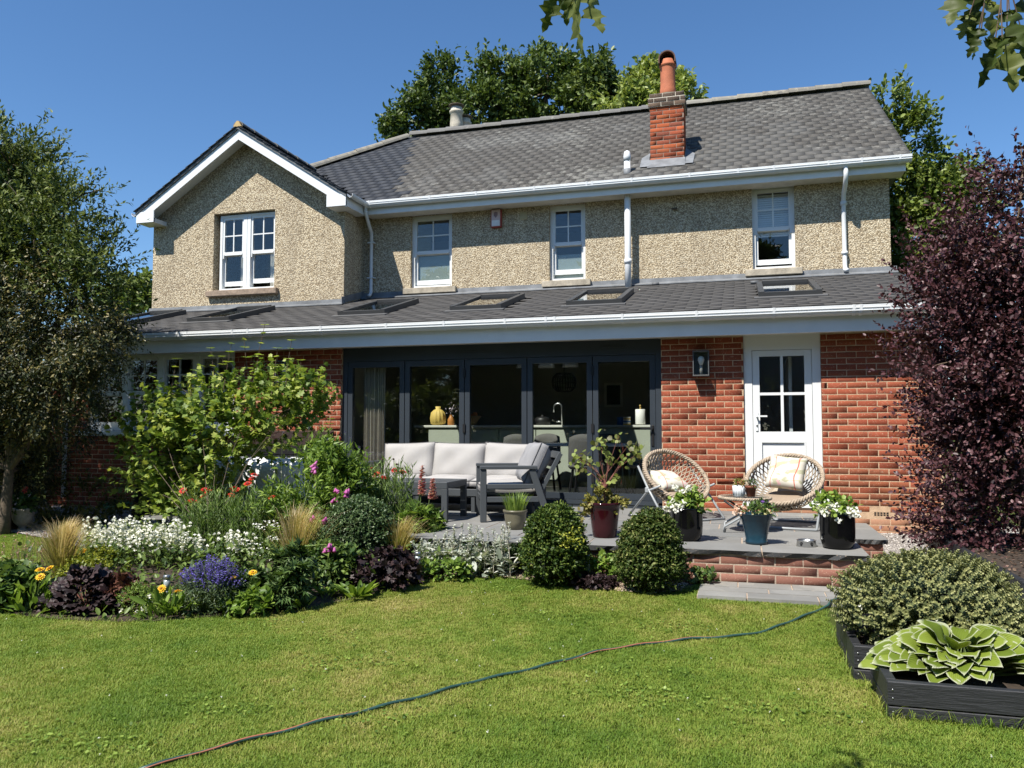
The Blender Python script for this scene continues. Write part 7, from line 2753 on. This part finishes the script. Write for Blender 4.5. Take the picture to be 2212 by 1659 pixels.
def planter(name, label, x0, x1, y0, y1, ztop, rows, t=.045, zb=-.06, posts=True):
    o = thing(name, label, 'planter', ((x0 + x1) / 2, (y0 + y1) / 2, 0))
    zs = np.linspace(zb, ztop, rows + 1)
    for a, b in zip(zs, zs[1:]):
        b -= .006
        j = random.uniform(0, .004)
        MB().bbox(x0 - j, x1 + .05, y0 - j, y0 + t - j, a, b, .004).build('board', TB, o)
        MB().bbox(x0 - .002, x0 + t, y0 + t + .001, y1, a, b, .004).build('board', TB, o)
        MB().bbox(x0 + t + .001, x1, y1 - t, y1, a, b, .004).build('board', TB, o)
        MB().bbox(x1 - t, x1, y0 + t + .001, y1 - t - .001, a, b, .004).build('board', TB, o)
    MB().box(x0 + t + .002, x1 - t - .002, y0 + t + .002, y1 - t - .002, zb, ztop - .05).build('compost', W['soil'], o)
    for zz in (zs[-1] - .045, zs[-1] - .085, zs[-2] - .03):
        MB().lathe([(.005, 0), (.004, .002)], (0, 0, 0), 8).build('screw', W['steel'], o).matrix_basis = Matrix.Translation((x0 + .02 - o.location.x + o.location.x, y0 - .003, zz)) @ Matrix.Rotation(R(90), 4, 'X')
    return o


planter('timber_planter', 'low black timber planter holding the hosta in the right foreground', .665, 2.0, 4.30, 4.86, .185, 2, zb=-.055)
planter('timber_planter', 'black timber planter under the grey green hebe bush', .585, 2.0, 4.88, 5.75, .20, 2)
planter('timber_planter', 'tall black timber planter below the purple shrub', 1.74, 3.9, 5.95, 8.7, .42, 3)
# leaf litter on the soil below the purple shrub
f = Foliage()
P = np.column_stack([rng.uniform(1.8, 3.8, 1500), rng.uniform(6.0, 8.6, 1500), np.full(1500, .374) + rng.uniform(0, .012, 1500)])
f.leaves(P, rng.normal(0, 1, (1500, 3)) * [1, 1, .2], rng.normal(0, .3, (1500, 3)) + [0, 0, 1], rng.uniform(.02, .045, 1500), .9, 'oval')
tag(f.build('leaf_litter', leafmat('litter', [(.05, .03, .02), (.09, .06, .04), (.14, .10, .07), (.07, .03, .03)], .1)), 'dry fallen leaves on the soil under the purple shrub', 'leaf litter', kind='stuff')
# hosta
def hosta_mesh(cup, wave):
    vs, fs, rim = [], [], []
    n, k = 9, 7
    for i in range(n):
        s_ = i / (n - 1)
        w_ = .43 * (max(0, math.sin(math.pi * min(1, s_ * 1.0 + .02) ** .8))) ** .72 if i not in (0,) else .05
        if i == n - 1:
            w_ = .004
        for j in range(k):
            u = (-1, -.80, -.45, 0, .45, .80, 1)[j]
            x = s_ - .06 * (1 - abs(u)) * (s_ < .15)
            z = cup * u * u * w_ * 1.2 - .42 * s_ ** 2.4 + .20 * s_ + wave * math.sin(s_ * 9 + u * 2) * abs(u) + .010 * math.cos(u * 9)
            vs.append((x, u * w_, z))
            rim.append(1.0 if abs(u) > .95 or i == n - 1 else 0.0)
    for i in range(n - 1):
        for j in range(k - 1):
            q = i * k + j
            fs.append((q, q + k, q + k + 1, q + 1))
    me = np_mesh('leaf', np.array(vs), np.array(fs), smooth=True)
    a_ = me.attributes.new('rim', 'FLOAT', 'POINT')
    a_.data.foreach_set('value', np.array([0 if r < .5 else 1 for r in rim], dtype=np.float32))
    me.materials.append(HOST)
    return me


def hosta_mat():
    m = leafmat('leaf_hosta', [(.13, .185, .022), (.18, .24, .032), (.22, .285, .042), (.15, .205, .026)], .3, .55, .15, edge=(.52, .54, .40))
    nt = m.node_tree
    b = nt.nodes['Principled BSDF']
    wv = N(nt, 'ShaderNodeTexWave', Scale=5.5, Distortion=.6)
    wv.bands_direction = 'Y'
    tc = N(nt, 'ShaderNodeTexCoord')
    nt.links.new(tc.outputs['Object'], wv.inputs['Vector'])
    nt.links.new(bumpn(nt, wv.outputs['Fac'], .25, .012), b.inputs['Normal'])
    return m


HOST = hosta_mat()
HMS = [hosta_mesh(.22, .03), hosta_mesh(-.12, .045), hosta_mesh(.35, .02), hosta_mesh(.05, .06)]


def hosta(label, base, n, r, h, leafL):
    t = plant('hosta', label, 'hosta', base)
    a = rng.uniform(0, 6.283, n)
    q = np.sqrt(np.linspace(.02, 1, n))
    P = np.array(base) + np.column_stack([np.cos(a) * q * r * .72, np.sin(a) * q * r * .34, .05 + h * (1 - q ** 1.6) * .9])
    D = np.column_stack([np.cos(a) * (.45 + q), np.sin(a) * (.45 + q), .75 * (1 - q) + .05]) + rng.normal(0, .15, (n, 3))
    Nn = np.column_stack([-np.cos(a) * .5 * (1 - q), -np.sin(a) * .3 * (1 - q) - .6, np.ones(n)]) + rng.normal(0, .15, (n, 3))
    leaf_objects(t, P, D, Nn, leafL * rng.uniform(.75, 1.15, n), HMS)
    stalks(t, [(np.array(base) + rng.normal(0, .02, 3) * [1, 1, 0], p) for p in P], .004)
    return t


hosta('large variegated hosta with cream edged leaves in the front planter', np.array([1.07, 4.66, .13]), 150, .50, .15, .145)
hosta('second cream edged hosta at the right edge of the picture', np.array([1.72, 5.25, .20]), 18, .18, .14, .14)
# hebe
hb_ = np.array([1.06, 5.28, .17])
t = plant('hebe', 'wide grey green hebe bush spilling over the planter', 'shrub', hb_)
f = Foliage()
lobes = [(hb_ + [-.03, 0, .20], (.47, .42, .24), 1.4), (hb_ + [-.22, -.10, .14], (.28, .3, .18), .8), (hb_ + [.22, -.16, .12], (.30, .3, .17), .9), (hb_ + [.05, .12, .30], (.36, .3, .16), .9)]
n = 3400
ws = np.array([l[2] for l in lobes]); ws /= ws.sum()
pick = rng.choice(len(lobes), n, p=ws)
u = sphere(n)
u[:, 2] = np.where((u[:, 2] < -.2) & (rng.random(n) < .6), -u[:, 2], u[:, 2])
P = np.array([lobes[i][0] for i in pick]) + u * np.array([lobes[i][1] for i in pick]) * rng.uniform(.82, 1.1, (n, 1))
D = unit(u + [0, 0, .35] + rng.normal(0, .3, (n, 3)))
for ring_ in range(4):
    for k in range(5):
        a_ = k * 1.2566 + ring_ * .63
        e1 = unit(np.cross(D, [.1, .2, 1.]))
        e2 = np.cross(D, e1)
        LD = D * (.35 + .35 * ring_) + e1 * math.cos(a_) + e2 * math.sin(a_)
        f.leaves(P + D * .012 * ring_, LD, D + 0 * LD, .021 * (1.05 - .12 * ring_) * rng.uniform(.85, 1.2, n), 1.0, 'oval', np.clip(rng.random(n) * .5 + .12 * ring_ + rng.random(n) * .15, 0, .99))
f.build('foliage', leafmat('leaf_hebe', [(.030, .042, .018), (.055, .07, .030), (.095, .11, .045), (.16, .17, .07), (.23, .23, .10)], .2, .5, .3), t)
MB().lathe([(.05, .04), (.30, .08), (.34, .20), (.25, .30), (.05, .36)], hb_, 18).build('inner_core', MAT['dark_core'], t)  # dark solid body added within the bush to close gaps between leaves
florets(t, [hb_ + d for d in ([-.42, -.28, .22], [-.05, -.42, .2], [.48, -.30, .22], [-.40, -.20, .30])], 14, .02, .014, PW, 'flowers')
for o in col.objects:
    if o.name == 'flowers' or o.name.startswith('flowers.'):
        pass

# ================================================================ SOLAR LIGHTS, HOSE
def solar(label, x, ytop_, ybase, tilt=0.0):
    b = G(x, ybase)
    h = ytop(b, ytop_)
    t = thing('solar_light', label, 'solar light', b, group='steel solar stake lights', local=True)
    s_ = .026
    m = Matrix.Rotation(tilt, 4, 'Y')
    for nm_, prof, mat in (('stake', [(.008, -.05), (.008, h - .15)], 'steel'), ('lower_cup', [(.012, h - .155), (s_ * .92, h - .14), (s_ * .92, h - .12)], 'steel'),
                           ('cap', [(s_, h - .032), (s_ * 1.06, h - .03), (s_ * 1.06, h - .004), (s_ * .9, h)], 'steel')):
        MB().lathe(prof, (0, 0, 0), 16).build(nm_, W[mat], t)
    MB().lathe([(s_ * .92, h - .12), (s_ * .92, h - .032)], (0, 0, 0), 16).build('lens', pbr('lens_grey', (.26, .30, .30), .15, .1, 20, spec=.8), t)
    t.rotation_euler = (0, tilt, 0)


solar('steel solar stake light left of the violet salvia', 359, 1242, 1322)
solar('steel solar stake light between frilly heuchera and silver leaves', 902, 1192, 1262)
solar('steel solar stake light beside the left box dome', 1272, 1198, 1262, R(-4))

hp = [(300, 1672), (400, 1642), (470, 1622), (540, 1604), (600, 1590), (700, 1563), (770, 1547), (830, 1531), (890, 1516), (950, 1500), (990, 1487), (1040, 1474), (1100, 1462), (1200, 1437), (1300, 1410), (1340, 1404), (1440, 1391), (1500, 1384), (1560, 1381), (1610, 1377), (1650, 1369), (1700, 1350), (1750, 1330), (1800, 1309)]
HP = [G(*p) + [0, 0, .022] for p in hp] + [np.array([.75, 6.75, .10]), np.array([1.2, 7.3, .14]), np.array([1.75, 8.4, .16]), np.array([2.2, 9.6, .2])]


def resample(pts, m):
    pts = np.array(pts)
    d = np.concatenate([[0], np.cumsum(np.linalg.norm(np.diff(pts, axis=0), axis=1))])
    s_ = np.linspace(0, d[-1], m)
    out = np.column_stack([np.interp(s_, d, pts[:, i]) for i in range(3)])
    for _ in range(2):
        out[1:-1] = (out[:-2] + 2 * out[1:-1] + out[2:]) / 4
    return out


HR = resample(HP, 160)
HR[:, 2] = terrain(HR[:, 0], HR[:, 1]) + .016 + (HR[:, 1] > 6.5) * (HR[:, 0] > -.4) * .025
HR[:, 2] += .004 * np.sin(np.arange(160) * .9)
hose = thing('garden_hose', 'green garden hose with orange stripe lying across the lawn', 'hose', HR[0])
MB().tube(HR, .0088, 9).build('tube', pbr('hose_green', (.028, .072, .062), .4, .2, 12), hose)
ang = np.linspace(0, 6.283 * 3.2, 160)
tg = unit(np.gradient(HR, axis=0))
sd_ = unit(np.cross(tg, [0, 0, 1.]))
u_ = np.cross(sd_, tg)
SP = HR + (sd_ * np.cos(ang)[:, None] + u_ * np.sin(ang)[:, None]) * .0066
MB().tube(SP, .0040, 6).build('stripe', pbr('hose_orange', (.36, .13, .08), .5, .1), hose)

# ================================================================ LEAVES HANGING IN FROM ABOVE
mt = thing('maple_tree', 'maple whose lobed leaves hang into the top of the picture', 'tree', (2.9, -.8, 0))
MB().tube([(2.9, -.8, -.1), (2.9, -.8, 1.5), (2.7, -.6, 3.0), (2.3, -.2, 4.2)], [.16, .13, .11, .07], 10).build('trunk', W['bark_brown'], mt)
c1, c2 = at_y(1235, -60, 2.0), at_y(2160, -70, 2.3)
lb = MB()
lb.tube([(2.7, -.6, 3.0), (2.2, .6, 3.25), (1.55, 1.8, 3.1), c2 + [0, 0, .1]], [.05, .035, .02, .008], 6)
lb.tube([(2.3, -.2, 4.2), (1.2, .7, 3.9), (.2, 1.5, 3.3), c1 + [0, 0, .08]], [.04, .028, .015, .006], 6)
lb.build('limbs', W['bark_brown'], mt)


def maple_mesh(cup, twist):
    half = [(0, .015), (.05, .05), (.03, .16), (.10, .20), (.07, .33), (.17, .30), (.22, .40), (.26, .24), (.30, .10), (.36, .12), (.42, .26), (.50, .24), (.58, .36), (.60, .22), (.66, .08), (.73, .10), (.80, .20), (.83, .10), (.92, .09), (1.0, 0)]
    n = len(half)
    vs, fs = [], []
    def bend(x, y):
        return (x, y * .82, cup * (y * y * 2.2 - .55 * x * x) + twist * x * y + .018 * math.sin(14 * x) * (1 if y > 0 else -1) + .02 * math.sin(30 * x + 9 * y))
    for x, y in half:
        vs += [bend(x, y), bend(x, y * .45), bend(x, 0), bend(x, -y * .45), bend(x, -y)]
    for i in range(n - 1):
        for j in range(4):
            q = i * 5 + j
            fs.append((q, q + 1, q + 6, q + 5))
    me = np_mesh('leaf', np.array(vs), np.array(fs), smooth=True)
    me.materials.append(MAPLE)
    return me


MAPLE = leafmat('leaf_maple', [(.026, .040, .008), (.045, .065, .012), (.075, .095, .02), (.12, .14, .04)], .5, .5)
MM = [maple_mesh(c, t_) for c, t_ in ((.15, .2), (.45, -.3), (-.3, .4), (.3, .0))]
MP, MD, ML_, MN = [], [], [], []
for (x, y, tx, ty, l, Y) in ((1205, -30, 1178, 62, .115, 2.0), (1240, -10, 1250, 118, .125, 2.0), (1270, -20, 1292, 78, .095, 2.05), (1225, -35, 1222, 50, .10, 2.1), (1215, 0, 1205, 38, .05, 1.95), (1255, -45, 1268, 20, .07, 2.1),
                             (2080, -40, 2046, 62, .13, 2.3), (2110, -20, 2100, 90, .13, 2.35), (2140, 0, 2150, 100, .13, 2.3), (2120, 60, 2090, 120, .08, 2.3), (2180, 20, 2205, 110, .13, 2.3), (2150, 85, 2130, 175, .10, 2.3), (2110, 85, 2105, 130, .06, 2.35), (2175, 70, 2195, 190, .13, 2.3), (2070, 0, 2060, 40, .09, 2.4), (2200, -30, 2220, 60, .12, 2.4), (2165, 80, 2150, 150, .07, 2.25), (2095, 30, 2070, 90, .08, 2.35), (2130, -50, 2120, 40, .12, 2.4), (2210, 80, 2215, 170, .10, 2.35)):
    p, q = at_y(x, y, Y), at_y(tx, ty, Y + rng.uniform(-.02, .02))
    MP.append(p)
    MD.append(q - p)
    ML_.append(float(np.linalg.norm(q - p)) * 1.02)
    MN.append(np.array([rng.normal(0, .5), -.8, .5]) + rng.normal(0, .25, 3))
leaf_objects(mt, MP, MD, MN, ML_, MM)
stalks(mt, [(c1 + [0, 0, .08], p) for p in MP[:6]] + [(c2 + [0, 0, .1], p) for p in MP[6:]], .0022, 'stem_brown')

# ================================================================ GRASS
def lawn_points(n):
    P = np.column_stack([rng.uniform(-9.5, 4.0, n), rng.uniform(1.9, 9.5, n)])
    z = terrain(P[:, 0], P[:, 1])
    P = np.column_stack([P, z])
    P = P[seen(P, .08)]
    ok = ~inside(BED, P) & ~inside(GR1, P) & ~inside(GR2, P)
    ok &= ~((P[:, 0] > -.35) & (P[:, 1] > 6.545))
    ok &= ~((P[:, 0] > .655) & (P[:, 1] > 4.31)) & ~((P[:, 0] > .575) & (P[:, 1] > 4.88))
    ok &= ~((P[:, 1] > 7.1) & (P[:, 0] > -2.4))
    return P[ok]


def tuft(var, seed):
    r_ = np.random.default_rng(seed)
    f = Foliage()
    n = 16
    a = r_.uniform(0, 6.283, n)
    q = np.sqrt(r_.random(n)) * .022
    P = np.column_stack([np.cos(a) * q, np.sin(a) * q, np.full(n, -.004)])
    b = r_.uniform(0, 6.283, n)
    ln = r_.uniform(.2, 1.0, n)
    f.blades(P, np.column_stack([np.cos(b) * ln, np.sin(b) * ln, np.ones(n)]), r_.uniform(.010, .026, n), .0026, r_.uniform(.2, .9, n))
    return f


def grass_mat():
    m, nt, b = _new('grass_blade')
    w = coords(nt, True)
    oi_ = N(nt, 'ShaderNodeObjectInfo')
    at_ = N(nt, 'ShaderNodeAttribute', attribute_name='rnd')
    patch = noise(nt, w, .62, 4, .6)
    fine = noise(nt, w, 5.0, 4, .7)
    k = math_n(nt, 'ADD', math_n(nt, 'MULTIPLY', patch, 1.55), math_n(nt, 'MULTIPLY', fine, .45))
    k = math_n(nt, 'ADD', k, math_n(nt, 'MULTIPLY', at_.outputs['Fac'], .36))
    k = math_n(nt, 'SUBTRACT', k, .72)
    cc = ramp(nt, k, [(.15, (.10, .185, .022)), (.38, (.17, .26, .035)), (.58, (.26, .315, .055)), (.76, (.38, .36, .11)), (.92, (.50, .43, .18))])
    nt.links.new(cc, b.inputs['Base Color'])
    b.inputs['Roughness'].default_value = .55
    b.inputs['Specular IOR Level'].default_value = .25
    t = N(nt, 'ShaderNodeBsdfTranslucent')
    nt.links.new(mixc(nt, 1.0, cc, (1, 1, .6), 'MULTIPLY'), t.inputs['Color'])
    mx = N(nt, 'ShaderNodeMixShader')
    mx.inputs[0].default_value = .35
    nt.links.new(b.outputs[0], mx.inputs[1])
    nt.links.new(t.outputs[0], mx.inputs[2])
    nt.links.new(mx.outputs[0], nt.nodes['Material Output'].inputs['Surface'])
    return m


GRM = grass_mat()
LP = lawn_points(420000)
nv = 5
fol = [tuft(i, 100 + i) for i in range(nv)]
Vs, Fs, vid, rn, off = [], [], [], [], 0
for i, f in enumerate(fol):
    v_ = np.concatenate(f.V)
    Vs.append(v_)
    Fs.append(np.concatenate(f.F) + off)
    rn.append(np.concatenate(f.R))
    vid.append(np.full(len(v_), i + 1, np.int32))
    off += len(v_)
me = np_mesh('grass', np.concatenate(Vs + [LP]), np.concatenate(Fs), np.concatenate(rn))
a_ = me.attributes.new('part_id', 'INT', 'POINT')
a_.data.foreach_set('value', np.concatenate(vid + [np.zeros(len(LP), np.int32)]))
me.materials.append(GRM)
grass = link('grass', me)
tag(grass, 'short mown lawn grass with pale dry patches', 'grass', kind='stuff')
ng = bpy.data.node_groups.new('grass_scatter', 'GeometryNodeTree')
ng.interface.new_socket('Geometry', in_out='INPUT', socket_type='NodeSocketGeometry')
ng.interface.new_socket('Geometry', in_out='OUTPUT', socket_type='NodeSocketGeometry')
gi, go = ng.nodes.new('NodeGroupInput'), ng.nodes.new('NodeGroupOutput')
na = ng.nodes.new('GeometryNodeInputNamedAttribute')
na.data_type = 'INT'
na.inputs['Name'].default_value = 'part_id'
jn = ng.nodes.new('GeometryNodeJoinGeometry')


def pick_id(i):
    c = ng.nodes.new('FunctionNodeCompare')
    c.data_type = 'INT'
    c.operation = 'EQUAL'
    ng.links.new(na.outputs[0], c.inputs[2])
    c.inputs[3].default_value = i
    s_ = ng.nodes.new('GeometryNodeSeparateGeometry')
    s_.domain = 'POINT'
    ng.links.new(gi.outputs[0], s_.inputs[0])
    ng.links.new(c.outputs[0], s_.inputs[1])
    return s_.outputs[0]


for i in range(nv):
    g2 = ng.nodes.new('GeometryNodeGeometryToInstance')
    ng.links.new(pick_id(i + 1), g2.inputs[0])
    ng.links.new(g2.outputs[0], jn.inputs[0])
ip = ng.nodes.new('GeometryNodeInstanceOnPoints')
ng.links.new(pick_id(0), ip.inputs['Points'])
ng.links.new(jn.outputs[0], ip.inputs['Instance'])
ip.inputs['Pick Instance'].default_value = True
ri = ng.nodes.new('FunctionNodeRandomValue')
ri.data_type = 'INT'
ri.inputs['Min'].default_value = 0
for s_ in ri.inputs:
    if s_.name == 'Max' and s_.type == 'INT':
        s_.default_value = nv - 1
ng.links.new([o for o in ri.outputs if o.type == 'INT'][0], ip.inputs['Instance Index'])
rv = ng.nodes.new('FunctionNodeRandomValue')
rv.data_type = 'FLOAT_VECTOR'
rv.inputs[0].default_value = (-.15, -.15, 0)
rv.inputs[1].default_value = (.15, .15, 6.283)
er = ng.nodes.new('FunctionNodeEulerToRotation')
ng.links.new(rv.outputs[0], er.inputs[0])
ng.links.new(er.outputs[0], ip.inputs['Rotation'])
rs = ng.nodes.new('FunctionNodeRandomValue')
rs.data_type = 'FLOAT'
for s_ in rs.inputs:
    if s_.type == 'VALUE' and s_.name == 'Min':
        s_.default_value = .7
    if s_.type == 'VALUE' and s_.name == 'Max':
        s_.default_value = 1.35
ng.links.new([o for o in rs.outputs if o.type == 'VALUE'][0], ip.inputs['Scale'])
sm_ = ng.nodes.new('GeometryNodeSetMaterial')
sm_.inputs['Material'].default_value = GRM
ng.links.new(ip.outputs[0], sm_.inputs[0])
ng.links.new(sm_.outputs[0], go.inputs[0])
md = grass.modifiers.new('scatter', 'NODES')
md.node_group = ng

# longer grass along the timber and daisies and clover in the lawn
f = Foliage()
E = [np.array([.66 + (x - .66), 4.285, 0]) for x in rng.uniform(.66, 2.0, 260)] + [np.array([.645 - rng.random() * .02, y, 0]) for y in rng.uniform(4.3, 4.86, 60)] + [np.array([.565, y, 0.01]) for y in rng.uniform(4.9, 5.8, 60)]
E = np.array(E) + rng.normal(0, .008, (len(E), 3)) * [1, 1, 0]
a = rng.uniform(0, 6.283, len(E))
f.blades(E, np.column_stack([np.cos(a) * .5, np.sin(a) * .5 - .2, np.ones(len(E))]), rng.uniform(.04, .10, len(E)), .0032, rng.uniform(.3, .9, len(E)))
eg = [bed_edge[i] + (bed_edge[i + 1] - bed_edge[i]) * t for i in range(len(bed_edge) - 1) for t in rng.random(60)]
eg = np.array(eg) + rng.normal(0, .012, (len(eg), 3)) * [1, 1, 0]
a = rng.uniform(0, 6.283, len(eg))
f.blades(eg, np.column_stack([np.cos(a) * .5, np.sin(a) * .5, np.ones(len(eg))]), rng.uniform(.025, .055, len(eg)), .003, rng.uniform(.2, .8, len(eg)))
o = f.build('grass_edge', GRM)
tag(o, 'longer grass blades along the planter boards and the bed edge', 'grass', kind='stuff')
f, cl = Foliage(), Foliage()
DP = LP[rng.choice(len(LP), 110, replace=False)]
for p in DP:
    m_ = 7
    f.leaves(p + [0, 0, .020] + rng.normal(0, .002, (m_, 3)), rng.normal(0, 1, (m_, 3)) * [1, 1, .2], rng.normal(0, .2, (m_, 3)) + [0, 0, 1], .0045, 1.2, 'round')
o = f.build('clover_flowers', PW)
tag(o, 'tiny white clover flowers dotted over the lawn', 'flowers', kind='stuff')
CP = []
for k in range(26):
    c = LP[rng.integers(len(LP))]
    CP.append(c + rng.normal(0, 1, (60, 3)) * [.16, .10, 0] + [0, 0, .022])
CP = np.concatenate(CP)
CP = CP[~inside(BED, CP)]
cl.leaves(CP, rng.normal(0, 1, (len(CP), 3)) * [1, 1, .2], rng.normal(0, .2, (len(CP), 3)) + [0, 0, 1], .018, 1.0, 'round')
o = cl.build('clover_leaves', LG1)
tag(o, 'patches of clover leaves in the lawn', 'clover', kind='stuff')
